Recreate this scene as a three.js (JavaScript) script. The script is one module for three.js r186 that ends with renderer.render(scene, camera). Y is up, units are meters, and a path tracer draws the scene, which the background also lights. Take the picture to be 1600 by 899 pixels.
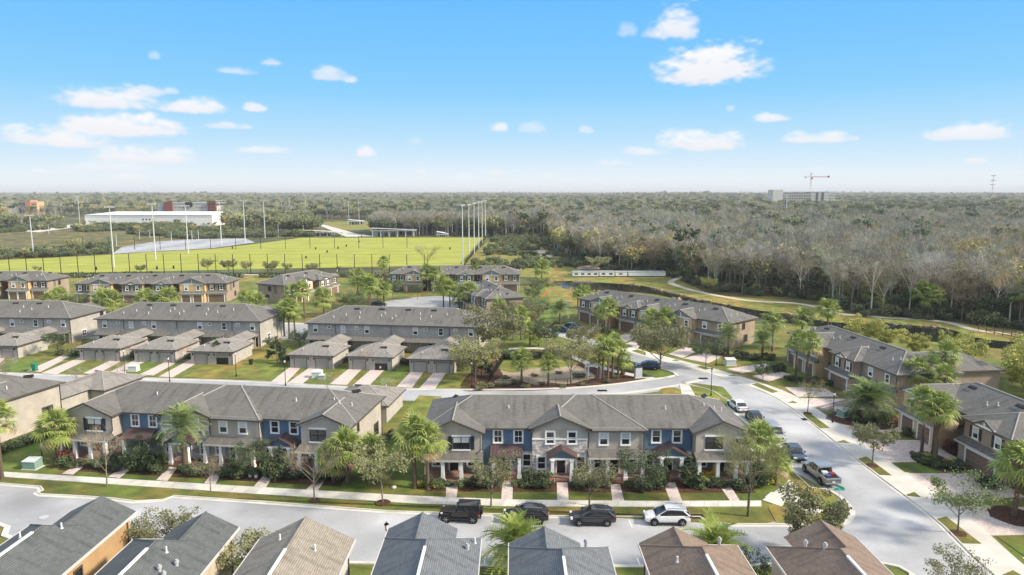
import * as THREE from 'three';
import { mergeGeometries } from 'three/addons/utils/BufferGeometryUtils.js';

// ---------------------------------------------------------------- camera, sky, sun, exposure
const scene = new THREE.Scene();
const camera = new THREE.PerspectiveCamera(45.69, 1600 / 899, 0.5, 30000);
camera.position.set(0, 33, 0);
camera.rotation.set(THREE.MathUtils.degToRad(-8), 0, 0);
const renderer = new THREE.WebGLRenderer({ antialias: true });
renderer.toneMapping = THREE.LinearToneMapping;
const EXPOSURE = 1.82;
renderer.toneMappingExposure = EXPOSURE;
renderer.shadowMap.enabled = true;
const sun = new THREE.DirectionalLight(new THREE.Color(1, 0.9, 0.74), 3.3);
sun.position.set(270, 190, 66);
sun.castShadow = true;
sun.shadow.radius = 13;
sun.shadow.mapSize.set(4096, 4096);
Object.assign(sun.shadow.camera, { left: -260, right: 260, top: 260, bottom: -260, near: 1, far: 900 });
sun.target.position.set(0, 0, -140);
sun.position.add(sun.target.position);
scene.add(sun, sun.target);
scene.background = makeSky();
scene.environment = scene.background;

// blue sky that pales to white at the horizon, with flat-based fair-weather clouds all round
function makeSky() {
  const W = 4096, H = 2048, d = new Float32Array(W * H * 4);
  const stops = [[-90, 0.5, 0.52, 0.5], [-0.5, 0.6, 0.62, 0.62], [0, 0.93, 0.96, 0.98], [1, 0.86, 0.94, 0.99], [2.5, 0.68, 0.86, 1], [4.2, 0.5, 0.78, 1.0], [7.7, 0.27, 0.65, 1.0], [11, 0.2, 0.58, 1.0], [15, 0.15, 0.52, 1.05], [30, 0.22, 0.53, 1.0], [90, 0.32, 0.57, 0.96]];
  const grad = (e) => { let k = 1; while (k < stops.length - 1 && stops[k][0] < e) k++; const a = stops[k - 1], b = stops[k], t = Math.min(1, Math.max(0, (e - a[0]) / (b[0] - a[0]))); return [1, 2, 3].map((c) => a[c] + (b[c] - a[c]) * t); };
  for (let r = 0; r < H; r++) {
    const c = grad(((r + 0.5) / H) * 180 - 90);
    for (let q = 0; q < W; q++) { const o = (r * W + q) * 4; d[o] = c[0] / EXPOSURE; d[o + 1] = c[1] / EXPOSURE; d[o + 2] = c[2] / EXPOSURE; d[o + 3] = 1; }
  }
  // clouds: azimuth (degrees right of north), elevation of the base, width, height (degrees), density
  const C = [[13.0, 12.22, 3.8, 2.48, 0.9], [11.7, 12.14, 2.7, 1.35, 0.6], [9.2, 12.23, 1.9, 0.95, 0.45], [15.6, 9.02, 9.3, 3.02, 1.2], [-29.9, 6.15, 8.2, 1.45, 0.95], [-27.6, 6.99, 3.4, 0.84, 0.7], [-24.5, 5.99, 5.5, 1.03, 0.95], [-25.8, 7.15, 1.3, 0.43, 0.6], [-29.2, 4.33, 9.6, 1.58, 1.1], [-33.1, 3.38, 8.2, 1.23, 1.05], [-31.8, 3.17, 4.2, 0.72, 0.6], [-20.1, 6.23, 2.1, 0.67, 0.9], [-28.1, 2.28, 8.0, 1.14, 0.95], [-30.2, 1.61, 7.3, 0.56, 0.6], [-28.9, 0.81, 3.2, 0.62, 0.6], [-34.3, 1.32, 1.5, 0.35, 0.7],
    [-22.0, 4.84, 3.9, 0.46, 0.6], [-19.6, 3.07, 4.7, 0.47, 0.75], [-11.9, 2.99, 1.9, 0.78, 1], [-21.3, 8.87, 3.5, 0.50, 0.6], [-18.9, 9.64, 1.8, 0.50, 0.6], [-14.5, 8.83, 3.0, 0.89, 0.65], [-13.0, 8.64, 1.6, 0.69, 0.8], [-26.8, 9.50, 0.9, 0.42, 0.4], [-1.1, 5.06, 1.9, 0.62, 0.85], [1.6, 5.01, 2.5, 0.79, 0.4], [-8.0, 4.00, 1.9, 0.51, 0.3], [15.2, 3.65, 7.9, 1.52, 1.05], [10.8, 3.05, 3.9, 0.67, 0.85], [8.0, 2.26, 2.7, 0.51, 0.9], [20.3, 5.46, 3.2, 0.57, 0.85], [23.7, 3.84, 6.3, 0.90, 0.9], [33.3, 3.76, 7.4, 1.05, 0.85], [33.8, 2.02, 1.8, 0.35, 0.7], [17.3, 6.28, 0.8, 0.42, 0.4], [6.0, 4.88, 1.4, 0.56, 0.5],
    [-14.2, 1.30, 2.8, 0.44, 0.5], [-11.8, 1.11, 2.7, 0.45, 0.5], [-7.5, 1.54, 1.1, 0.40, 0.6], [-4.2, 0.97, 2.7, 0.52, 0.45], [-1.3, 1.34, 2.8, 0.58, 0.45], [2.9, 1.08, 1.9, 0.52, 0.5], [11.8, 0.65, 2.0, 0.34, 0.4], [17.5, 1.48, 1.2, 0.32, 0.5], [23.7, 1.61, 2.4, 0.35, 0.4], [-32.7, 1.22, 1.9, 0.36, 0.4]];
  const R = rng(77);
  for (let i = 0; i < 150; i++) { const az = -180 + 360 * R(), el = 2 + 20 * Math.pow(R(), 1.6), w = 2 + 8 * R(), k = R(); if (Math.abs(az) < 45 && el < 19) continue; C.push([az, el, w, w * (0.14 + 0.16 * k), 0.5 + 0.6 * R()]); }
  for (let i = 0; i < 230; i++) { const az = -180 + 360 * R(), el = (Math.asin(0.36 + 0.6 * R()) * 180) / Math.PI, w = 9 + 14 * R(), k = R(); if (Math.abs(az) < 50 && el < 26) continue; C.push([az, el, w, w * (0.4 + 0.3 * k), 0.85 + 0.5 * R()]); } // the same clouds are larger overhead
  C.forEach(([az, el, w, h, den], n) => {
    const span = w * 0.75, up0 = el - h * 0.6, up1 = el + h * 1.5;
    const r0 = Math.max(0, Math.floor(((up0 + 90) / 180) * H)), r1 = Math.min(H - 1, Math.ceil(((up1 + 90) / 180) * H)), stretch = 1 / Math.cos((el * Math.PI) / 180);
    for (let r = r0; r <= r1; r++) {
      const e = ((r + 0.5) / H) * 180 - 90, v = (e - el) / h;
      for (let q = Math.floor(((az - 90 - span * stretch) / 360 + 0.5) * W); q <= ((az - 90 + span * stretch) / 360 + 0.5) * W; q++) {
        const a = ((q + 0.5) / W - 0.5) * 360 + 90, u = (a - az) / (w * 0.5 * stretch);
        const p = (a - az) * 0.9 + n * 17.3, s = e * 1.7 + n * 5.1;
        const big = fbm3(p * 0.75, s * 0.9, n, 3), fine = fbm3(p * 2.3, s * 2.9, n + 40, 4);
        const prof = 1 - Math.pow(Math.abs(u), 2.2) - (v > 0 ? Math.pow(v / (0.75 + 0.5 * big), 2) : Math.pow(v / 0.32, 2));
        let m = prof * 1.3 + (big - 0.5) * 1.25 + (fine - 0.5) * 0.95 - 0.06;
        m = Math.min(1, Math.max(0, m / 1.3)); m = m * m * (3 - 2 * m);
        if (m <= 0.003) continue;
        const al = Math.min(0.97, m * den), base = Math.min(1, Math.max(0, (v + 0.25) / 0.9)), o = (r * W + (((q % W) + W) % W)) * 4;
        const lit = [0.9 + 0.1 * base, 0.89 + 0.11 * base, 0.94 + 0.07 * base];
        for (let c = 0; c < 3; c++) d[o + c] += (lit[c] / EXPOSURE - d[o + c]) * al;
      }
    }
  });
  const t = new THREE.DataTexture(d, W, H, THREE.RGBAFormat, THREE.FloatType);
  t.mapping = THREE.EquirectangularReflectionMapping; t.magFilter = THREE.LinearFilter; t.needsUpdate = true;
  return t;
}
function rng(s) { let a = s >>> 0; return () => { a = (a + 0x6d2b79f5) | 0; let t = Math.imul(a ^ (a >>> 15), 1 | a); t = (t + Math.imul(t ^ (t >>> 7), 61 | t)) ^ t; return ((t ^ (t >>> 14)) >>> 0) / 4294967296; }; }
function hash(x, y, z) { let h = Math.imul(x | 0, 374761393) + Math.imul(y | 0, 668265263) + Math.imul(z | 0, 1274126177); h = Math.imul(h ^ (h >>> 13), 1274126177); return ((h ^ (h >>> 16)) >>> 0) / 4294967296; }
function noise2(x, y, s, px, py) { // value noise; px, py: period in cells, 0 for none
  const ix = Math.floor(x), iy = Math.floor(y), fx = x - ix, fy = y - iy, u = fx * fx * (3 - 2 * fx), v = fy * fy * (3 - 2 * fy);
  const w = (i, p) => (p ? ((i % p) + p) % p : i), a = w(ix, px), b = w(ix + 1, px), c = w(iy, py), e = w(iy + 1, py);
  const p0 = hash(a, c, s), p1 = hash(b, c, s), p2 = hash(a, e, s), p3 = hash(b, e, s);
  return p0 + (p1 - p0) * u + (p2 - p0) * v + (p0 - p1 - p2 + p3) * u * v;
}
function fbm3(x, y, s, oct) { let t = 0, a = 0.5, n = 0; for (let i = 0; i < oct; i++) { t += a * noise2(x, y, Math.floor(s) + i * 31, 0, 0); n += a; a *= 0.5; x *= 2.03; y *= 2.03; } return t / n; }
function tfbm(u, v, cells, s, oct) { let t = 0, a = 0.5, n = 0, c = cells; for (let i = 0; i < oct; i++) { t += a * noise2(u * c, v * c, s + i * 31, c, c); n += a; a *= 0.5; c *= 2; } return t / n; }

// ---------------------------------------------------------------- textures (computed), materials
function tex(n, fn, colour = true) { // fn(u, v, x, y) -> [r, g, b] in 0..1 (sRGB for colour, else data)
  const d = new Uint8Array(n * n * 4);
  for (let y = 0; y < n; y++) for (let x = 0; x < n; x++) { const c = fn((x + 0.5) / n, (y + 0.5) / n, x, y), o = (y * n + x) * 4; for (let k = 0; k < 3; k++) d[o + k] = Math.max(0, Math.min(255, (c.length ? c[k] : c) * 255)); d[o + 3] = 255; }
  const t = new THREE.DataTexture(d, n, n);
  t.wrapS = t.wrapT = THREE.RepeatWrapping; t.magFilter = THREE.LinearFilter; t.minFilter = THREE.LinearMipmapLinearFilter; t.generateMipmaps = true;
  if (colour) t.colorSpace = THREE.SRGBColorSpace;
  t.needsUpdate = true;
  return t;
}
const rep = (t, mx, my = mx) => { const c = t.clone(); c.repeat.set(1 / mx, 1 / my); c.needsUpdate = true; return c; }; // one repeat every mx by my metres
const g3 = (v, r = 1, g = 1, b = 1) => [v * r, v * g, v * b];
const TX = {};
TX.shingle = tex(1024, (u, v) => { // courses 0.16 m, tabs 0.32 m on 10.24 m
  const row = Math.floor(v * 64), off = hash(row, 3, 9), tab = Math.floor((u + off) * 32 * 1), fv = v * 64 - row;
  const tone = 0.86 + 0.09 * hash(tab % 32, row, 5), streak = tfbm(u, v * 0.12, 24, 11, 4), patch = tfbm(u, v, 5, 21, 4), grain = hash(Math.floor(u * 1024), Math.floor(v * 1024), 7);
  const stain = Math.max(0, streak - 0.5) * 0.55 + Math.max(0, patch - 0.5) * 0.5;
  let k = tone + (grain - 0.5) * 0.06 - stain * 0.75 + (patch - 0.5) * 0.07; if (fv < 0.16) k *= 0.72;
  return g3(k, 1, 0.985, 0.97);
});
TX.shingleBump = tex(512, (u, v) => { const row = Math.floor(v * 64), fv = v * 64 - row; return [0.3 + 0.5 * (1 - fv) + 0.2 * hash(Math.floor((u + hash(row, 3, 9)) * 32) % 32, row, 5), 0, 0]; }, false);
TX.stucco = tex(512, (u, v) => { const k = 0.86 + 0.16 * (tfbm(u, v, 6, 4, 5) - 0.5) + 0.07 * (hash(Math.floor(u * 512), Math.floor(v * 512), 3) - 0.5) - 0.1 * Math.max(0, tfbm(u, v * 0.2, 20, 14, 3) - 0.55); return g3(k, 1, 0.99, 0.98); });
TX.fine = tex(512, (u, v) => { const k = 0.5 + 0.5 * (tfbm(u, v, 32, 8, 4) - 0.5) + 0.4 * (hash(Math.floor(u * 512), Math.floor(v * 512), 2) - 0.5); return [k, k, k]; }, false);
TX.stone = tex(512, (u, v) => { // rough ledge stone 3 m across
  const row = Math.floor(v * 16), fv = v * 16 - row, w = 6 + Math.floor(hash(row, 1, 3) * 4), x = (u + hash(row, 2, 3)) * w, c = Math.floor(x), fx = x - c, h = hash(((c % w) + w) % w, row, 8);
  let k = 0.66 + 0.28 * h + 0.16 * (tfbm(u, v, 40, 5, 3) - 0.5); if (fv < 0.13 || fx < 0.06) k *= 0.62;
  return [k, k * 0.985, k * (0.99 - 0.03 * h)];
});
TX.paver = tex(512, (u, v) => { // herring-like pavers 0.2 x 0.1 on 2.4 m
  const row = Math.floor(v * 20), x = u * 12 + (row % 2) * 0.5, c = Math.floor(x) % 12, h = hash(c, row, 4), m = (x % 1) < 0.07 || (v * 20) % 1 < 0.12 ? 0.85 : 1;
  const k = (0.78 + 0.16 * h + 0.12 * (tfbm(u, v, 4, 6, 4) - 0.5)) * m; return [k, k * (0.965 - 0.03 * h), k * (0.945 - 0.04 * h)];
});
TX.concrete = tex(512, (u, v) => g3(0.88 + 0.2 * (tfbm(u, v, 5, 6, 5) - 0.5) + 0.06 * (hash(Math.floor(u * 512), Math.floor(v * 512), 1) - 0.5), 1, 0.99, 0.965));
TX.asphalt = tex(1024, (u, v) => {
  const n = tfbm(u, v, 6, 31, 5), f = hash(Math.floor(u * 1024), Math.floor(v * 1024), 12), patch = tfbm(u, v, 3, 41, 3), worm = Math.abs(tfbm(u, v, 7, 51, 4) - 0.5);
  let k = 0.86 + 0.22 * (n - 0.5) + 0.12 * (f - 0.5) + 0.26 * (patch - 0.5); if (worm < 0.0022) k *= 0.9;
  return [k * 0.985, k * 0.99, k * 1.005];
});
TX.grass = tex(1024, (u, v) => { // 24 m
  const a = tfbm(u, v, 5, 61, 5), b = tfbm(u, v, 14, 71, 4), f = hash(Math.floor(u * 1024), Math.floor(v * 1024), 13), dry = Math.min(1, Math.max(0, (a - 0.43) * 4.2)), k = 0.62 + 0.34 * (b - 0.5) + 0.26 * (f - 0.5);
  return [k * (0.8 + 0.2 * dry), k * (0.93 + 0.01 * dry), k * (0.45 + 0.1 * dry)];
});
TX.field = tex(512, (u, v) => { const a = tfbm(u, v, 6, 81, 5), f = hash(Math.floor(u * 512), Math.floor(v * 512), 17), stripe = Math.floor(v * 10) % 2 ? 0.03 : -0.02, k = 0.9 + 0.16 * (a - 0.5) + 0.08 * (f - 0.5) + stripe; return [k * 0.93, k, k * 0.46]; });
TX.mulch = tex(512, (u, v) => { const k = 0.55 + 0.5 * (tfbm(u, v, 24, 91, 4) - 0.5) + 0.5 * (hash(Math.floor(u * 512), Math.floor(v * 512), 19) - 0.5); return [k, k * 0.78, k * 0.62]; });
TX.scrub = tex(1024, (u, v) => { const a = tfbm(u, v, 7, 101, 6), b = tfbm(u, v, 23, 111, 4), k = 0.5 + 0.5 * (b - 0.5); return [k * (0.9 + 0.35 * (a - 0.5)), k * 0.92, k * (0.6 - 0.2 * (a - 0.5))]; });
TX.bark = tex(256, (u, v) => g3(0.7 + 0.5 * (tfbm(u, v * 0.35, 24, 121, 4) - 0.5) + (Math.abs(((v * 12) % 1) - 0.5) < 0.12 ? -0.12 : 0), 1, 0.95, 0.88));
TX.bumpy = tex(512, (u, v) => [tfbm(u, v, 20, 131, 5), 0, 0], false);

const M = {};
const std = (name, rgb, rough, o = {}) => { const m = new THREE.MeshStandardMaterial({ roughness: rough, metalness: 0, ...o }); m.color.setRGB(...rgb); m.name = name; return m; };
const rgb8 = (r, g, b) => { const c = new THREE.Color(`rgb(${r},${g},${b})`); return [c.r, c.g, c.b]; };
const shingle = (name, rgb) => (M[name] = std(name, rgb, 0.95, { map: rep(TX.shingle, 10.24), bumpMap: rep(TX.shingleBump, 10.24), bumpScale: 0.018 }));
shingle('roofGrey', [0.222, 0.216, 0.204]); shingle('roofSlate', [0.155, 0.172, 0.175]); shingle('roofBlue', [0.2, 0.225, 0.25]); shingle('roofTan', [0.4, 0.36, 0.3]); shingle('roofBrown', [0.315, 0.235, 0.185]); shingle('roofLight', [0.37, 0.35, 0.325]);
M.ridgeGrey = std('ridgeGrey', [0.34, 0.32, 0.29], 0.95);
const stucco = (name, rgb) => (M[name] = std(name, rgb, 0.92, { map: rep(TX.stucco, 7), bumpMap: rep(TX.fine, 0.8), bumpScale: 0.004 }));
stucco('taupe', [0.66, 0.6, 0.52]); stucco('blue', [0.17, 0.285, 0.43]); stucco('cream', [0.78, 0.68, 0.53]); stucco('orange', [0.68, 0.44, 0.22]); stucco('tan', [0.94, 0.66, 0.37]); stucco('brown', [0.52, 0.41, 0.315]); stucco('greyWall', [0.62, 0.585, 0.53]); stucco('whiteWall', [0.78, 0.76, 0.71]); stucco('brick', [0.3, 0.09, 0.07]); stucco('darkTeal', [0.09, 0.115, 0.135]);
M.stone = std('stone', [0.95, 0.9, 0.88], 0.9, { map: rep(TX.stone, 3), bumpMap: rep(TX.stone, 3), bumpScale: 0.03 });
M.stoneDark = std('stoneDark', [0.3, 0.28, 0.27], 0.9, { map: rep(TX.stone, 3), bumpMap: rep(TX.stone, 3), bumpScale: 0.03 });
M.trim = std('trim', [0.9, 0.885, 0.86], 0.6); M.fascia = std('fascia', [0.09, 0.075, 0.065], 0.6); M.fasciaLight = std('fasciaLight', [0.62, 0.57, 0.5], 0.6);
M.glass = new THREE.MeshPhysicalMaterial({ color: new THREE.Color(0.025, 0.028, 0.032), roughness: 0.06, metalness: 0, clearcoat: 0.6 }); M.glass.name = 'windowGlass';
M.blind = new THREE.MeshPhysicalMaterial({ color: new THREE.Color(0.62, 0.63, 0.63), roughness: 0.4, clearcoat: 1, clearcoatRoughness: 0.05 }); M.blind.name = 'blindBehindGlass';
M.shutter = std('shutter', [0.018, 0.022, 0.05], 0.55); M.shutterDark = std('shutterDark', [0.03, 0.03, 0.03], 0.55);
M.door = std('door', [0.012, 0.012, 0.014], 0.35); M.garageGrey = std('garageGrey', [0.35, 0.33, 0.295], 0.7); M.garageFrame = std('garageFrame', [0.17, 0.16, 0.145], 0.7); M.garageBrown = std('garageBrown', [0.3, 0.2, 0.15], 0.7, { map: rep(TX.stucco, 3) });
M.seam = std('seam', [0.16, 0.105, 0.1], 0.42, { metalness: 0.35 }); M.metalDark = std('metalDark', [0.02, 0.02, 0.022], 0.45, { metalness: 0.4 }); M.galv = std('galv', [0.6, 0.61, 0.62], 0.45, { metalness: 0.3 }); M.vent = std('vent', [0.75, 0.74, 0.72], 0.6);
M.asphalt = std('asphalt', [0.6, 0.595, 0.59], 0.93, { map: rep(TX.asphalt, 26), bumpMap: rep(TX.fine, 1), bumpScale: 0.004 });
M.concrete = std('concrete', [0.8, 0.775, 0.735], 0.9, { map: rep(TX.concrete, 9) });
M.slab = [0, 1, 2].map((i) => std('slab', [[0.8, 0.78, 0.74], [0.75, 0.73, 0.69], [0.84, 0.81, 0.77]][i], 0.9, { map: rep(TX.concrete, 6 + i) }));
M.paver = std('paver', [0.88, 0.825, 0.795], 0.92, { map: rep(TX.paver, 2.4) }); M.paverRed = std('paverRed', [0.42, 0.28, 0.24], 0.92, { map: rep(TX.paver, 2.4) });
const lawn = (name, rgb) => (M[name] = std(name, rgb, 0.95, { map: rep(TX.grass, 24), bumpMap: rep(TX.fine, 1.2), bumpScale: 0.05 }));
lawn('grass', [0.61, 0.56, 0.41]); lawn('grassDry', [0.8, 0.68, 0.48]); lawn('grassGreen', [0.56, 0.59, 0.37]); lawn('grassDark', [0.46, 0.49, 0.3]); lawn('grassField', [0.86, 0.7, 0.5]);
M.field = std('field', [0.52, 0.455, 0.33], 0.95, { map: rep(TX.field, 60) });
M.mulch = std('mulch', [0.28, 0.2, 0.16], 0.95, { map: rep(TX.mulch, 5), bumpMap: rep(TX.mulch, 5), bumpScale: 0.05 });
M.sand = std('sand', [0.5, 0.4, 0.3], 0.95, { map: rep(TX.concrete, 14), bumpMap: rep(TX.fine, 2), bumpScale: 0.03 });
M.scrub = std('scrub', [0.5, 0.47, 0.33], 0.97, { map: rep(TX.scrub, 320) });
M.scrubTan = std('scrubTan', [0.8, 0.66, 0.46], 0.97, { map: rep(TX.scrub, 90) });
M.track = std('trackSand', [0.8, 0.72, 0.62], 0.95, { map: rep(TX.concrete, 14) });
M.water = new THREE.MeshPhysicalMaterial({ color: new THREE.Color(0.015, 0.018, 0.014), roughness: 0.04, specularIntensity: 1, ior: 1.33, bumpMap: rep(TX.bumpy, 30), bumpScale: 0.01 }); M.water.name = 'pondWater';
M.paint = std('roadPaint', [0.8, 0.8, 0.78], 0.7); M.white = std('whitePaint', [0.8, 0.8, 0.79], 0.5); M.metalWall = std('metalWall', [0.88, 0.85, 0.8], 0.6); M.pole = std('pole', [0.66, 0.67, 0.67], 0.45, { metalness: 0.2 });
M.trunkPalm = std('trunkPalm', [0.33, 0.26, 0.2], 0.95, { map: rep(TX.bark, 1.2), bumpMap: rep(TX.bark, 1.2), bumpScale: 0.03 });
M.trunk = std('trunk', [0.33, 0.29, 0.25], 0.95, { map: rep(TX.bark, 1) }); M.trunkPale = std('trunkPale', [0.56, 0.52, 0.47], 0.95, { map: rep(TX.bark, 1) }); M.trunkDark = std('trunkDark', [0.13, 0.1, 0.08], 0.95);
const leafy = (name, rgb, tr = 0.35) => { const m = new THREE.MeshPhysicalMaterial({ roughness: 0.8, transmission: tr, thickness: 0, vertexColors: true, side: THREE.DoubleSide }); m.color.setRGB(...rgb); m.name = name; return (M[name] = m); };
leafy('palmLeaf', [0.3, 0.36, 0.075], 0.3); leafy('dateLeaf', [0.27, 0.34, 0.12]); leafy('dateLime', [0.36, 0.43, 0.1], 0.3); leafy('deadLeaf', [0.42, 0.31, 0.17], 0.15);
leafy('leafOlive', [0.215, 0.215, 0.09]); leafy('leafDark', [0.085, 0.12, 0.045], 0.2); leafy('leafGreen', [0.16, 0.21, 0.07]); leafy('leafLime', [0.44, 0.44, 0.1]); leafy('leafRed', [0.17, 0.045, 0.04], 0.2); leafy('leafRust', [0.6, 0.27, 0.17], 0.2);
leafy('twigPale', [0.52, 0.48, 0.42], 0.1); leafy('twigTan', [0.42, 0.34, 0.23], 0.1); leafy('twigGrey', [0.36, 0.34, 0.31], 0.1); leafy('leafYellow', [0.55, 0.5, 0.05]); leafy('leafPine', [0.06, 0.1, 0.045], 0.15); leafy('leafSpring', [0.34, 0.335, 0.14]);

// ---------------------------------------------------------------- geometry helpers
class Geo { // flat-shaded faces with uv in metres along each face; piece() starts a new mesh of the same name
  constructor() { this.p = []; this.n = []; this.t = []; this.cuts = []; }
  piece() { if (this.p.length && this.cuts[this.cuts.length - 1] !== this.p.length) this.cuts.push(this.p.length); return this; }
  face(...v) {
    const a = v[0], b = v[1], c = v[2];
    const e1 = [b[0] - a[0], b[1] - a[1], b[2] - a[2]], e2 = [c[0] - a[0], c[1] - a[1], c[2] - a[2]];
    let n = [e1[1] * e2[2] - e1[2] * e2[1], e1[2] * e2[0] - e1[0] * e2[2], e1[0] * e2[1] - e1[1] * e2[0]];
    const l = Math.hypot(...n) || 1; n = n.map((x) => x / l);
    let t, q;
    if (Math.abs(n[1]) > 0.97) { t = [1, 0, 0]; q = [0, 0, -1]; } else { const k = Math.hypot(n[0], n[2]); t = [n[2] / k, 0, -n[0] / k]; q = [n[1] * t[2] - n[2] * t[1], n[2] * t[0] - n[0] * t[2], n[0] * t[1] - n[1] * t[0]]; }
    for (let i = 1; i < v.length - 1; i++) for (const k of [v[0], v[i], v[i + 1]]) { this.p.push(...k); this.n.push(...n); this.t.push(k[0] * t[0] + k[1] * t[1] + k[2] * t[2], k[0] * q[0] + k[1] * q[1] + k[2] * q[2]); }
    return this;
  }
  box(x0, x1, y0, y1, z0, z1) { return this.face([x0, y0, z1], [x1, y0, z1], [x1, y1, z1], [x0, y1, z1]).face([x1, y0, z0], [x0, y0, z0], [x0, y1, z0], [x1, y1, z0]).face([x1, y0, z1], [x1, y0, z0], [x1, y1, z0], [x1, y1, z1]).face([x0, y0, z0], [x0, y0, z1], [x0, y1, z1], [x0, y1, z0]).face([x0, y1, z1], [x1, y1, z1], [x1, y1, z0], [x0, y1, z0]).face([x0, y0, z0], [x1, y0, z0], [x1, y0, z1], [x0, y0, z1]); }
  cbox(x, y, z, w, h, d) { return this.box(x - w / 2, x + w / 2, y, y + h, z - d / 2, z + d / 2); }
  bar(a, b, r0, r1 = r0, n = 6) { // tapered prism between two points
    const A = new THREE.Vector3(...a), B = new THREE.Vector3(...b), d = B.clone().sub(A).normalize(), u = Math.abs(d.y) > 0.95 ? new THREE.Vector3(1, 0, 0) : new THREE.Vector3(0, 1, 0), s = u.clone().cross(d).normalize(), w = d.clone().cross(s), L = A.distanceTo(B);
    for (let i = 0; i < n; i++) {
      const f = (k, P, r) => { const an = (k / n) * Math.PI * 2; return [P.x + (s.x * Math.cos(an) + w.x * Math.sin(an)) * r, P.y + (s.y * Math.cos(an) + w.y * Math.sin(an)) * r, P.z + (s.z * Math.cos(an) + w.z * Math.sin(an)) * r]; };
      const q = [f(i, A, r0), f(i + 1, A, r0), f(i + 1, B, r1), f(i, B, r1)], N = [i, i + 1, i + 1, i].map((k) => { const an = (k / n) * Math.PI * 2; return [s.x * Math.cos(an) + w.x * Math.sin(an), s.y * Math.cos(an) + w.y * Math.sin(an), s.z * Math.cos(an) + w.z * Math.sin(an)]; }), U = [[i / n, 0], [(i + 1) / n, 0], [(i + 1) / n, L], [i / n, L]];
      for (const k of [0, 1, 2, 0, 2, 3]) { this.p.push(...q[k]); this.n.push(...N[k]); this.t.push(U[k][0] * 6.28 * r0, U[k][1]); }
      if (r1 > 0.02) { const T = [f(i, B, r1), f(i + 1, B, r1), [B.x, B.y, B.z]]; for (const k of T) { this.p.push(...k); this.n.push(d.x, d.y, d.z); this.t.push(k[0], k[2]); } }
    }
    return this;
  }
  geometry(a = 0, b = this.p.length) { const g = new THREE.BufferGeometry(); g.setAttribute('position', new THREE.Float32BufferAttribute(this.p.slice(a, b), 3)); g.setAttribute('normal', new THREE.Float32BufferAttribute(this.n.slice(a, b), 3)); g.setAttribute('uv', new THREE.Float32BufferAttribute(this.t.slice((a / 3) * 2, (b / 3) * 2), 2)); return g; }
  build(name, mat, parent) { const c = [0, ...this.cuts.filter((k) => k < this.p.length), this.p.length]; let first; for (let i = 0; i < c.length - 1; i++) { const m = mesh(name, this.geometry(c[i], c[i + 1]), mat, parent); first ??= m; } return first; }
}
const names = new Map();
function numbered(n) { const k = names.get(n) ?? 0; names.set(n, k + 1); return k ? `${n}_${String(k).padStart(3, '0')}` : n; }
function mesh(name, geo, mat, parent = scene) { const m = new THREE.Mesh(geo, mat); m.name = parent === scene ? numbered(name) : name; m.castShadow = m.receiveShadow = true; parent.add(m); return m; }
function tag(o, label, category, group) { Object.assign(o.userData, { label, category }); if (group) o.userData.group = group; return o; }
function thing(name, label, category, [x, z], turn = 0, group, y = 0) { const o = new THREE.Group(); o.name = numbered(name); scene.add(o); o.position.set(x, y, z); o.rotation.y = turn; return tag(o, label, category, group); }
function copyOf(root, label, [x, z], turn = 0, y = 0, s = 1) { const c = root.clone(); c.name = numbered(root.name.replace(/_\d{3}$/, '')); c.userData = { ...root.userData, label }; scene.add(c); c.position.set(x, y, z); c.rotation.set(0, turn, 0); if (Array.isArray(s)) c.scale.set(...s); else c.scale.setScalar(s); return c; }
function struct(name, geo, mat, parent) { const m = mesh(name, geo, mat, parent); if (!parent) m.userData.kind = 'structure'; return m; }
// a flat sheet with an outline of [x, z] points, at height y, with a small edge
function sheetGeo(pts, y, depth = 0.05, holes = []) {
  const g = new Geo(), c = pts.map((p) => new THREE.Vector2(p[0], p[1])), hs = holes.map((h) => h.map((p) => new THREE.Vector2(p[0], p[1]))), all = [...c, ...hs.flat()];
  if (THREE.ShapeUtils.area(c) < 0) { /* winding does not matter: every face is drawn on both sides */ }
  for (const f of THREE.ShapeUtils.triangulateShape(c, hs)) { const t = f.map((i) => [all[i].x, y, all[i].y]), up = (t[1][0] - t[0][0]) * (t[2][2] - t[0][2]) - (t[1][2] - t[0][2]) * (t[2][0] - t[0][0]); g.face(...(up > 0 ? [t[0], t[2], t[1]] : t)); }
  if (depth) for (let i = 0; i < pts.length; i++) { const a = pts[i], b = pts[(i + 1) % pts.length]; g.face([a[0], y - depth, a[1]], [b[0], y - depth, b[1]], [b[0], y, b[1]], [a[0], y, a[1]]); }
  return g.geometry();
}
const sheet = (name, pts, y, mat, depth = 0.05) => struct(name, sheetGeo(pts, y, depth), mat);
function smooth(pts, n = 4, closed = false) { const c = new THREE.CatmullRomCurve3(pts.map((p) => new THREE.Vector3(p[0], 0, p[1])), closed, 'centripetal'); return c.getPoints(pts.length * n).map((p) => [p.x, p.z]); }
function offset(pts, d) { return pts.map((p, i) => { const a = pts[Math.max(0, i - 1)], b = pts[Math.min(pts.length - 1, i + 1)], l = Math.hypot(b[0] - a[0], b[1] - a[1]) || 1; return [p[0] - ((b[1] - a[1]) / l) * d, p[1] + ((b[0] - a[0]) / l) * d]; }); }
const band = (pts, d0, d1) => [...offset(pts, d0), ...offset(pts, d1).reverse()];
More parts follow.
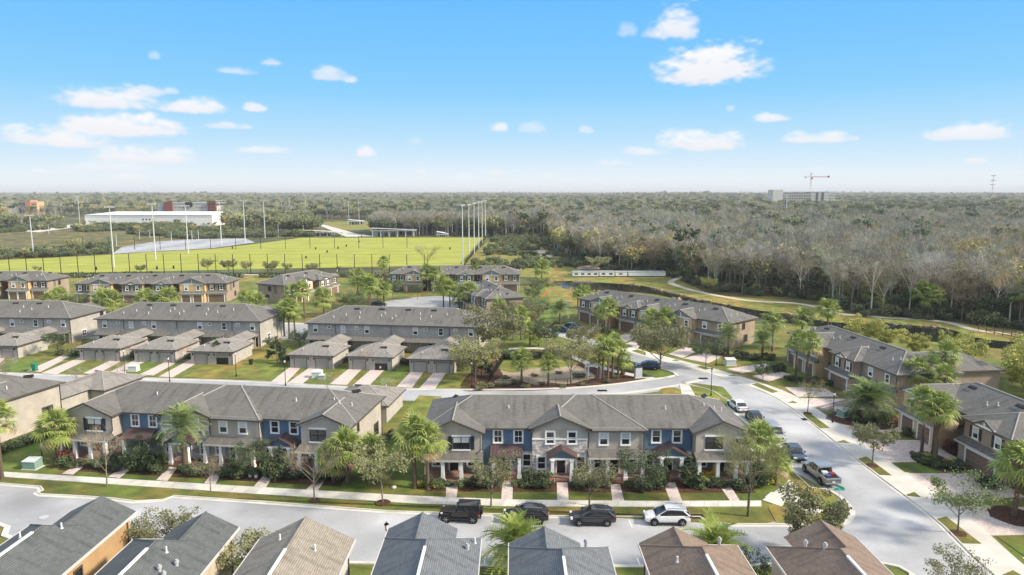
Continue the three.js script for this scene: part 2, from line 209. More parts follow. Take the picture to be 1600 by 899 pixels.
function kerb(pts, side = 1, w = 0.16, gutter = 0.42) { // raised kerb along a line, gutter on its road side
  const k = new Geo(), a = offset(pts, 0), b = offset(pts, side * w), c = offset(pts, -side * gutter);
  for (let i = 0; i < pts.length - 1; i++) { const q = (P, y) => [[P[i][0], y, P[i][1]], [P[i + 1][0], y, P[i + 1][1]]]; const [a0, a1] = q(a, 0.13), [b0, b1] = q(b, 0.13), [c0, c1] = q(c, 0.03), [d0, d1] = q(a, 0.035), [e0, e1] = q(b, 0); k.face(a0, a1, b1, b0).face(d0, d1, a1, a0).face(b0, b1, e1, e0).face(c0, c1, d1, d0); }
  return struct('kerb', k.geometry(), M.concrete);
}

// ---------------------------------------------------------------- the setting: ground, lawns, streets, walks, pond, sports field
{
  const g = new Geo(); g.face([-9000, -0.06, 400], [9000, -0.06, 400], [9000, -0.06, -14000], [-9000, -0.06, -14000]);
  struct('ground', g.geometry(), M.scrub);
}
sheet('lawn', [[-170, 10], [110, 10], [110, -150], [58.39, -170.13], [49.23, -216.38], [13.56, -238.87], [-25.16, -266.44], [-210.02, -258.5], [-260, -240]], 0, M.grass, 0.3);
// front street: far kerb line with its parking bays, then the near kerb
const frontFar = [[-100, -83], [-58.28, -73.85], [-53.18, -73], [-52.33, -72.17], [-52.52, -71.52], [-51.76, -71.04], [-47.11, -70.57], [-43.3, -70.02], [-40.5, -69.33], [-37.61, -69.71], [-36.96, -70.64], [-27.46, -69.33], [-21.7, -68.42], [-12.97, -67.04], [-7.94, -66.68], [-2.64, -66.4], [3.93, -65.98], [13.07, -65.77], [19.28, -65.77], [19.71, -64.75], [21.86, -64.22], [26.84, -64.22], [31.92, -64.29]];
const cornerTip = smooth([[31.92, -64.29], [33.42, -64.75], [35.01, -66.54], [35.6, -68.57], [35.67, -70.72], [35.08, -72.34], [33.61, -72.75]], 3);
const rightBay = [[33.61, -72.75], [33.58, -74.37], [33.52, -76.51], [33.68, -80.56], [34.2, -87], [33.6, -95], [33.3, -101], [33.8, -103.5], [35.6, -106]];
const nearKerb = [[-100, -68], [-60, -66.5], [-53.01, -65.02], [-50.16, -63.7], [-49.26, -62.05], [-46, -60.5], [-30, -58.6], [-17, -57.2], [-2, -56.6], [12, -56.5], [26, -56.9], [33.24, -57.01], [34.32, -56.48], [34.75, -55.36], [32.6, -52], [32.8, -30]];
sheet('front_street', [...frontFar, ...cornerTip.slice(1, 14), [39.41, -68.57], [34.32, -56.48], ...nearKerb.slice(0, 12).reverse()], 0.01, M.asphalt, 0);
// side street on the right, up past the little park
const sideRight = smooth([[42.6, -20], [41.8, -55.26], [42.97, -65.29], [42.86, -76.51], [42.82, -82.42], [43.07, -93.88], [42.35, -107.76], [38.87, -116.07], [35.5, -122.04], [29.52, -130.12], [24.42, -137.59], [17.43, -151.85], [10.78, -161.24], [3.21, -168.44], [-6.58, -172.72]], 3);
const sideLeftFar = smooth([[29.81, -119.84], [29.5, -122.48], [25.78, -127.64], [21.62, -133.22], [16.15, -144.07], [11.67, -152.53], [4.58, -159.73], [-4.75, -165.97]], 3);
sheet('side_street', [...sideRight, ...sideLeftFar.slice().reverse(), [29.45, -116.48], [36, -113], ...rightBay.slice().reverse(), ...cornerTip.slice().reverse().slice(0, 12), [24, -64], [24, -57.2], [33.24, -57.01], [34.32, -56.48], [34.75, -55.36], [32.6, -52], [32.8, -20]], 0.014, M.asphalt, 0);
// lane behind the front rows
const laneUp = smooth([[-190, -134], [-120, -126], [-94.05, -122.04], [-67.12, -118.56], [-44.81, -116.07], [-26.1, -112.53], [-6.99, -111.21], [9.1, -112.15], [17.69, -114.47], [23.77, -117.3], [27.49, -118.77], [29.68, -120.27]], 3);
sheet('lane', [...laneUp, [29.7, -115.67], [29.97, -114.08], [31.5, -112.6], [26, -110.8], [14, -106.2], [-4, -104.4], [-20, -105.4], [-40, -107.8], [-66, -112.4], [-95, -116.4], [-130, -121.5], [-190, -128]], 0.018, M.asphalt, 0);
sheet('gutter_strip', band(smooth([[10, -107.6], [18, -109.2], [26, -112.5], [33.5, -117.2]], 4), -0.5, 0.5), 0.026, M.concrete, 0);
// street beyond the rear rows, the turning place and its drives
sheet('far_street', [[-131.76, -164.37], [-58.11, -169.28], [-51.4, -168.44], [-6.58, -172.72], [0, -170.13], [-4.73, -165.17], [-27.21, -158.24], [-45.48, -148.51], [-53.5, -151.17], [-121.46, -151.17]], 0.01, M.asphalt, 0);
sheet('turning_place', smooth([[-38.43, -187.93], [-38.65, -203.57], [-32.03, -211.07], [-24.46, -215.03], [-16.02, -211.07], [-11.08, -201.18], [-11.37, -183.89], [-18.29, -174.49], [-29.92, -174.49]], 3, true), 0.014, M.asphalt, 0);
sheet('pavement', band([[-58.53, -170.55], [-51.9, -170.13], [-32.76, -171.84]], 0, 1.4), 0.03, M.concrete);

// front footpath, slab by slab
function slabWalk(name, far, near, step, jitter) {
  const w = new THREE.Group(); w.name = numbered(name); w.userData.kind = 'structure'; scene.add(w);
  const R = rng(far.length * 7 + jitter), len = (l) => { let s = 0; for (let i = 1; i < l.length; i++) s += Math.hypot(l[i][0] - l[i - 1][0], l[i][1] - l[i - 1][1]); return s; };
  const at = (l, t) => { let s = t * len(l); for (let i = 1; i < l.length; i++) { const d = Math.hypot(l[i][0] - l[i - 1][0], l[i][1] - l[i - 1][1]); if (s <= d || i === l.length - 1) return [l[i - 1][0] + ((l[i][0] - l[i - 1][0]) * s) / d, l[i - 1][1] + ((l[i][1] - l[i - 1][1]) * s) / d]; s -= d; } };
  const n = Math.round(len(far) / step);
  for (let i = 0; i < n; i++) { const e = 0.012 / step, a = (i + e) / n, b = (i + 1 - e) / n; mesh('slab', sheetGeo([at(far, a), at(far, b), at(near, b), at(near, a)], 0.075 + 0.006 * R(), 0.09), M.slab[Math.floor(R() * 3)], w); }
  return w;
}
const walkFar = [[-78, -79.6], [-60.8, -77.25], [-28.82, -73], [-10.49, -70.72], [0, -69.79], [13.76, -69.48], [26.85, -69.56]], walkNear = [[-78, -78.2], [-59.71, -75.79], [-28.15, -71.2], [-10.23, -68.87], [0, -68.2], [13.51, -68.13], [26.36, -68.2]];
slabWalk('front_footpath', walkFar, walkNear, 1.52, 1);
slabWalk('corner_footpath', [[27, -69.7], [32.11, -74.72], [29.6, -84], [29.4, -96]], [[28.4, -68.2], [32.29, -72.34], [31.1, -84], [30.9, -96]], 1.52, 2);
slabWalk('corner_ramp', [[28.69, -71.68], [31.33, -70.72], [32.63, -67.11]], [[27.51, -70.41], [29.87, -69.17], [30.93, -66.26]], 1.5, 4);
slabWalk('lane_footpath', [[27.2, -105], [28.91, -114.27]], [[29.6, -104.6], [30.51, -114.47]], 1.6, 3);
// kerbs
kerb(frontFar, -1); kerb(cornerTip, -1); kerb(rightBay, -1); kerb(nearKerb, 1); kerb(laneUp, -1); kerb(sideLeftFar, -1); kerb(smooth([[29.6, -115.27], [30.97, -113.69], [33.38, -110.65], [34.2, -106.03]], 4), 1);
// verges and lawn pieces of their own tone
sheet('verge', [...offset(frontFar.slice(1), -0.18), ...walkNear.slice(1).reverse()].filter((p) => p[0] < 26), 0.035, M.grass);
sheet('verge', [...cornerTip.map((p) => [p[0] - 0.2, p[1] - 0.2]), [35, -72.5], [33, -79], [33, -88], [31.2, -88], [30.8, -76], [29.6, -70.4], [27, -68], [26.6, -64.7]], 0.05, M.grassDry);
sheet('verge', smooth([[29.14, -112.53], [31.96, -113.3], [34.13, -110.28], [34.3, -106.03], [33.2, -104.6], [31.5, -106.2]], 4, true), 0.045, M.grassDry);
sheet('verge', smooth([[24.88, -111.39], [27.4, -112.53], [29.09, -108.11], [25.84, -106.71]], 4, true), 0.045, M.grassDry);
sheet('side_yard', [[-17.3, -90], [-10.6, -90], [-9.8, -73], [-13, -71.3], [-18.5, -72], [-18.9, -77]], 0.02, M.grassDark);
sheet('side_yard', [[-66, -92], [-57.5, -92], [-56.2, -80], [-52, -75.2], [-68, -77.4]], 0.02, M.grassGreen);
sheet('rear_yard', [[-16.05, -100.83], [-15.17, -108.11], [-11.44, -107.41], [-10.91, -94.98], [-14.01, -89.74]], 0.02, M.grassDry);
// right-hand footpath: a concrete band with grass pieces let into it
const rw = sideRight.slice(0, 34);
sheet('right_footpath', band(rw, 0.1, 3.7), 0.06, M.concrete);
kerb(sideRight.slice(0, 40), 1, 0.14, 0.4);
const rightVerge = [['triangle', [[43.34, -103.91], [44.65, -104.84], [44.88, -103.73]]], ['strip', [[41.4, -114.22], [42.65, -115.11], [44.25, -109.95], [43.09, -109.24]]], ['strip', [[43.51, -98.48], [44.69, -98.98], [44.73, -92.36], [43.04, -92.22]]],
  ['triangle', [[43.07, -86.81], [44.44, -87.66], [44.71, -86.54]]], ['strip', [[43.1, -81.15], [44.46, -81.85], [44.48, -76.1], [43.21, -76.26]]], ['triangle', [[42.84, -70.76], [44.52, -71.62], [44.5, -70.41]]], ['strip', [[42.99, -65.32], [44.43, -65.86], [44.33, -60.46], [42.64, -60.53]]], ['triangle', [[42.53, -55.16], [43.98, -55.87], [44.19, -54.88]]], ['strip', [[24.95, -139.27], [26.37, -140.56], [27.67, -137.99], [27.15, -135.27]]], ['strip', [[35.17, -126.41], [36.16, -127.05], [37.45, -124.94], [36.15, -124.11]]], ['triangle', [[31.46, -130.81], [32.43, -131.96], [32.94, -130.81]]], ['triangle', [[39.06, -119.84], [40.24, -120.71], [40.9, -119.55]]]];
for (const [, p] of rightVerge) sheet('verge', p, 0.1, M.grassGreen, 0.08);
// right-hand front gardens and drives
const drive = (p, mat = M.paver) => sheet('driveway', p, 0.045, mat);
drive([[46.7, -101.8], [62.79, -111.02], [57, -101.5], [56.8, -95.8], [46.8, -97.4]]);
for (const [z0, z1, x1] of [[-57.6, -51.5, 56], [-68, -62.4, 56], [-76.6, -70.4, 56], [-87.6, -80.4, 55.6], [-96.4, -90.8, 55.4], [-106, -100, 53.6], [-112.2, -107.4, 53]]) drive([[46.4, z0 - 0.5], [x1, z0], [x1, z1], [46.4, z1 + 0.3]]);
drive([[40.36, -124.83], [49.04, -128.79], [50.33, -126.41], [42.28, -121.79]]); drive([[43.43, -119.84], [49.66, -123.29], [50.76, -120.81], [44.87, -116.11]]);
drive([[32.1, -136.74], [37.31, -143.49], [39.39, -139.91], [34.04, -133.36]]); drive([[34.21, -132.89], [40.05, -137.99], [42.64, -134.91], [38.11, -129.13]]);
drive([[22.93, -151.82], [26.74, -157.32], [29.35, -153.36], [24.27, -147.11]]); drive([[24.92, -146.26], [30, -153.36], [31.18, -151.07], [26.61, -141.88]]); drive([[17.82, -161.49], [20.41, -165.88], [22.4, -162.35], [17.92, -156.19]]);
for (const p of [[[47, -80], [47, -76.8], [54.5, -76.8], [53, -79.6]], [[46.8, -69.8], [54, -70], [54, -68.4], [46.8, -68.3]], [[46.8, -62], [57, -62], [57, -58], [46.8, -58]], [[46.8, -90.2], [55, -90.2], [55, -88], [46.8, -88.2]], [[46.2, -100], [52, -99.6], [53, -96.8], [46.6, -97]]]) sheet('front_lawn', p, 0.05, M.grassGreen);
for (const [p, r] of [[[51.45, -65.98], 2.3], [[43.69, -78.97], 0.7], [[43.38, -62.42], 0.75], [[44.31, -98.7], 0.6], [[52.42, -96.95], 2.6], [[-13.81, -69.02], 0.8], [[-21.3, -69.63], 0.6]]) sheet('mulch_ring', Array.from({ length: 18 }, (_, i) => [p[0] + Math.cos(i * 0.349) * r * (1 + 0.08 * Math.sin(i * 2.3)), p[1] + Math.sin(i * 0.349) * r]), 0.115, M.mulch, 0.1);
sheet('mulch_bed', smooth([[50.06, -81.97], [53.11, -83.64], [54.19, -80.98], [54.2, -77.93], [51.85, -76.62], [50.16, -78.74]], 3, true), 0.07, M.mulch); sheet('mulch_bed', smooth([[45.94, -96.38], [51.88, -100.83], [57.05, -97.82], [53.24, -91.77], [48.84, -92.81]], 3, true), 0.06, M.mulch);
// walks from the footpath to the front doors, brick-red near the steps
const rowWalk = (p) => sheet('garden_path', p, 0.05, M.paver);
rowWalk([[-7.54, -74.63], [-6.16, -74.63], [-6.02, -70.1], [-7.2, -70.17]]); rowWalk([[-1.1, -74.63], [0.09, -74.63], [0.05, -69.71], [-1.17, -69.71]]);
rowWalk([[5.12, -74.2], [6.37, -74.2], [6.1, -69.63], [4.88, -69.63]]); rowWalk([[11.19, -73.77], [12.28, -73.77], [12.08, -69.56], [10.81, -69.56]]); rowWalk([[17.29, -74.2], [18.66, -74.2], [18.31, -69.48], [17.02, -69.48]]); rowWalk([[23.47, -73.77], [24.74, -73.77], [24.54, -69.63], [23.47, -69.63]]);
rowWalk([[-53.04, -80.51], [-51.94, -80.16], [-51.72, -76.42], [-53.12, -76.7]]); rowWalk([[-47, -79.76], [-45.8, -79.36], [-45.61, -75.43], [-47.12, -75.79]]); rowWalk([[-41.42, -78.78], [-40.36, -78.39], [-39.64, -74.63], [-41.06, -74.9]]); rowWalk([[-35.59, -77.82], [-34.47, -77.44], [-33.75, -73.77], [-35.13, -74.03]]); rowWalk([[-29.1, -77.35], [-28.06, -77.07], [-27.71, -72.92], [-29.16, -73.17]]); rowWalk([[-22.5, -75.52], [-21.59, -75.25], [-21.63, -72.09], [-23.02, -72.26]]);
// planting beds against the two front rows
sheet('mulch_bed', [[-9.6, -75.2], [27, -75.4], [27, -71.6], [13, -71.7], [2, -71.8], [-9.6, -72]], 0.025, M.mulch);
sheet('mulch_bed', [[-55.6, -81.6], [-19.4, -76.9], [-19.4, -73.2], [-36, -75.4], [-52.5, -77.6]], 0.025, M.mulch);
sheet('front_lawn', [[-9.6, -71.9], [27, -71.5], [27, -69.8], [14, -69.6], [0, -69.9], [-9.8, -70.8]], 0.03, M.grassDark); sheet('front_lawn', [[-52.2, -77.5], [-19.4, -73.1], [-14, -72.4], [-12, -71.1], [-28.8, -73.1], [-51, -76]], 0.03, M.grassDark);
// drives of the rear rows, with the strips of lawn between
const laneDrive = (a, b, c, e) => sheet('driveway', [a, b, c, e], 0.04, M.paver);
laneDrive([-42.14, -130.23], [-40.33, -130.23], [-39.3, -115.2], [-42.21, -116.1]); laneDrive([-38.08, -129.67], [-35.8, -129.44], [-36.31, -114.32], [-39.09, -114.93]); laneDrive([-30.33, -128.56], [-28.09, -128.34], [-28.5, -114.05], [-31.58, -114.58]); laneDrive([-26.03, -128.34], [-23.61, -127.9], [-24.57, -112.84], [-27.4, -113.53]); laneDrive([-18.22, -127.47], [-15.98, -127.04], [-16.97, -112.33], [-19.72, -112.84]); laneDrive([-13.87, -126.39], [-11.69, -126.18], [-13.01, -111.49], [-15.72, -111.99]);
laneDrive([-63.85, -134.2], [-61.34, -133.2], [-60.92, -118.93], [-63.58, -119.5]); laneDrive([-67.72, -134.2], [-65.55, -133.7], [-65, -120.15], [-67.84, -120.97]); laneDrive([-74.78, -134.71], [-72.06, -133.7], [-71.08, -119.74], [-74.17, -120.55]); laneDrive([-79.49, -135.73], [-77.32, -134.91], [-75.73, -120.97], [-78.55, -121.63]); laneDrive([-86.91, -136.25], [-84.51, -135.53], [-82.96, -120.97], [-86.37, -121.8]); laneDrive([-91.49, -135.73], [-89.24, -134.71], [-87.17, -122.64], [-90.1, -123.32]); laneDrive([-104.07, -135.53], [-102.38, -135.22], [-95.45, -120.97], [-100.05, -122.64]);
for (const [p, m] of [[[[-58.78, -129.81], [-51.12, -139.99], [-46.38, -137.83], [-44.08, -127.94], [-43.39, -118.14], [-59.2, -118.93]], 'grassDry'], [[[-35.26, -126.39], [-30.72, -125.55], [-31.88, -114.76], [-36.46, -115.65]], 'grassGreen'], [[[-23.62, -124.92], [-18.58, -124.3], [-20.51, -113.19], [-24.54, -113.88]], 'grassGreen'], [[[-11.22, -123.89], [-7.32, -120.79], [-7.27, -111.66], [-12.83, -111.99]], 'grassDry'], [[[-84, -132.71], [-77.81, -131.73], [-78.43, -121.8], [-83.51, -122.13]], 'grassGreen'], [[[-72.05, -130.95], [-66.8, -130.38], [-66.96, -120.15], [-71.28, -120.47]], 'grassGreen'], [[[-100.3, -133.7], [-96.05, -138.9], [-90.97, -134.2], [-89.63, -125.24], [-92.5, -122.64], [-96.17, -126.12]], 'grassGreen']]) sheet('rear_lawn', p, 0.03, M[m]);
// park in the bend of the lane: bare earth, mulch edge, walk
sheet('park_bed', smooth([[-8.35, -110.65], [-3.21, -110.65], [3.21, -110.65], [10.84, -112.15], [17.69, -114.47], [23.93, -118.14], [23.6, -122.48], [19.57, -127.15], [12.79, -133.22], [6.5, -135.37], [-1.28, -133.22], [-7.13, -123.39]], 3, true), 0.03, M.mulch);
sheet('park_grass', smooth([[-3.06, -127.15], [0, -135.37], [7.77, -134.83], [13.03, -129.11], [9.71, -126.19], [3.6, -124.77], [0, -122.04]], 3, true), 0.046, M.grassDry);
sheet('park_earth', smooth([[-3.13, -115.67], [-0.44, -114.87], [1.35, -116.48], [4.19, -114.08], [6.9, -115.27], [9.29, -114.47], [12.63, -116.89], [14.91, -118.98], [14.02, -123.39], [12.28, -127.64], [9.11, -131.65], [6, -130.12], [2.81, -133.22], [-0.25, -130.12], [-2.15, -124.31], [-1.62, -119.84]], 4, true), 0.04, M.sand);
sheet('park_path', band(smooth([[-0.68, -141.05], [5.43, -141.65], [10.52, -137.03], [15.9, -127.15], [21.52, -120.71], [25.07, -118.14]], 4), -0.8, 0.8), 0.06, M.concrete);
sheet('verge', smooth([[20.72, -128.35], [24.59, -124.83], [28.78, -122.09], [28.85, -120.13], [26.93, -118.42], [23.05, -122.29], [20.47, -125.88]], 3, true), 0.05, M.grassGreen);
sheet('green', smooth([[1.33, -174.49], [5.86, -206.01], [11.22, -237.23], [23.41, -235.61], [24.44, -206.01], [15.79, -174.49], [7.99, -167.61]], 3, true), 0.02, M.grassGreen);
sheet('bank', [[11.15, -235.61], [15.37, -238.87], [23.47, -236.25], [27.87, -226.34], [19.61, -196.57], [11.73, -206.01]], 0.026, M.grassField);
// pond, its grass bank and the sandy track along the wood
const northShore = smooth([[15.66, -251], [25.02, -252.1], [32.75, -247.41], [45.35, -239.7], [51.12, -224.86], [58.65, -206.01], [69.7, -187.93], [77.12, -180.01], [80.58, -171.84], [95.92, -167.61], [101.34, -165.97], [105.66, -162.79], [106.02, -151.85], [112.75, -147.21], [140, -140]], 3);
const southShore = smooth([[140, -130], [112, -138], [96, -146], [84, -158], [74, -167], [67.97, -171.84], [59.62, -190.02], [50.05, -211.07], [42.46, -224.13], [27.69, -224.86], [17.6, -232.44]], 3);
sheet('grass_bank', [[9.38, -261.42], [26.22, -264.41], [62.43, -264.41], [64.38, -219.14], [91.5, -196.57], [87.95, -184.89], [108.01, -177.21], [120.93, -158.24], [150, -150], [140, -140], ...northShore.slice().reverse(), [11.38, -240.53]], 0.03, M.grassField, 0.2);
sheet('pond', [...northShore, ...southShore], 0.045, M.water, 0);
sheet('track', band(smooth([[62.26, -274.88], [65.92, -266.44], [58.01, -247.41], [60.11, -230.88], [65.64, -216.38], [73.86, -204.78], [84.05, -201.18], [87.72, -194.34], [89.23, -183.89], [99.57, -177.21], [106.66, -174.93], [110.83, -170.98], [111.87, -160.48], [118.77, -155.33], [120, -152]], 4), -1.15, 1.15), 0.05, M.track);
sheet('rough', [[-15.14, -504.98], [37.31, -497.85], [23.74, -371.52], [37.19, -281.57], [24.97, -264.41], [9.42, -262.41], [-16.6, -270.6], [-21.93, -314.65]], 0.02, M.grassField);
for (const p of [[[-12.62, -383.72], [0, -379.57], [2.09, -371.52], [-12.57, -371.52]], [[10.93, -387.97], [19.82, -383.72], [20.98, -360.05], [13.82, -367.62]], [[15.23, -360.05], [22.11, -356.39], [15.36, -326.43], [12.01, -335.85]]]) sheet('track', p, 0.05, M.track);
sheet('scrubland', [[-609.86, -679.85], [-190.58, -679.85], [-130.58, -497.85], [-183.97, -490.92], [-238.97, -410.67], [-245.81, -326.43], [-420, -330]], 0.01, M.scrubTan, 0);
// sports field, hard court, ditch beside the hedge
sheet('sports_field', [[-330, -276], [-205.93, -272.72], [-22.13, -309.07], [-18.09, -495.06], [-110.99, -493.67], [-152.19, -492.29], [-161.53, -441.64], [-173.22, -396.74], [-197.57, -375.5], [-212.16, -358.21], [-248.09, -329.51], [-330, -330]], 0.05, M.field, 0.1);
sheet('hard_court', [[-213.71, -363.8], [-199.68, -379.57], [-177.06, -401.28], [-168.6, -447.26], [-188.72, -484.17], [-223.78, -477.61], [-237.86, -453.02], [-235.12, -410.67]], 0.04, M.asphalt);
sheet('ditch_bank', [[-260, -268], [-202.8, -268.5], [-96.33, -268.5], [-41.51, -274.88], [-38.51, -254.7], [-94.23, -249.2], [-188.46, -249.2], [-260, -238]], 0.025, M.grassField);
sheet('ditch_water', [[-83.61, -232.44], [-77.97, -238.87], [-64.37, -243.07], [-62.43, -235.61], [-73.96, -226.34], [-79.87, -224.86]], 0.035, M.water, 0);
sheet('access_road', band([[-330, -272], [-204.35, -270.6], [-97.37, -271.44], [-39.37, -278.19]], -0.8, 1.6), 0.07, M.concrete);
sheet('far_meadow', [[-441.27, -535.66], [-401.15, -535.66], [-400.19, -620.29], [-335.97, -535.66], [-326.45, -497.85], [-348.69, -464.99], [-373.78, -453.02]], 0.02, M.scrubTan); sheet('far_meadow', [[-210.66, -751.97], [-139.29, -785.26], [-109.04, -620.29], [-151.83, -579.62]], 0.02, M.grassField); sheet('car_park', [[-422.95, -579.62], [-449.11, -706.99], [-415.8, -667.05], [-388.61, -561.2]], 0.04, M.concrete); sheet('access_road', [[-191.85, -679.85], [-191.05, -693.16], [-120.35, -535.66], [-99.32, -504.98], [-122.97, -504.98]], 0.05, M.concrete);
// painted bay lines on the front street
for (const [a, b] of [[[11.84, -65.43], [11.93, -63.76]], [[-1.96, -65.7], [-2.02, -64.35]], [[-1.97, -66.05], [-2.01, -64.69]], [[11.34, -58.03], [11.44, -56.82]], [[-2.45, -58.31], [-2.48, -56.82]]]) sheet('bay_line', band([a, b], -0.06, 0.06), 0.02, M.paint, 0);

// ---------------------------------------------------------------- builders for buildings
function hip(g, x0, x1, z0, z1, h, p, o = {}) { // hip or gable roof; o.axis 'x' | 'z', o.a / o.b false: gable at the low / high end; returns ridge height
  const ax = o.axis ?? (x1 - x0 >= z1 - z0 ? 'x' : 'z'), c = ax === 'x' ? (u, y, v) => [u, y, v] : (u, y, v) => [v, y, u];
  const [u0, u1, v0, v1] = ax === 'x' ? [x0, x1, z0, z1] : [z0, z1, x0, x1], half = (v1 - v0) / 2, vm = (v0 + v1) / 2, top = h + half * p, ra = u0 + (o.a === false ? 0 : half), rb = u1 - (o.b === false ? 0 : half), f = o.f ?? 0.2;
  g.piece(); o.trim?.piece(); o.ridge?.piece();
  g.face(c(u0, h, v1), c(u1, h, v1), c(rb, top, vm), c(ra, top, vm)).face(c(u1, h, v0), c(u0, h, v0), c(ra, top, vm), c(rb, top, vm));
  g.face(c(u1, h, v1), c(u1, h, v0), c(rb, top, vm)).face(c(u0, h, v0), c(u0, h, v1), c(ra, top, vm));
  if (o.trim) { const t = o.trim, e = 0.03; t.box(Math.min(x0, x1) - e, x1 + e, h - f, h + 0.01, z1 - 0.02, z1 + e).box(x0 - e, x1 + e, h - f, h + 0.01, z0 - e, z0 + 0.02).box(x0 - e, x0 + 0.02, h - f, h + 0.01, z0 + 0.02, z1 - 0.02).box(x1 - 0.02, x1 + e, h - f, h + 0.01, z0 + 0.02, z1 - 0.02).face([x0, h - f + 0.02, z0], [x1, h - f + 0.02, z0], [x1, h - f + 0.02, z1], [x0, h - f + 0.02, z1]); }
  if (o.ridge) { const r = o.ridge, s = 0.11, y = 0.03; r.bar(c(ra, top + y - 0.06, vm), c(rb, top + y - 0.06, vm), s, s, 5); for (const [eu, ru, on] of [[u0, ra, o.a !== false], [u1, rb, o.b !== false]]) if (on) for (const v of [v0, v1]) r.bar(c(eu, h - 0.03, v), c(ru, top - 0.03, vm), 0.09, 0.09, 5); }
  return top;
}
function frontGable(roof, wall, trim, ridge, x0, x1, zf, zb, h, p, inset = 0.45) { // gable whose triangle faces +z; wall triangle set back from the rake
  const m = (x0 + x1) / 2, top = h + ((x1 - x0) / 2) * p, t = 0.16; roof.piece(); wall?.piece(); trim.piece(); ridge?.piece();
  roof.face([x0, h, zf], [x0, h, zb], [m, top, zb], [m, top, zf].map((v) => v)).face([x1, h, zb], [x1, h, zf], [m, top, zf], [m, top, zb]);
  roof.face([x0, h - t, zb], [x0, h - t, zf], [m, top - t, zf], [m, top - t, zb]).face([x1, h - t, zf], [x1, h - t, zb], [m, top - t, zb], [m, top - t, zf]);
  trim.face([x0, h - t - 0.08, zf + 0.02], [m, top - t - 0.08, zf + 0.02], [m, top + 0.015, zf + 0.02], [x0, h + 0.015, zf + 0.02]).face([m, top - t - 0.08, zf + 0.02], [x1, h - t - 0.08, zf + 0.02], [x1, h + 0.015, zf + 0.02], [m, top + 0.015, zf + 0.02]);
  trim.box(x0 - 0.03, x0 + 0.02, h - t - 0.06, h + 0.01, zb, zf).box(x1 - 0.02, x1 + 0.03, h - t - 0.06, h + 0.01, zb, zf);
  if (wall) { const k = inset + 0.001, zw = zf - k; wall.face([x0 + 0.35, h - 0.2, zw], [x1 - 0.35, h - 0.2, zw], [x1 - 0.35, h + 0.35 * p - t, zw], [m, top - t, zw], [x0 + 0.35, h + 0.35 * p - t, zw]); }
  if (ridge) ridge.bar([m, top - 0.02, zf + 0.02], [m, top - 0.02, zb], 0.09, 0.09, 5);
  return top;
}
function rakeTrim(g, x0, x1, z, h, p, w = 0.16, d = 0.06) { const m = (x0 + x1) / 2, t = h + ((x1 - x0) / 2) * p; g.piece(); for (const [a, b] of [[[x0, h], [m, t]], [[m, t], [x1, h]]]) g.face([a[0], a[1] - w, z + d], [b[0], b[1] - w, z + d], [b[0], b[1], z + d], [a[0], a[1], z + d]).face([a[0], a[1] - w, z], [b[0], b[1] - w, z], [b[0], b[1] - w, z + d], [a[0], a[1] - w, z + d]); }
function leanTo(roof, trim, x0, x1, z0, h0, z1, h1) { // shed roof falling from the wall (z0, h0) to its eave (z1, h1)
  roof.piece(); trim.piece();
  roof.face([x0, h1, z1], [x1, h1, z1], [x1, h0, z0], [x0, h0, z0]).face([x1, h1, z1], [x1, h1 - 0.02, z0], [x1, h0, z0]).face([x0, h1 - 0.02, z0], [x0, h1, z1], [x0, h0, z0]).face([x0, h1 - 0.08, z0], [x1, h1 - 0.08, z0], [x1, h1 - 0.08, z1], [x0, h1 - 0.08, z1]);
  trim.box(x0 - 0.02, x1 + 0.02, h1 - 0.18, h1 + 0.01, z1, z1 + 0.05);
}
const cache = new Map(), once = (k, f) => { if (!cache.has(k)) cache.set(k, f()); return cache.get(k); };
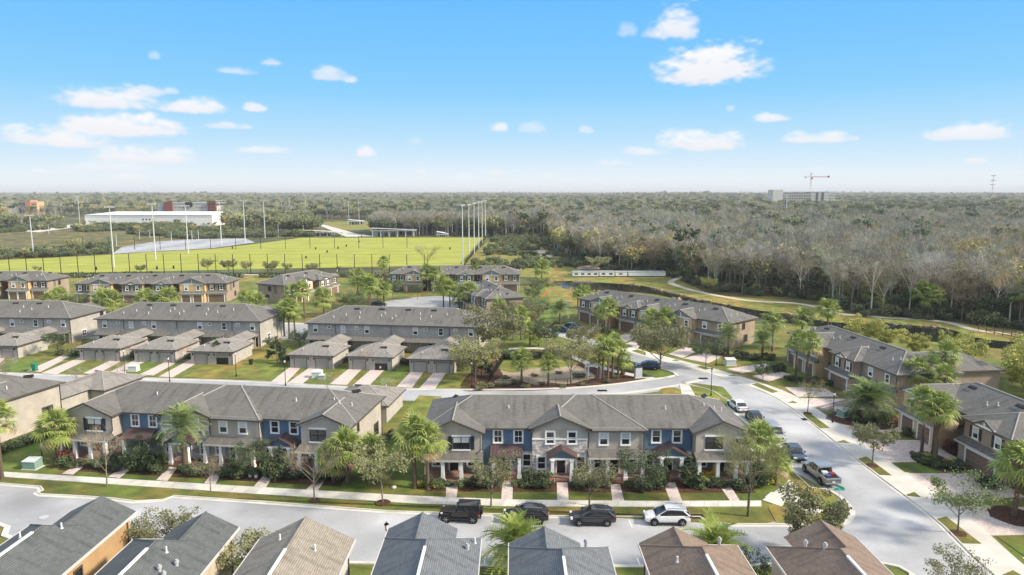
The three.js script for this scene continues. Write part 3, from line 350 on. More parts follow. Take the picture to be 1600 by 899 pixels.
// a window: frame with its panes as children; on a wall facing +z unless turned. o: blind 0..2 (panes with a blind), shut, head, wide (two lights), dark frame
function windowAt(parent, x, y, z, w, h, turn = 0, o = {}) {
  const k = [w, h, o.wide, o.dark, o.bars, o.head].join(), bw = o.trim ?? 0.14;
  const fr = once('wf' + k + bw, () => { const g = new Geo(), d = 0.07; if (o.head) g.box(-w / 2 - 0.12, w / 2 + 0.12, h / 2, h / 2 + 0.22, 0, 0.1).box(-w / 2 - 0.12, w / 2 + 0.12, -h / 2 - 0.18, -h / 2, 0, 0.1); else g.box(-w / 2 - bw, w / 2 + bw, h / 2, h / 2 + bw, 0, d).box(-w / 2 - bw, w / 2 + bw, -h / 2 - bw, -h / 2, 0, d + 0.03).box(-w / 2 - bw, -w / 2, -h / 2, h / 2, 0, d).box(w / 2, w / 2 + bw, -h / 2, h / 2, 0, d); return g.geometry(); });
  const f = mesh('window', fr, o.dark ? M.fascia : M.trim, parent); f.position.set(x, y, z); f.rotation.y = turn;
  const sash = once('ws' + k, () => { const g = new Geo(), t = 0.035; g.box(-w / 2, w / 2, -t, t, 0.03, 0.06).box(-w / 2, w / 2, h / 2 - 2 * t, h / 2, 0.03, 0.06).box(-w / 2, w / 2, -h / 2, -h / 2 + 2 * t, 0.03, 0.06).box(-w / 2, -w / 2 + 2 * t, -h / 2 + 2 * t, h / 2 - 2 * t, 0.03, 0.06).box(w / 2 - 2 * t, w / 2, -h / 2 + 2 * t, h / 2 - 2 * t, 0.03, 0.06); if (o.wide) g.box(-t, t, -h / 2, h / 2, 0.03, 0.062); if (o.bars) g.box(-0.02, 0.02, -h / 2, h / 2, 0.025, 0.05); return g.geometry(); });
  mesh('sash', sash, o.dark || o.head ? M.metalDark : M.trim, f);
  const cols = o.wide ? 2 : 1;
  for (let c = 0; c < cols; c++) for (let r = 0; r < 2; r++) {
    const pw = w / cols, pg = once('wp' + pw + ',' + h, () => new Geo().box(-pw / 2 + 0.01, pw / 2 - 0.01, -h / 4 + 0.01, h / 4 - 0.01, -0.02, 0.028).geometry());
    const p = mesh('pane', pg, (o.blind ?? 0) > 1 || ((o.blind ?? 0) === 1 && r === 0) ? M.blind : M.glass, f); p.position.set((c - (cols - 1) / 2) * pw, h / 4 - (r * h) / 2, 0);
  }
  if (o.shut) for (const s of [-1, 1]) { const sh = mesh('shutter', once('sh' + h, () => { const g = new Geo().box(-0.22, 0.22, -h / 2 - 0.05, h / 2 + 0.05, 0.02, 0.07); for (let i = 0; i < 7; i++) g.box(-0.17, 0.17, -h / 2 + 0.06 + (i * (h - 0.1)) / 7, -h / 2 + 0.06 + ((i + 0.6) * (h - 0.1)) / 7, 0.07, 0.085); return g.geometry(); }), o.shut, f); sh.position.set(s * (w / 2 + 0.3), 0, 0); }
  return f;
}
function doorAt(parent, x, y, z, w, h, turn = 0, mat = M.door) {
  const f = mesh('door', once('df' + w + h, () => new Geo().box(-w / 2 - 0.14, -w / 2, 0, h, 0, 0.07).box(w / 2, w / 2 + 0.14, 0, h, 0, 0.07).box(-w / 2 - 0.14, w / 2 + 0.14, h, h + 0.14, 0, 0.07).geometry()), M.trim, parent); f.position.set(x, y, z); f.rotation.y = turn;
  mesh('leaf', once('dl' + w + h, () => { const g = new Geo().box(-w / 2, w / 2, 0.02, h, -0.02, 0.02); for (const s of [-1, 1]) for (const [a, b] of [[0.15, 0.45], [0.52, 0.93]]) g.box(s * w * 0.25 - w * 0.16, s * w * 0.25 + w * 0.16, h * a, h * b, 0.02, 0.035); return g.geometry(); }), mat, f);
  mesh('handle', once('dh' + w, () => new Geo().bar([w * 0.38, 1, 0.05], [w * 0.38, 1.25, 0.05], 0.02, 0.02, 5).geometry()), M.galv, f);
  return f;
}
function garageDoor(parent, x, y, z, w, h, mat, turn = 0, frame = null) {
  const d = new THREE.Group(); d.name = 'garage_door'; parent.add(d); d.position.set(x, y, z); d.rotation.y = turn;
  if (frame) mesh('frame', once('gf' + w + h, () => { const b = h < 2.1 ? 0.09 : 0.18; return new Geo().box(-w / 2 - b, -w / 2, 0, h, 0, 0.09).box(w / 2, w / 2 + b, 0, h, 0, 0.09).box(-w / 2 - b, w / 2 + b, h, h + b, 0, 0.09).geometry(); }), frame, d);
  const pg = once('gp' + w + h, () => { const g = new Geo().box(-w / 2, w / 2, 0.012, h / 4 - 0.012, -0.05, 0.0), n = Math.max(4, Math.round(w / 0.62)); for (let i = 0; i < n; i++) g.box(-w / 2 + ((i + 0.14) * w) / n, -w / 2 + ((i + 0.86) * w) / n, h * 0.05, h * 0.2, 0, 0.018); return g.geometry(); });
  for (let i = 0; i < 4; i++) mesh('panel', pg, mat, d).position.set(0, (i * h) / 4, 0);
  return d;
}
function column(parent, x, z, h, w = 0.42, y = 0) {
  const c = mesh('column', once('col' + h + w, () => { const g = new Geo(), b = w / 2, t = w * 0.42; g.box(-b - 0.05, b + 0.05, 0, 0.35, -b - 0.05, b + 0.05).box(-b - 0.03, b + 0.03, h - 0.14, h, -b - 0.03, b + 0.03); for (const s of [0, 1, 2, 3]) { const q = (X, Y, Z) => [[X, Y, Z], [Z, Y, -X], [-X, Y, -Z], [-Z, Y, X]][s]; g.face(q(-b, 0.35, b), q(b, 0.35, b), q(t, h - 0.14, t), q(-t, h - 0.14, t)); } return g.geometry(); }), M.trim, parent);
  c.position.set(x, y, z); return c;
}
function pipes(parent, list, roofH) { // vents on a roof: [x, y, z]
  for (const [x, y, z] of list) mesh('vent_pipe', once('vp', () => new Geo().bar([0, -0.2, 0], [0, 0.45, 0], 0.07, 0.07, 7).bar([0, -0.02, 0], [0, 0.05, 0], 0.16, 0.1, 7).geometry()), M.vent, parent).position.set(x, y, z);
}
function boxVent(parent, x, y, z, p) { const v = mesh('roof_vent', once('bv' + p, () => new Geo().face([-0.6, 0.02, 0.25], [0.6, 0.02, 0.25], [0.6, 0.22, -0.15], [-0.6, 0.22, -0.15]).face([-0.6, -0.1, 0.25], [0.6, -0.1, 0.25], [0.6, 0.02, 0.25], [-0.6, 0.02, 0.25]).face([0.6, -0.1, 0.25], [0.6, 0, -0.15], [0.6, 0.22, -0.15], [0.6, 0.02, 0.25]).face([-0.6, 0, -0.15], [-0.6, -0.1, 0.25], [-0.6, 0.02, 0.25], [-0.6, 0.22, -0.15]).geometry()), M.metalDark, parent); v.position.set(x, y, z); return v; }
function portico(parent, cx, zw, w, z1, eave, apex, colX) { // small gabled entrance roof of standing-seam metal, blue pediment, white posts
  const p = (apex - eave) / (w / 2), r = new Geo(), t = new Geo(), s = new Geo(), b = new Geo();
  frontGable(r, b, t, null, cx - w / 2, cx + w / 2, z1, zw, eave, p, 0.2);
  for (let i = 1; i < 7; i++) for (const q of [-1, 1]) { const z = zw + ((z1 - zw) * i) / 7; s.face([cx, apex + 0.05, z], [cx, apex + 0.05, z + 0.05], [cx + (q * w) / 2, eave + 0.05, z + 0.05], [cx + (q * w) / 2, eave + 0.05, z]); }
  const roof = r.build('porch_roof', M.seam, parent); mesh('seam', s.geometry(), M.seam, roof);
  t.build('rake_board', M.fascia, parent); b.build('pediment', M.blue, parent);
  const wt = new Geo(); rakeTrim(wt, cx - w / 2 + 0.3, cx + w / 2 - 0.3, z1 - 0.2, eave + 0.12, p, 0.13, 0.05); wt.box(cx - w / 2 + 0.25, cx + w / 2 - 0.25, eave - 0.28, eave - 0.1, z1 - 0.32, z1 - 0.12); wt.build('white_moulding', M.trim, parent);
  for (const x of colX) column(parent, x, z1 - 0.28, eave - 0.28);
}
function downspout(parent, pts, r = 0.055) { const g = new Geo(); for (let i = 0; i < pts.length - 1; i++) g.bar(pts[i], pts[i + 1], r, r, 5); return g.build('downspout', M.fascia, parent); }

// the front rows: six houses under one roof. Local frame: x along the front, z towards the street, origin at the left front corner
function frontRow(label, pos, turn) {
  const t = thing('townhouse_row', label, 'townhouse row', pos, turn, 'grey and blue townhouse rows'), E = [0, 6.45, 12.4, 18.8, 25.3, 31.2, 37.1], H = 5.5;
  const wg = new Geo(), wb = new Geo(), st = new Geo(), sd = new Geo(), low = new Geo();
  // grey projecting ends, porch set back below
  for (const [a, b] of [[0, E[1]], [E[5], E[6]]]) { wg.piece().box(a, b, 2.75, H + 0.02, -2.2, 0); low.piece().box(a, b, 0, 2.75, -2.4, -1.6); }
  wg.piece().box(0.004, E[6] - 0.004, 0, H, -11.9, -2.2);
  wb.box(E[1], E[2], 2.65, H + 0.1, -2.1, -1.8).piece().box(E[4], E[5], 2.65, H + 0.1, -2.1, -1.8); st.box(E[1], E[2], 0, 2.65, -2.1, -1.76).piece().box(E[4], E[5], 0, 2.65, -2.1, -1.76); wb.piece().box(E[1] + 0.2, E[1] + 4.2, 0.9, 2.66, -1.77, -1.74);
  wg.piece().box(E[2], E[4], 0, H + 0.3, -2.19, -1.0); st.piece().box(E[2] - 0.03, E[3], 0, 4.32, -2.15, -0.94);
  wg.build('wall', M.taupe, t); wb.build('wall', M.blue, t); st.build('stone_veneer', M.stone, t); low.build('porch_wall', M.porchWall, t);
  new Geo().box(E[2] - 0.06, E[3] + 0.03, 4.32, 4.5, -1.0, -0.88).build('band_course', M.trim, t);
  // roofs
  const r = new Geo(), f = new Geo(), rc = new Geo(), gw = new Geo(), P = 0.42, h = 5.6;
  hip(r, -0.5, 37.6, -12.5, -1.3, h, P, { axis: 'x', trim: f, ridge: rc });
  const ap = h + 5.6 * P + 0.03, xl = 12.0, xr = 25.75, zf = -0.5; // the wider middle pair comes forward under its own hip
  r.piece(); f.piece(); rc.piece();
  const y1 = h + ((ap - h) * 0.55) / 6.4; r.face([19.2, y1, -1.05], [19.2, h, zf], [xr, h, zf], [19.9, ap, -6.9], [17.9, ap, -6.9], [xl, y1, -1.05]).face([xr, h, zf], [xr, h, -3], [20.2, ap, -7.4], [19.9, ap, -6.9]).face([xl, h, -3], [xl, h, zf], [17.9, ap, -6.9], [17.6, ap, -7.4]); f.box(19.3, xr, h - 0.2, h + 0.01, zf - 0.02, zf + 0.03).box(xr, xr + 0.04, h - 0.2, h, -1.4, zf); f.face([19.3, h - 0.18, -1.4], [xr, h - 0.18, -1.4], [xr, h - 0.18, zf], [19.3, h - 0.18, zf]);
  rc.bar([xr, h, zf], [19.9, ap, -6.9], 0.11, 0.11, 5).piece().bar([15.6, h + 1.3, -4.0], [17.9, ap, -6.9], 0.11, 0.11, 5);
  for (const [a, b] of [[-0.52, 6.9], [30.7, 37.62]]) frontGable(r, gw, f, rc, a, b, 0.45, -6.4, h + 0.02, P);
  frontGable(r, gw, f, rc, 11.95, 19.25, -0.42, -5.2, 5.78, P, 0.5);
  f.box(11.95, 12.6, 5.5, 5.8, -0.95, -0.4).box(18.6, 19.25, 5.5, 5.8, -0.95, -0.4);
  const roof = r.build('roof', M.roofGrey, t); rc.build('ridge_cap', M.ridgeGrey, roof); f.build('gutter', M.fascia, roof); gw.build('gable_wall', M.taupe, t);
  const gt = new Geo(); for (const [a, b, z, y] of [[-0.3, 6.7, 0.02, h - 0.1], [30.9, 37.4, 0.02, h - 0.1], [12.3, 18.9, -0.9, 5.72]]) rakeTrim(gt, a, b, z, y, P, 0.16, 0.1); gt.build('rake_trim', M.trim, t);
  pipes(roof, [[28.6, 6.9, -4.5], [33.4, 7.0, -5.0], [34.4, 6.9, -4.2], [35.6, 6.4, -5.2], [9.6, 6.9, -4.6]]); boxVent(roof, 3.0, 7.0, -9.0, 1).rotation.y = -0.9; boxVent(roof, 34.6, 7.0, -9.4, 1).rotation.y = 0.9;
  // porches
  const pr = new Geo(), pt = new Geo(), pf = new Geo();
  for (const [a, b] of [[-0.3, 6.65], [31.0, 37.4]]) { leanTo(pr, pt, a, b, 0, 3.15, 1.35, 2.72); pf.piece().box(a + 0.2, b - 0.2, 0, 0.3, -1.6, 1.3); }
  leanTo(pr, pt, 18.85, 25.5, -1, 3.2, 0.6, 2.72); pf.piece().box(18.9, 25.3, 0, 0.3, -1, 0.5).piece().box(7.6, 11.1, 0, 0.25, -1.75, 0).piece().box(14.3, 17.5, 0, 0.25, -0.94, 0.8).piece().box(26.9, 30, 0, 0.25, -1.75, 0.3);
  pr.build('porch_roof', M.roofGrey, t); pt.build('porch_fascia', M.fasciaLight, t); pf.build('porch_floor', M.paverRed, t);
  for (const x of [0.25, 2.1, 4.2, 6.2, 31.4, 33.5, 35.6, 36.9]) column(t, x, 1.05, 2.55, 0.42);
  for (const x of [18.95, 21.0, 23.1, 25.1]) column(t, x, 0.3, 2.55);
  // lean-to awning of standing-seam metal on the first blue house
  const aw = new Geo(), as = new Geo(); leanTo(aw, as, 7.5, 11.2, -1.78, 3.45, 0.1, 2.7); for (let i = 0; i <= 9; i++) { const x = 7.5 + (3.7 * i) / 9; as.face([x - 0.03, 2.77, 0.1], [x + 0.03, 2.77, 0.1], [x + 0.03, 3.52, -1.78], [x - 0.03, 3.52, -1.78]); } const aroof = aw.build('awning', M.seam, t); mesh('seam', as.geometry(), M.seam, aroof);
  for (const x of [7.85, 10.85]) column(t, x, -0.12, 2.55);
  portico(t, 15.75, -0.96, 3.5, 0.95, 2.85, 3.85, [14.65, 16.85]); portico(t, 28.45, -1.78, 3.9, 0.35, 2.85, 3.9, [27.3, 29.6]);
  // windows and doors
  windowAt(t, 4.15, 4.32, 0, 1.95, 1.5, 0, { wide: true, head: true, shut: M.shutter, blind: 1 }); windowAt(t, 33.3, 4.32, 0, 2.0, 1.5, 0, { wide: true, head: true }); windowAt(t, 1.0, 4.5, 0, 0.75, 0.75, 0, { head: true }); windowAt(t, 36.2, 4.5, 0, 0.75, 0.75, 0, { head: true });
  for (const [x, b] of [[8.35, 0], [10.75, 0], [27.0, 0], [29.45, 0]]) windowAt(t, x, 4.45, -1.8, 0.95, 1.5, 0, { bars: x < 20, blind: b });
  windowAt(t, 14.45, 4.6, -0.94, 0.95, 1.45, 0, {}); windowAt(t, 17.0, 4.6, -0.94, 0.95, 1.45, 0, {}); windowAt(t, 20.7, 4.45, -1, 0.95, 1.45, 0, { blind: 1 }); windowAt(t, 23.25, 4.45, -1, 0.95, 1.45, 0, { blind: 1 });
  for (const [x, z] of [[11.75, -1.76], [13.45, -0.94], [18.05, -0.94], [26.2, -1.76], [30.75, -1.76]]) windowAt(t, x, 1.55, z, 0.95, 1.5, 0, {}); windowAt(t, 24.15, 1.6, -1, 1.0, 1.5); windowAt(t, 20.1, 1.6, -1, 1.0, 1.5);
  for (const [x, z] of [[3.15, -1.6], [9.3, -1.76], [15.75, -0.94], [22.0, -1], [28.45, -1.76], [34.6, -1.6]]) doorAt(t, x, 0.28, z, 1.0, 2.1); windowAt(t, 1.1, 1.6, -1.6, 0.9, 1.4); windowAt(t, 5.2, 1.6, -1.6, 0.9, 1.4); windowAt(t, 32.4, 1.6, -1.6, 1.1, 1.5); windowAt(t, 36.3, 1.6, -1.6, 0.8, 1.4);
  for (const [z, y, w, hh] of [[-3.1, 4.6, 0.5, 1.3], [-9.6, 1.9, 1.5, 1.5]]) windowAt(t, 37.1, y, z, w, hh, Math.PI / 2, { dark: true, wide: w > 1 });
  for (const s of [[[37.2, 5.4, -11.8], [37.2, 0, -11.8]], [[37.2, 5.4, -0.9], [37.2, 2.9, -0.9], [37.2, 0, -0.9]], [[6.55, 5.4, 0.02], [6.55, 3.6, 0.02], [5.9, 3.1, 0.3]], [[18.95, 5.4, -0.95], [18.95, 3.3, -0.95]], [[31.12, 5.4, -1.5], [31.12, 3.0, -1.5]], [[25.4, 5.4, -0.9], [25.4, 3.1, -0.9]]]) downspout(t, s);
  return t;
}
// rear side of the same rows as seen across the lane, with tall and small windows in pairs. x along the rear wall, z towards the lane
function rearRow(label, pos, turn) {
  const t = thing('townhouse_row', label, 'townhouse row', pos, turn, 'grey townhouse rows seen from the rear'), L = 36.8, h = 5.6, r = new Geo(), f = new Geo(), rc = new Geo();
  new Geo().box(0, L, 0, 5.5, -12, 0).build('wall', M.greyWall, t);
  hip(r, -0.5, L + 0.5, -12.5, 0.5, h, 0.42, { axis: 'x', trim: f, ridge: rc });
  for (const x of [4.2, 16, 21, 32.6]) frontGable(r, null, f, null, x - 3.2, x + 3.2, -12.9, -7, 5.75, 0.4);
  const roof = r.build('roof', M.roofGrey, t); f.build('gutter', M.fascia, roof); rc.build('ridge_cap', M.ridgeGrey, roof);
  const y = (z) => 5.6 + 0.42 * (0.5 - z);
  pipes(roof, [5.2, 7.6, 10.4, 10.9, 15.4, 15.9, 18, 18.5, 23.6, 24.1, 26.2, 29.4].map((x, i) => { const z = -1.6 - (i % 3) * 0.9; return [x, y(z), z]; }));
  for (const x of [9.2, 14.8, 20.6, 26.2]) boxVent(roof, x, y(-4.9), -4.9, 2);
  [[1.75, 1], [7.8, 2], [13.0, 1], [23.4, 1], [28.8, 0], [35.1, 1]].forEach(([x, b]) => windowAt(t, x, 4.35, 0, 0.95, 1.5, 0, { blind: b, trim: 0.05 }));
  [[4.8, 0], [10.8, 1], [25.6, 0], [31.9, 1]].forEach(([x, b]) => windowAt(t, x, 4.75, 0, 0.7, 0.6, 0, { blind: b, trim: 0.05 }));
  const lr = new Geo(), lt = new Geo(), dk = new Geo(); for (const [a, b] of [[0.2, 5.2], [7.4, 16.6], [19.6, 28.8], [31.6, 36.6]]) { leanTo(lr, lt, a, b, 0, 3.05, 2.1, 2.4); for (const x of [a + 0.5, b - 0.8]) { doorAt(t, x, 0, 0.02, 0.9, 2.05); windowAt(t, x + (x < (a + b) / 2 ? 1.5 : -1.5), 1.4, 0, 1.0, 1.3, 0, { trim: 0.05 }); } dk.piece().box(a + 0.05, a + 0.2, 0, 2.3, 1.8, 1.95).piece().box(b - 0.2, b - 0.05, 0, 2.3, 1.8, 1.95); }
  lr.build('rear_porch_roof', M.roofGrey, t); lt.build('porch_fascia', M.fascia, t); dk.build('porch_post', M.taupe, t);
  for (const x of [6.1, 18.2, 30.6]) downspout(t, [[x, 5.4, 0.08], [x, 3.6, 0.08], [x + 1.2, 2.9, 1.2], [x + 2, 2.5, 2]]);
  downspout(t, [[L - 0.05, 5.4, 0.08], [L - 0.05, 0, 0.08]]); windowAt(t, L, 4.4, -10.4, 1.0, 1.4, Math.PI / 2, { dark: true }); windowAt(t, L, 1.5, -4, 1.4, 1.3, Math.PI / 2, { wide: true, trim: 0.06 });
  return t;
}
// detached two-car garage of the rear rows, with the covered way to the house behind
function rearGarage(label, pos, turn, open = 0) {
  const t = thing('garage', label, 'garage', pos, turn, 'grey garages along the lane'), w = 8.4, d = 8, r = new Geo(), f = new Geo(), rc = new Geo(), wl = new Geo();
  wl.box(0, w, 0, 2.6, -d, 0).piece().box(2.6, 6, 0, 2.5, -14, -d); wl.build('wall', M.greyWall, t);
  hip(r, -0.45, w + 0.45, -d - 0.45, 0.45, 2.65, 0.38, { axis: 'x', trim: f, ridge: rc }); hip(r, 2, 6.8, -14.5, -d + 2.5, 2.75, 0.42, { axis: 'z', b: false, a: false });
  const roof = r.build('roof', M.roofLight, t); f.build('gutter', M.fascia, roof); rc.build('ridge_cap', M.ridgeGrey, roof); boxVent(roof, 6.1, 3.75, -2.5, 3); pipes(roof, [[2.2, 3.2, -1.2]]);
  for (const [x, k] of [[2.05, 1], [6.3, 2]]) { if (k === open) { new Geo().box(x - 1.2, x + 1.2, 0, 2.15, -0.02, 0.012).build('dark_opening', M.door, t); garageDoor(t, x, 1.35, 0.03, 2.4, 0.8, M.garageGrey); } else garageDoor(t, x, 0, 0.03, 2.4, 2.0, M.garageGrey, 0, M.garageFrame); }
  for (const x of [0.45, 3.65, 4.75, 7.85]) mesh('wall_lamp', once('wl', () => new Geo().box(-0.07, 0.07, 0, 0.32, 0, 0.16).box(-0.1, 0.1, 0.32, 0.37, 0, 0.19).geometry()), M.metalDark, t).position.set(x, 1.75, 0);
  downspout(t, [[w - 0.06, 2.5, 0.06], [w - 0.06, 0, 0.06]]);
  return t;
}
// brown and tan rows with garages to the front. sections: [width, kind]; T tan block, B brown block, G flush brown, R recess
function brownRow(label, pos, turn, sections, depth = 11.5, wing = 0) {
  const t = thing('townhouse_row', label, 'townhouse row', pos, turn, 'brown and tan townhouse rows'), L = sections.reduce((s, q) => s + q[0], 0), h = 5.65, P = 0.42;
  const r = new Geo(), f = new Geo(), rc = new Geo(), tan = new Geo(), br = new Geo(), dark = new Geo(), tr = new Geo(), pr = new Geo(), gl = new Geo();
  br.box(0, L, 0, 5.5, -depth, -4.2); hip(r, -0.5, L + 0.5, -depth - 0.5, -0.9, h, P, { axis: 'x', trim: f, ridge: rc });
  if (wing) { br.piece().box(L - 9.5, L - 1, 0, 5.45, -depth - wing, -depth + 0.5); hip(r, L - 10, L - 0.5, -depth - wing - 0.5, -depth + 5, h - 0.02, P, { axis: 'z', b: false, trim: f, ridge: rc }); }
  let x = 0;
  const truss = (cx, z, w, y) => { const p = 0.5, k = w / 2; frontGable(r, null, f, null, cx - k, cx + k, z + 0.1, z - 3.2, y, p, 0.3); gl.piece().face([cx - k + 0.3, y, z - 0.1], [cx + k - 0.3, y, z - 0.1], [cx, y + (k - 0.3) * p, z - 0.1]); rakeTrim(tr, cx - k + 0.15, cx + k - 0.15, z - 0.02, y + 0.04, p, 0.2, 0.08); tr.box(cx - k + 0.2, cx + k - 0.2, y - 0.06, y + 0.16, z - 0.08, z + 0.06).box(cx - 0.1, cx + 0.1, y + 0.16, y + (k - 0.3) * p - 0.1, z - 0.08, z + 0.05); };
  for (const [w, k] of sections) {
    const a = x, b = x + w, m = (a + b) / 2; x = b;
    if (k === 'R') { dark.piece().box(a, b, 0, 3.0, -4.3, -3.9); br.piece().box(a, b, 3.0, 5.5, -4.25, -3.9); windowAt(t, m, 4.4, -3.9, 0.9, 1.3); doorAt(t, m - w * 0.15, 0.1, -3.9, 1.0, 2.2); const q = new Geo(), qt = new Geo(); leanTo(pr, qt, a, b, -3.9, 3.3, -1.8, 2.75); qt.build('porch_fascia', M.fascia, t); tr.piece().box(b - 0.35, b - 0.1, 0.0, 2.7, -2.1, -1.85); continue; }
    const z = k === 'G' ? -1.4 : 0, W = k === 'T' ? tan : br; W.piece().box(a, b, 2.9, 5.5, z - 4, z); W.box(a + 0.003, b - 0.003, 0, 2.9, z - 4, z - 0.2);
    if (k === 'T') { frontGable(r, gl, f, rc, a - 0.45, b + 0.45, z + 0.45, z - 8.2, h + 0.015, P, 0.5); rakeTrim(tr, a - 0.2, b + 0.2, z + 0.1, h - 0.06, P, 0.2, 0.08); tr.box(a + 0.02, b - 0.02, h - 0.22, h + 0.02, z - 0.02, z + 0.1).box(m - 0.12, m + 0.12, h, h + (w / 2) * P - 0.2, z, z + 0.07); } else if (k !== 'G') hip(r, a - 0.4, b + 0.4, z - 7.5, z + 0.42, h + 0.015, P, { axis: 'z', a: false, trim: f, ridge: rc });
    if (k === 'B') truss(m, z + 0.44, w * 0.5, h - 0.02);
    const qt = new Geo(); leanTo(pr, qt, a - 0.25, b + 0.25, z, 3.35, z + 1.0, 2.85); qt.build('porch_fascia', M.fasciaLight, t); W.box(a + 0.002, b - 0.002, 0, 2.86, z - 0.19, z + 0.55);
    const gw = Math.min(w - 1.4, 4.6); if (w > 5.6 && k === 'T') { garageDoor(t, a + w * 0.27, 0, z + 0.56, 2.4, 2.3, M.garageBrown, 0, M.trim); garageDoor(t, b - w * 0.27, 0, z + 0.56, 2.4, 2.3, M.garageBrown, 0, M.trim); } else garageDoor(t, m, 0, z + 0.56, gw, 2.3, M.garageBrown, 0, M.trim);
    const sh = k === 'B' || k === 'G' ? (k === 'G' && w > 6 ? null : M.shutterDark) : null; for (const s of [-0.24, 0.24]) windowAt(t, m + s * w, 4.35, z, 0.9, 1.35, 0, { shut: sh, blind: s < 0 || k === 'B' ? 1 : 0 });
    downspout(t, [[b - 0.06, 5.4, z + 0.05], [b - 0.06, 3.4, z + 0.05]]);
  }
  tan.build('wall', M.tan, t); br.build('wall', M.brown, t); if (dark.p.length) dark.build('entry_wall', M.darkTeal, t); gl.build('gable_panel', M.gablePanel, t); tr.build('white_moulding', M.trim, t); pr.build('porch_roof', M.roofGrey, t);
  const roof = r.build('roof', M.roofGrey, t); f.build('gutter', M.fascia, roof); rc.build('ridge_cap', M.ridgeGrey, roof);
  const y = (z) => h + P * (-0.9 - z); for (let i = 0; i < L / 8; i++) { pipes(roof, [[3 + i * 8, y(-3.4) + 0.1, -3.4], [4 + i * 8, y(-4) + 0.1, -4]]); boxVent(roof, 6 + i * 8, y(-5.2) + 0.1, -5.2, 2); }
  for (const [wx, tn] of [[0, -Math.PI / 2], [L, Math.PI / 2]]) { windowAt(t, wx, 4.3, -7, 0.9, 1.2, tn, { dark: true }); windowAt(t, wx, 1.6, -8, 1.2, 1.3, tn, { dark: true }); }
  return t;
}
M.gutterPale = std('gutterPale', [0.6, 0.58, 0.54], 0.5);
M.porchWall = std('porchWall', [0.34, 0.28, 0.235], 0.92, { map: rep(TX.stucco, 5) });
M.gablePanel = std('gablePanel', [0.3, 0.33, 0.35], 0.5);
// houses nearest the camera, seen from behind over their roofs: a narrow gable at the street end, a wider hipped body behind. x0..x1 eaves, g0..g1 gable eaves, zg street end, zb body end
function nearHouse(label, wallMat, roofMat, x0, x1, g0, g1, zg, zb, vents) {
  const cx = (x0 + x1) / 2, t = thing('narrow_house', label, 'house', [cx, zb + 8], 0, 'houses in the front left to right row'), X = (x) => x - cx, Z = (z) => z - zb - 8, P = 0.5, h = 5.6, r = new Geo(), f = new Geo(), rc = new Geo(), w = new Geo(), wv = new Geo(), zn = -33;
  delete t.userData.group;
  w.box(X(x0) + 0.4, X(x1) - 0.4, 0, 5.45, Z(zb) + 0.4, Z(zn)); w.piece().box(X(g0) + 0.41, X(g1) - 0.41, 0, 5.44, Z(zg) + 0.4, Z(zb) + 1); const gm = (g0 + g1) / 2, gt = 5.45 + ((g1 - g0) / 2 - 0.4) * P; w.face([X(g0) + 0.4, 5.44, Z(zg) + 0.4], [X(g1) - 0.4, 5.44, Z(zg) + 0.4], [X(gm), gt, Z(zg) + 0.4]); w.build('wall', wallMat, t);
  const full = Math.abs(g1 - g0 - (x1 - x0)) < 0.1, top = full ? hip(r, X(x0), X(x1), Z(zg), Z(zn), h, P, { axis: 'z', a: false, b: false, ridge: rc }) : hip(r, X(x0), X(x1), Z(zb), Z(zn), h, P, { axis: 'z', b: false, ridge: rc });
  if (!full) hip(r, X(g0) + (g0 === x0 ? 0.012 : 0), X(g1) - (g1 === x1 ? 0.012 : 0), Z(zg), Z(zb) + (g1 - g0) / 2, h + 0.004, P, { axis: 'z', a: false, b: false, ridge: rc });
  f.box(X(x0) - 0.06, X(x0) + 0.01, h - 0.2, h + 0.03, Z(g0 === x0 ? zg : zb), Z(zn)).piece().box(X(x1) - 0.01, X(x1) + 0.06, h - 0.2, h + 0.03, Z(g1 === x1 ? zg : zb), Z(zn)); if (!full) f.box(X(x0), X(x1), h - 0.2, h + 0.02, Z(zb) - 0.06, Z(zb) + 0.02);
  rakeTrim(f, X(g0), X(g1), Z(zg) - 0.03, h + 0.02, P, 0.2, 0.04); r.face([X(x0), h - 0.16, Z(zb)], [X(x1), h - 0.16, Z(zb)], [X(x1), h - 0.16, Z(zn)], [X(x0), h - 0.16, Z(zn)]);
  const roof = r.build('roof', roofMat, t); f.build('gutter', M.gutterPale, roof); rc.build('ridge_cap', roofMat, roof);
  wv.box(-0.1, 0.1, top - 0.05, top + 0.1, Z(zb) + (full ? 5.0 : 4.9), Z(zn)).build('ridge_vent', M.vent, roof);
  for (const [vx, vz, k] of vents) { const y = top - Math.abs(X(vx)) * P; if (k) mesh('turbine_vent', once('tv', () => new Geo().bar([0, -0.15, 0], [0, 0.2, 0], 0.13, 0.13, 8).bar([0, 0.2, 0], [0, 0.32, 0], 0.17, 0.2, 8).bar([0, 0.32, 0], [0, 0.46, 0], 0.2, 0.08, 8).geometry()), M.galv, roof).position.set(X(vx), y, Z(vz)); else pipes(roof, [[X(vx), y, Z(vz)]]); }
  for (const [z, s] of [[zg + 0.9, 1], [zg + 0.9, -1]]) downspout(t, [[s > 0 ? X(g1) - 0.34 : X(g0) + 0.34, 5.4, Z(z)], [s > 0 ? X(g1) - 0.34 : X(g0) + 0.34, 0, Z(z)]]);
  windowAt(t, X(x1) - 0.4, 3.9, Z(zb) + 5.2, 0.8, 1.5, Math.PI / 2, { dark: true }); windowAt(t, X(x0) + 0.4, 3.9, Z(zb) + 5.2, 0.8, 1.5, -Math.PI / 2, { dark: true }); windowAt(t, X(gm), 3.9, Z(zg) + 0.4, 1.6, 1.4, Math.PI, { wide: true });
  return t;
}

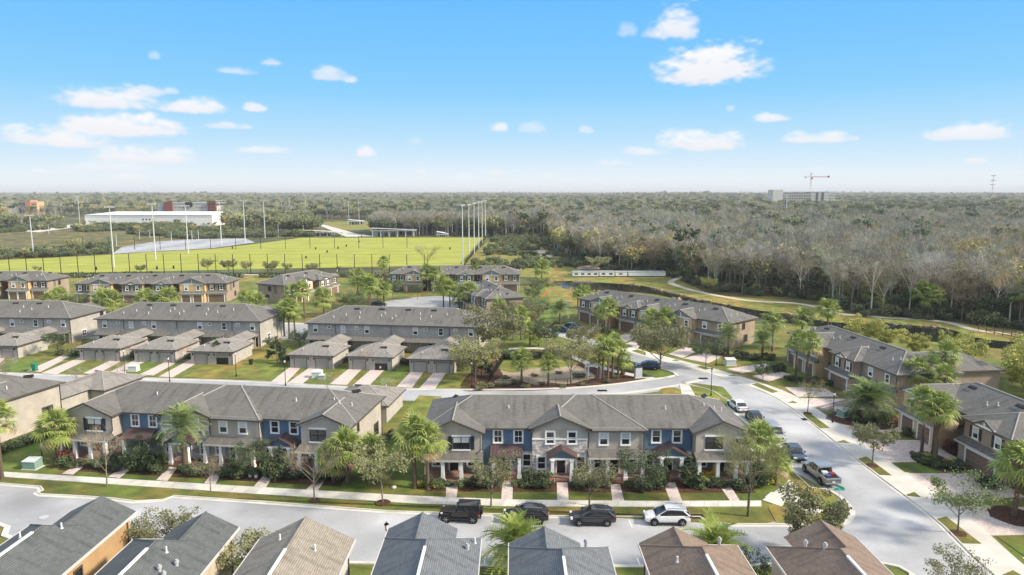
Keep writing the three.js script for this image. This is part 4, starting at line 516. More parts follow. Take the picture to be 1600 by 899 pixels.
// ---------------------------------------------------------------- the buildings where they stand
frontRow('centre front row of grey and blue townhouses beside the street with parked cars', [-10, -75.4], 0);
frontRow('second front row of grey and blue townhouses, date palm before its middle porch', [-56.05, -82.3], -0.135);
frontRow('third front row, showing only its cream lit end wall at the left edge', [-104.5, -93.2], -0.236);
rearGarage('grey garage behind the lit right end of the second front row, only its side showing', [-17.0, -102.6], Math.PI - 0.13);
rearGarage('grey garage behind the cream end wall at the left edge', [-61.4, -110.2], Math.PI - 0.22);
rearRow('grey rear row with three garages, nearest the little park', [-43.25, -141.9], -0.13);
rearRow('grey rear row with three garages, in the middle left between two lawns', [-90.6, -146.5], -0.083);
rearRow('grey rear row cut off by the left edge of the picture', [-133.6, -149.4], -0.06);
const gp = [[[-41.9, -125.7], -0.13, 'leftmost of three garages before the rear row nearest the park', 0], [[-30.6, -124.6], -0.13, 'garage with its right door half open on a white car', 2], [[-18.9, -122.6], -0.13, 'garage beside the olive trees of the park, both doors closed', 0],
  [[-85.2, -131.4], -0.083, 'garage with orange-lit left door, leftmost of three before the middle left row', 0], [[-73.8, -130.2], -0.083, 'middle one of three garages before the middle left row, black lamp post in front', 0], [[-62.0, -128.6], -0.083, 'garage with one dark open door behind a magnolia', 2], [[-107.0, -133.6], -0.06, 'garage with a conifer before its wall, at the left edge beyond the lane', 0], [[-119, -134.6], -0.06, 'garage cut by the left picture edge beyond the lane', 0]];
for (const [p, a, l, o] of gp) rearGarage(l, p, a, o);
// brown and tan rows, far left to right
const six = [[5, 'G'], [6.2, 'T'], [3.2, 'R'], [5.4, 'B'], [3, 'R'], [5.4, 'B'], [3.2, 'R'], [6.2, 'T'], [5, 'G']];
brownRow('brown and tan row at the left edge before the sports field', [-176, -209.5], -0.02, six.slice(2));
brownRow('long brown and tan row before the ditch, palms along its front', [-131, -201.5], 0.03, [[5, 'G'], [6.2, 'T'], [3.2, 'R'], [6, 'B'], [3.2, 'R'], [5.4, 'B'], [2.4, 'R'], [7.4, 'T'], [6, 'G']]);
brownRow('brown row turned side on, left of the turning place', [-66, -199], 1.15, [[5, 'G'], [6, 'T'], [3, 'R'], [5.4, 'B'], [5, 'G']]);
brownRow('brown and tan row at the head of the turning place, before the sports field', [-41, -226], -0.03, [[5.4, 'G'], [5.6, 'T'], [3.2, 'R'], [5.4, 'B'], [3.2, 'R'], [5.4, 'B'], [3, 'R'], [6.2, 'T'], [6, 'G']]);
brownRow('brown row with pale sunlit roof between the turning place and the green', [-15.6, -196.5], -1.25, [[5, 'G'], [6, 'T'], [3, 'R'], [5.4, 'B'], [5, 'G']]);
brownRow('brown and tan row beyond the dark blue parked car, pond behind it', [16.4, -173.5], -0.875, [[5.4, 'G'], [6.0, 'T'], [3.6, 'R'], [5.6, 'B'], [5.4, 'T'], [3.4, 'R'], [6.4, 'T'], [8, 'G']]);
brownRow('brown and tan row by the pond, round date palm before its near end', [53.2, -131], -1.45, [[5, 'G'], [7.4, 'T'], [3.8, 'R'], [6.4, 'B'], [8.4, 'G']], 11.5, 8);
brownRow('brown and tan row at the right edge, twin palms and red hedge before it', [54.9, -92.5], -1.52, [[7.6, 'T'], [4.4, 'R'], [7.4, 'B'], [3.6, 'R'], [7.4, 'T'], [6, 'G']]);
// houses along the bottom of the picture
nearHouse('house with grey-green roof and orange side wall, cut by the bottom left corner', M.orange, M.roofSlate, -40.0, -32.5, -38.2, -32.5, -55.8, -53.4, [[-35.2, -50.2, 0], [-37.6, -49, 0]]);
nearHouse('house with grey-green roof and cream side wall, second from the left along the bottom', M.cream, M.roofSlate, -30.1, -22.5, -27.8, -22.5, -53.0, -51.0, [[-25.2, -46.6, 0], [-24.1, -45.8, 1], [-24.7, -44.6, 1], [-24.2, -44.2, 1]]);
nearHouse('house with sunlit tan roof and plain gable end, third from the left along the bottom', M.whiteWall, M.roofTan, -20.1, -12.5, -20.1, -12.5, -51.0, -51.0, [[-14.6, -47.4, 0], [-17.6, -48.6, 0]]);
nearHouse('house with blue-grey roof behind the black off-roader', M.whiteWall, M.roofBlue, -10.15, -2.45, -10.15, -4.45, -52.7, -51.2, [[-3.4, -48.6, 1], [-2.9, -50, 0]]);
nearHouse('house with blue-grey roof right of the foreground date palm', M.whiteWall, M.roofBlue, -0.25, 7.5, -0.25, 5.35, -50.4, -49.8, [[5.6, -48.4, 1]]);
nearHouse('house with red-brown roof below the white crossover', M.whiteWall, M.roofBrown, 9.95, 17.6, 9.95, 15.4, -50.4, -50.1, [[15.8, -48.8, 1], [11.9, -45.9, 0]]);
nearHouse('house with brown roof at the street corner, big olive tree at its far end', M.cream, M.roofBrown, 19.8, 27.5, 21.8, 27.5, -51.4, -49.9, [[22.0, -48, 1], [22.9, -46.8, 1]]);

// ---------------------------------------------------------------- plants
class Leaves { // many small bent leaf or twig faces with a colour each
  constructor() { this.p = []; this.c = []; }
  tri(a, b, c, k) { this.p.push(...a, ...b, ...c); for (let i = 0; i < 3; i++) this.c.push(...k); return this; }
  quad(a, b, c, d, k) { return this.tri(a, b, c, k).tri(a, c, d, k); }
  leaf(x, y, z, s, R, k, flat = 0.5) { // a folded leaf spray
    const az = R() * 6.283, el = (R() - 0.5) * 3.14 * flat + 0.25, d = [Math.cos(az) * Math.cos(el), Math.sin(el), Math.sin(az) * Math.cos(el)], ro = R() * 6.283, sx = -Math.sin(az), sz = Math.cos(az), w = [sx * Math.cos(ro) * 0.5, Math.sin(ro) * 0.5, sz * Math.cos(ro) * 0.5], m = [x, y - s * 0.08, z];
    const A = [x - d[0] * s * 0.6, y - d[1] * s * 0.6, z - d[2] * s * 0.6], B = [x + d[0] * s * 0.6, y + d[1] * s * 0.6, z + d[2] * s * 0.6];
    return this.tri(A, [m[0] + w[0] * s, m[1] + w[1] * s, m[2] + w[2] * s], B, k).tri(A, B, [m[0] - w[0] * s, m[1] - w[1] * s, m[2] - w[2] * s], k);
  }
  stick(a, b, r, k) { const dx = b[0] - a[0], dz = b[2] - a[2], l = Math.hypot(dx, dz) || 1, s = [(-dz / l) * r, 0, (dx / l) * r]; return this.tri([a[0] - s[0], a[1], a[2] - s[2]], [a[0] + s[0], a[1], a[2] + s[2]], b, k).tri([a[0], a[1] - r, a[2]], [a[0], a[1] + r, a[2]], b, k); }
  geometry() { const g = new THREE.BufferGeometry(); g.setAttribute('position', new THREE.Float32BufferAttribute(this.p, 3)); g.setAttribute('color', new THREE.Float32BufferAttribute(this.c, 3)); g.computeVertexNormals(); return g; }
}
const tone = (R, lo = 0.65, hi = 1.35, warm = 0.12) => { const k = lo + (hi - lo) * R(), w = 1 + (R() - 0.5) * warm; return [k * w, k, k / w]; };
// fan-palm frond along +x from the origin
const fanFrond = (seed, dead) => once('fan' + seed + dead, () => {
  const R = rng(seed), L = new Leaves(), pl = 0.75 + 0.25 * R(), n = 13; L.quad([0, -0.03, 0], [0, 0.03, 0], [pl, 0.1, 0.0], [pl, 0.05, 0], tone(R, 0.7, 0.9)).quad([0, 0, -0.035], [0, 0, 0.035], [pl, 0.08, 0.02], [pl, 0.08, -0.02], tone(R, 0.7, 0.9));
  for (let i = 0; i < n; i++) { const a = ((i / (n - 1)) * 2 - 1) * 1.6, len = (0.95 + 0.2 * R()) * (1 - 0.18 * Math.abs(a) / 1.6), k = tone(R, 0.8, 1.3), up = 0.1 * Math.cos(a * 2), dx = Math.cos(a), dz = Math.sin(a), q = (t, y, w) => [[pl + dx * t - dz * w, 0.08 + y, dz * t + dx * w], [pl + dx * t + dz * w, 0.08 + y, dz * t - dx * w]]; const [a0, a1] = q(0.05, 0, 0.02), [b0, b1] = q(len * 0.55, up + 0.02, 0.062), tip = [pl + dx * len * (dead ? 0.8 : 0.98), 0.08 + up - (dead ? 0.5 : 0.22 + 0.22 * R()), dz * len * 0.98]; L.quad(a0, b0, b1, a1, k).tri(b0, tip, b1, k); }
  return L.geometry();
});
// feather-palm frond arching along +x
const featherFrond = (seed) => once('feather' + seed, () => {
  const R = rng(seed + 500), L = new Leaves(), len = 2.7 + 0.5 * R(), at = (t) => [len * t * (1 - 0.16 * t * t), 0.5 * Math.sin(t * 2.2) * 0.9 - 1.15 * t * t * t, 0];
  for (let i = 0; i < 7; i++) { const a = at(i / 7), b = at((i + 1) / 7); L.quad([a[0], a[1], -0.03], [a[0], a[1], 0.03], [b[0], b[1], 0.022], [b[0], b[1], -0.022], tone(R, 0.9, 1.1)); }
  for (let i = 2; i < 21; i++) { const t = i / 21, a = at(t), w = 0.55 * Math.sin(Math.min(1, t * 1.25 + 0.12) * 2.6) + 0.12; for (const s of [-1, 1]) { const k = tone(R, 0.75, 1.3), e = [a[0] + 0.28 + 0.1 * R(), a[1] - 0.05 - 0.14 * R() + 0.14, s * w]; L.tri([a[0] - 0.05, a[1], 0], [a[0] + 0.075, a[1], 0], e, k).tri([a[0] + 0.02, a[1] + 0.01, 0], [(a[0] + e[0]) / 2 + 0.08, (a[1] + e[1]) / 2 + 0.01, e[2] / 2], e, k); } }
  return L.geometry();
});
const palmTrunk = (h, r, lean, seed) => once('pt' + [h.toFixed(1), r, lean, seed], () => { const g = new Geo(), R = rng(seed), n = Math.max(4, Math.round(h / 0.7)); let a = [0, 0, 0]; for (let i = 1; i <= n; i++) { const t = i / n, b = [lean * t * t, h * t, lean * 0.4 * t * (R() - 0.3) * 0.4]; g.bar(a, b, r * (1.18 - 0.3 * t + 0.05 * R()) * (i === 1 ? 1.2 : 1), r * (1.04 - 0.3 * t), 8); a = b; } for (let i = 0; i < 12; i++) { const an = i * 2.4, y = h - 0.12 - i * 0.06; g.bar([a[0] + Math.cos(an) * r * 0.6, y - 0.25, Math.sin(an) * r * 0.6], [a[0] + Math.cos(an) * r * 1.9, y + 0.12, Math.sin(an) * r * 1.9], 0.05, 0.015, 4); } return g.geometry(); });
// fan palm at [x, z, height to crown top]; fronds are single parts on palms near enough to tell them apart
function palm(label, [x, z, top], o = {}) {
  const t = thing('palm_tree', label, 'palm tree', [x, z], (x * 7.3 + z * 3.1) % 6.28, o.group ?? 'fan palms of the estate'), R = rng(Math.round(Math.abs(x * 91 + z * 57)) + 3), s = o.size ?? 1.12, h = Math.max(0.8, top - 1.25 * s), lean = ((R() - 0.5) * 0.6 * h) / 7, near = z > -118 && !o.far;
  mesh('trunk', palmTrunk(Math.round(h * 2) / 2, o.r ?? 0.19, Math.round(lean * 10) / 10, 5), M.trunkPalm, t).scale.y = h / (Math.round(h * 2) / 2);
  const n = Math.round((o.n ?? 36) * 0.84), M4 = new THREE.Matrix4(), parts = [], L = Math.round(lean * 10) / 10;
  for (let i = 0; i < n; i++) {
    const f = i / (n - 1), el = 1.45 - 2.15 * Math.pow(f, 0.9) + (R() - 0.5) * 0.3, az = i * 2.39996 + (R() - 0.5) * 0.5, k = s * (0.85 + 0.3 * R()) * (1 - 0.15 * (1 - f)), dead = f > 0.93, geo = fanFrond(1 + (i % 4), dead && i % 2 ? 1 : 0);
    const e = new THREE.Euler((R() - 0.5) * 0.9, az, el, 'YZX');
    if (near) { const m = mesh('frond', geo, dead ? M.deadLeaf : M.palmLeaf, t); m.position.set(L, h - 0.1 - 0.35 * f, 0); m.rotation.copy(e); m.scale.setScalar(k); } else parts.push(geo.clone().applyMatrix4(M4.compose(new THREE.Vector3(L, h - 0.1 - 0.35 * f, 0), new THREE.Quaternion().setFromEuler(e), new THREE.Vector3(k, k, k))));
  }
  if (parts.length) mesh('crown', mergeGeometries(parts), M.palmLeaf, t);
  return t;
}
function datePalm(label, [x, z, top], o = {}) {
  const t = thing('date_palm', label, 'palm tree', [x, z], (x * 3.1 + z) % 6.28), R = rng(Math.round(Math.abs(x * 31 + z * 17)) + 9), s = o.size ?? 1, h = o.h ?? Math.max(0.6, top - 1.5 * s), near = z > -118, n = o.n ?? 46, parts = [], M4 = new THREE.Matrix4();
  mesh('trunk', palmTrunk(Math.round(h * 2) / 2, o.r ?? 0.26, 0, 6), M.trunkPalm, t).scale.y = h / (Math.round(h * 2) / 2);
  for (let i = 0; i < n; i++) {
    const f = i / (n - 1), e = new THREE.Euler((R() - 0.5) * 0.5, i * 2.39996 + (R() - 0.5) * 0.4, 1.35 - 1.85 * Math.pow(f, 0.9) + (R() - 0.5) * 0.24, 'YZX'), k = s * (0.86 + 0.25 * R()), geo = featherFrond(i % 4);
    if (near) { const m = mesh('frond', geo, o.lime ? M.dateLime : M.dateLeaf, t); m.position.set(0, h - 0.3 * f, 0); m.rotation.copy(e); m.scale.setScalar(k); } else parts.push(geo.clone().applyMatrix4(M4.compose(new THREE.Vector3(0, h - 0.3 * f, 0), new THREE.Quaternion().setFromEuler(e), new THREE.Vector3(k, k, k))));
  }
  if (parts.length) mesh('crown', mergeGeometries(parts), M.dateLeaf, t);
  return t;
}
// broadleaf or bare tree: trunk with limbs, crown of leaf sprays or twigs round the limb ends
function grow(seed, o) {
  const R = rng(seed), g = new Geo(), L = new Leaves(), tips = [], { h, r = 0.14, clear = 0.3, w = 0.34, limbs = 7, sub = 4 } = o, sides = o.sides ?? 5;
  const y0 = h * clear, lean = (R() - 0.5) * h * 0.06; g.bar([0, -0.1, 0], [lean * 0.5, y0, 0], r * 1.15, r * 0.85, sides + 1).bar([lean * 0.5, y0, 0], [lean, h * (o.leader ?? 0.75), lean], r * 0.85, r * 0.2, sides);
  for (let i = 0; i < limbs; i++) {
    const f = (i + R() * 0.6) / limbs, az = i * 2.39996 + R() * 0.8, sy = y0 + (h * (o.leader ?? 0.75) - y0) * f * 0.8, reach = h * w * (o.cone ? 1.15 - 0.95 * f : Math.sqrt(Math.max(0.1, 1 - Math.pow(f * 1.6 - 0.75, 2) * 0.75))) * (0.75 + 0.5 * R()), ey = sy + (o.up ?? 0.45) * reach * (0.7 + 0.6 * R()) + (o.cone ? 0 : (h - sy) * 0.28 * (0.4 + 0.8 * R()));
    const ax = lean * (sy / h), a = [ax, sy, ax * 0.6], e = [ax + Math.cos(az) * reach, Math.min(ey, h * 0.97), Math.sin(az) * reach], m = [(a[0] + e[0]) / 2, (a[1] + e[1]) / 2 - reach * 0.04, (a[2] + e[2]) / 2], lr = r * (0.5 - 0.28 * f);
    g.bar(a, m, lr, lr * 0.6, sides - 1).bar(m, e, lr * 0.6, lr * 0.22, sides - 1); tips.push([...e, reach * 0.24], [m[0] + (e[0] - m[0]) * 0.4, m[1] + (e[1] - m[1]) * 0.4 + 0.05 * h, m[2] + (e[2] - m[2]) * 0.4, reach * 0.26]);
    for (let j = 0; j < sub; j++) { const t = 0.35 + 0.6 * R(), p = [a[0] + (e[0] - a[0]) * t, a[1] + (e[1] - a[1]) * t, a[2] + (e[2] - a[2]) * t], aa = az + (R() - 0.5) * 2.4, l = reach * (0.35 + 0.35 * R()), q = [p[0] + Math.cos(aa) * l, Math.min(h, p[1] + l * (0.15 + 0.9 * R()) * (o.droop ? -0.3 + R() : 1)), p[2] + Math.sin(aa) * l]; g.bar(p, q, lr * 0.36, lr * 0.1, 3); tips.push([...q, reach * 0.2]); }
  }
  tips.push([lean, h * 0.93, lean, h * w * 0.22]);
  const N = o.leaves ?? 1600, S = o.leaf ?? 0.3, ct = tips.map(() => 0.72 + 0.56 * R());
  for (let i = 0; i < N; i++) {
    const k = Math.floor(R() * tips.length), T = tips[k], rr = T[3] * (o.fill ?? 1.15), u = R() * 2 - 1, a = R() * 6.283, d = Math.cbrt(R()) * rr, c = tone(R, 0.75, 1.25).map((v) => v * ct[k]), q = Math.sqrt(1 - u * u), p = [T[0] + Math.cos(a) * q * d, T[1] + u * d * 0.75, T[2] + Math.sin(a) * q * d];
    if (o.twig) { const l = S * (0.7 + 0.9 * R()), a2 = Math.atan2(p[2], p[0]) + (R() - 0.5) * 2.2, e2 = 0.2 + R() * 1.1; L.stick(p, [p[0] + Math.cos(a2) * Math.cos(e2) * l, p[1] + Math.sin(e2) * l, p[2] + Math.sin(a2) * Math.cos(e2) * l], (o.thick ?? 0.018), c); } else L.leaf(p[0], p[1], p[2], S * (0.7 + 0.6 * R()), R, c);
  }
  return { trunk: g.geometry(), crown: L.geometry() };
}
function tree(label, [x, z, h], key, o, mats, group, cat = 'tree', name = 'tree') {
  const base = o.h, t = thing(name, label, cat, [x, z], (x * 5.7 + z * 2.3) % 6.28, group), v = once('tree' + key, () => grow(o.seed ?? key.length * 13 + 7, o)), s = h / base;
  mesh('trunk', v.trunk, mats[0], t).scale.setScalar(s); mesh('crown', v.crown, mats[1], t).scale.setScalar(s); if (o.flat) t.scale.y = o.flat;
  return t;
}
const KIND = {
  bare: { h: 6, r: 0.085, clear: 0.28, w: 0.3, limbs: 9, sub: 6, twig: true, leaves: 620, leaf: 0.5, thick: 0.013, up: 1.1, seed: 21 }, bareWide: { h: 6, r: 0.1, clear: 0.32, w: 0.42, limbs: 10, sub: 6, twig: true, leaves: 900, leaf: 0.45, thick: 0.013, up: 0.7, seed: 33 },
  sparse: { h: 5, r: 0.07, clear: 0.36, w: 0.32, limbs: 9, sub: 5, leaves: 1000, leaf: 0.13, up: 0.8, fill: 1.25, seed: 41 }, round: { h: 5, r: 0.08, clear: 0.3, w: 0.36, limbs: 10, sub: 5, leaves: 3000, leaf: 0.155, up: 0.6, fill: 1.3, seed: 47 }, olive: { h: 6, r: 0.12, clear: 0.18, w: 0.44, limbs: 13, sub: 6, leaves: 7000, leaf: 0.17, up: 0.55, fill: 1.35, seed: 53 }, willow: { h: 6, r: 0.11, clear: 0.24, w: 0.36, limbs: 12, sub: 7, leaves: 5200, leaf: 0.15, up: 0.8, fill: 1.3, seed: 59 },
  magnolia: { h: 6, r: 0.1, clear: 0.1, w: 0.26, limbs: 16, sub: 3, leaves: 2200, leaf: 0.36, up: 0.25, cone: true, leader: 0.92, fill: 1.2, seed: 61 }, conifer: { h: 6, r: 0.1, clear: 0.06, w: 0.26, limbs: 22, sub: 3, leaves: 1900, leaf: 0.3, up: 0.05, cone: true, leader: 0.98, fill: 0.9, seed: 67 },
};
const shrubGeo = (k) => once('shrub' + k, () => { const R = rng(700 + k), L = new Leaves(); const blobs = Array.from({ length: 9 }, () => [(R() - 0.5) * 1.1, 0.28 + R() * 0.5, (R() - 0.5) * 1.1, 0.25 + 0.2 * R(), 0.75 + 0.5 * R()]); for (let i = 0; i < 620; i++) { const b = blobs[i % 9], u = R() * 2 - 1, a = R() * 6.283, d = b[3] * (0.6 + 0.5 * R()), q = Math.sqrt(1 - u * u); L.leaf(b[0] + Math.cos(a) * q * d, Math.max(0.02, b[1] + u * d * 0.9), b[2] + Math.sin(a) * q * d, 0.15, R, tone(R, 0.7, 1.35).map((v) => v * b[4])); } return L.geometry(); });
let shrubN = 0;
function shrub(label, [x, z], s, mat = M.leafDark, group = 'shrubs', hh = 1) { const m = mesh('shrub', shrubGeo(shrubN++ % 4), mat); tag(m, label, 'shrub', group); m.position.set(x, 0, z); m.rotation.y = (x * 3 + z) % 6.28; m.scale.set(s, s * hh, s); return m; }

// ---------------------------------------------------------------- palms and trees by place
palm('stout fan palm before the left end porch of the left row', [-55.93, -80.36, 6.45], { size: 1.45, r: 0.27, n: 44 });
palm('fan palm at the left picture edge beside the footpath', [-59.22, -75.43, 9.07], { size: 1.35 });
palm('tall fan palm of a pair at the left corner of the centre row, left one', [-10.93, -72.84, 8.42], { size: 1.5, r: 0.25, n: 46 }); palm('pale-trunked fan palm right of the tall pair palm, yellow plants at its foot', [-9.45, -72.5, 7.73], { size: 1.35, r: 0.22, n: 42 });
palm('middle fan palm of three before the right end of the left row', [-18.72, -73.85, 6.44], { size: 1.5, r: 0.22, n: 44 }); palm('left fan palm of three before the right end of the left row', [-20.5, -74.55, 4.97], { size: 1.35, n: 40 }); palm('right fan palm of three before the right end of the left row', [-16.28, -75.07, 5.39], { size: 1.45, n: 42 });
palm('tall fan palm beside the right end of the centre row', [28.53, -75.43, 6.79], { size: 1.5, n: 44 }); palm('low fan palm with yellow fruit stems behind the bare tree at the corner', [29.95, -73.68, 4.4], { size: 1.15 });
palm('left palm of the twin palms before the right edge row', [51.83, -82.63, 8.93], { size: 1.5, r: 0.2, n: 44 }); palm('right palm of the twin palms, rough pale trunk in a shrub bed', [51.77, -79.76, 8.97], { size: 1.5, r: 0.24, n: 46 }); palm('slim second trunk palm close behind the right twin palm', [52.57, -81.58, 7.28], { size: 1.1, n: 30 });
palm('full fan palm at the right picture edge in a mulch ring', [51.65, -66.26, 7.82], { size: 1.65, r: 0.24, n: 46 });
palm('left fan palm before the tan block of the pond row', [50.83, -118.98, 8.53], { size: 1.35, n: 38 }); palm('right fan palm before the tan block of the pond row, thick ruddy trunk', [51.02, -114.87, 9.26], { size: 1.45, r: 0.26, n: 40 });
palm('fan palm behind the roof between the two right rows, upper one', [67, -103, 10.2], { size: 1.6 }); palm('fan palm between the two right rows, lower left one', [62, -101.5, 8], { size: 1.5 }); palm('fan palm between the two right rows, nearest the eaves', [64.5, -98.6, 7.4], { size: 1.4 });
palm('dark fan palm at the gap between the two pond rows, left', [54.37, -139.3, 8.4], { size: 1.6 }); palm('dark fan palm behind the left end of the pond row, right', [66, -140, 11], { size: 1.6 }); palm('fan palm close to the pond row corner, half hidden', [61, -141, 9], { size: 1.5 });
palm('left of two palms before the row beyond the blue car', [21.15, -160.48, 6.82], { size: 1.5, n: 34 }); palm('right of two palms before the row beyond the blue car', [22.52, -156.05, 8.59], { size: 1.6, n: 36 }); palm('palm before the brown block of that row, left', [31.52, -151.17, 7.03], { size: 1.6 }); palm('palm before the brown block of that row, right', [34.4, -149.17, 7.52], { size: 1.6 });
palm('palm at the pond end of that row', [20.27, -192.16, 6.81], { size: 1.7 }); palm('palm left of the pond palm, at the lawn edge', [18.61, -190.02, 5.83], { size: 1.2 });
palm('small palm by the metal fence of the park', [6.26, -113.69, 5.73], { size: 1.2 }); palm('palm at the left side of the park earth', [1.7, -117.3, 5.67], { size: 1.3 });
[[942, 594, 524], [950, 597, 530], [957, 591, 520], [966, 588, 532], [936, 590, 540], [972, 585, 545]].forEach((p, i) => palm(['leaning fan palm', 'slim fan palm', 'tallest fan palm', 'low fan palm', 'short fan palm', 'outermost fan palm'][i] + ' in the clump at the right end of the park', [...[[16.07, -117.3, 8.07], [16.8, -116.07, 7.66], [17.95, -118.56, 8.27], [19.18, -119.84, 6.6], [15.6, -118.98, 5.86], [20.08, -121.15, 4.77]][i]], { size: 1.3, n: 30 }));
palm('palm behind the rear row by the park, near the lane bend', [2, -150, 7.5], { size: 1.5 }); palm('palm at the rear edge of the park trees, left', [3.83, -142.85, 5.56], { size: 1.4 }); palm('palm at the rear edge of the park trees, right', [5.8, -144.07, 4.91], { size: 1.4 }); palm('palm beside the pale roof before the green', [-3.2, -165, 7], { size: 1.6 });
palm('tall slim palm rising before the sports field beside the turning place', [-45.28, -240.53, 10.5], { size: 1.7, n: 30 }); palm('dark palm in the group left of the turning place, left', [-44.82, -196.57, 11.1], { size: 2.0 }); palm('dark palm in the group left of the turning place, middle', [-41.14, -193.24, 9.98], { size: 2.0 }); palm('pale-trunked palm in the group left of the turning place', [-39.93, -190.02, 9.46], { size: 1.8 }); palm('low palm beside the parked dark car', [-37.77, -198.85, 6.85], { size: 1.7 });
palm('palm before the head row, left of two', [-27.76, -221.96, 9.5], { size: 1.9 }); palm('palm before the head row, right of two', [-25.03, -221.96, 9.08], { size: 1.8 }); palm('front palm right of the turning place', [-19.33, -190.02, 9.64], { size: 2.0 }); palm('second palm right of the turning place', [-17.24, -186.91, 9.13], { size: 1.9 }); palm('palm with ruddy trunk before the pale roof', [-11.85, -185.89, 8.37], { size: 1.8 }); palm('palm low beside the ruddy-trunk palm', [-14.98, -192.16, 4.97], { size: 1.7 });
palm('palm before the right half of the head row', [-12.24, -230.88, 8.34], { size: 1.7 }); palm('rounded palm before the right half of the head row', [-6.99, -230.88, 7.46], { size: 1.9 }); palm('tall palm at the right end of the head row', [10.47, -240.53, 9.13], { size: 2.2 });
palm('tall palm left of the side-on brown row', [-54.13, -175.38, 9.93], { size: 1.7 }); palm('dark palm left of the tall one, same row', [-57.26, -176.29, 9.14], { size: 1.7 }); palm('bushy palm before the cream gable of the side-on row', [-50.38, -180.01, 7.61], { size: 2.0 }); palm('front palm in the gap between the rear rows, left', [-52.39, -153.92, 8.04], { size: 1.4 }); palm('front palm in the gap between the rear rows, middle', [-50.32, -151.17, 9.36], { size: 1.5 }); palm('front palm in the gap between the rear rows, right', [-49.67, -153.22, 7.86], { size: 1.4 });
[[160, -184], [175, -183], [227, -182], [262, -182], [384, -181], [92, -186], [80, -180], [400, -176]].forEach(([u, z], i) => palm(['palm before the first tan block of the long row', 'lime palm beside the first tan block of the long row', 'palm before the middle of the long row', 'rounded palm before the recess of the long row', 'palm at the right end of the long row', 'palm at the gap right of the left edge row', 'bushy palm left of the long row', 'low palm right of the long row'][i], [((u - 800) / 1067) * (-z * 0.99 + 4.2), z, i === 3 ? 7.4 : 6.7], { size: 2.1 }));
datePalm('date palm with arching feather fronds before the left row', [-38.76, -77.25, 7.25], { size: 1.05, r: 0.3 });
datePalm('big round date palm before the near end of the pond row', [52.57, -97.24, 6.6], { h: 2.3, size: 1.5, r: 0.42, n: 84 });
datePalm('date palm before the near end of the row beyond the blue car, left', [43.79, -135.37, 5.95], { size: 1.1 }); datePalm('date palm before the near end of the row beyond the blue car, right', [50.22, -133.75, 5.1], { size: 1.05 }); datePalm('small date palm on the green', [12.05, -168.44, 5.52], { size: 1.1 });
datePalm('lime date palm between the two blue-grey roofs at the bottom', [0.4, -55.2, 5], { h: 2.7, size: 1.15, n: 54, lime: true }); datePalm('lime date palm between the two brown roofs at the bottom', [17.5, -54.8, 5], { h: 2.6, size: 1.1, n: 54, lime: true });
// street and garden trees
tree('slim bare tree on the verge before the left row, pale trunk', [-45.71, -73.17, 6.24], 'sparsebare', { ...KIND.bare, leaves: 800, w: 0.26, seed: 29 }, [M.trunkPale, M.twigTan]); tree('low bare sapling on the verge by the date palm', [-33.43, -71.85, 3.49], 'bareWide', KIND.bareWide, [M.trunkPale, M.twigTan]); tree('brownish bare tree on the verge before the three palms', [-21.34, -69.79, 5.34], 'bareWide', KIND.bareWide, [M.trunkPale, M.twigTan]); tree('pale grey-green tree on the verge between the two front rows', [-13.84, -69.17, 5.94], 'bareGreen', { ...KIND.sparse, leaves: 2000, leaf: 0.15, w: 0.4, limbs: 11, seed: 35 }, [M.trunkPale, M.leafSpring]);
tree('small leafy tree on the verge above the black off-roader', [-2.23, -68.13, 5.58], 'willowthin', { ...KIND.willow, leaves: 2600, w: 0.31, seed: 160 }, [M.trunkPale, M.leafOlive]); tree('low olive tree on the verge above the dark grey crossover', [8.2, -68.42, 4.69], 'olive2', { ...KIND.olive, clear: 0.22, leaves: 3400, w: 0.4, seed: 91 }, [M.trunk, M.leafOlive]); tree('grey twiggy tree at the right end of the centre row', [24.23, -66.12, 8.14], 'barebig', { ...KIND.willow, twig: true, leaf: 0.5, thick: 0.016, leaves: 1700, up: 1.3, w: 0.28, seed: 95 }, [M.trunk, M.leafSpring]);
tree('wide olive tree at the corner above the brown roof', [27.2, -57.8, 6.2], 'olivecorner', { ...KIND.olive, w: 0.36, seed: 54 }, [M.trunk, M.leafOlive]); tree('street tree on the right verge nearest the camera, small-leaved', [43.46, -62.55, 5.31], 'sparse2', { ...KIND.round, leaves: 2400, seed: 44, w: 0.46 }, [M.trunk, M.leafGreen]); tree('round street tree in a mulch ring on the right verge', [43.79, -79.17, 5.17], 'round', KIND.round, [M.trunk, M.leafOlive]); tree('thin street tree by the drain cover on the right verge', [44.44, -99, 4.85], 'sparse', KIND.sparse, [M.trunk, M.leafOlive]); tree('dark little street tree far up the right verge', [43.48, -114.87, 3.29], 'round', KIND.round, [M.trunk, M.leafDark]);
tree('loose olive bush-tree at the bottom edge beside the side street', [35.8, -51.6, 3.9], 'sparse3', { ...KIND.olive, leaves: 3200, seed: 99 }, [M.trunk, M.leafOlive]);
tree('rounded dark tree before the near end of the far brown row', [36.52, -125.24, 5.29], 'round2', { ...KIND.round, w: 0.46, leaves: 3600, seed: 48 }, [M.trunk, M.leafDark]); tree('full brown-green tree on the kerb beside the dark blue car', [27.74, -124.77, 8.19], 'olive', KIND.olive, [M.trunk, M.leafOlive]); tree('small dark tree behind the kerb tree', [28.15, -144.07, 2.67], 'round', KIND.round, [M.trunk, M.leafDark]);
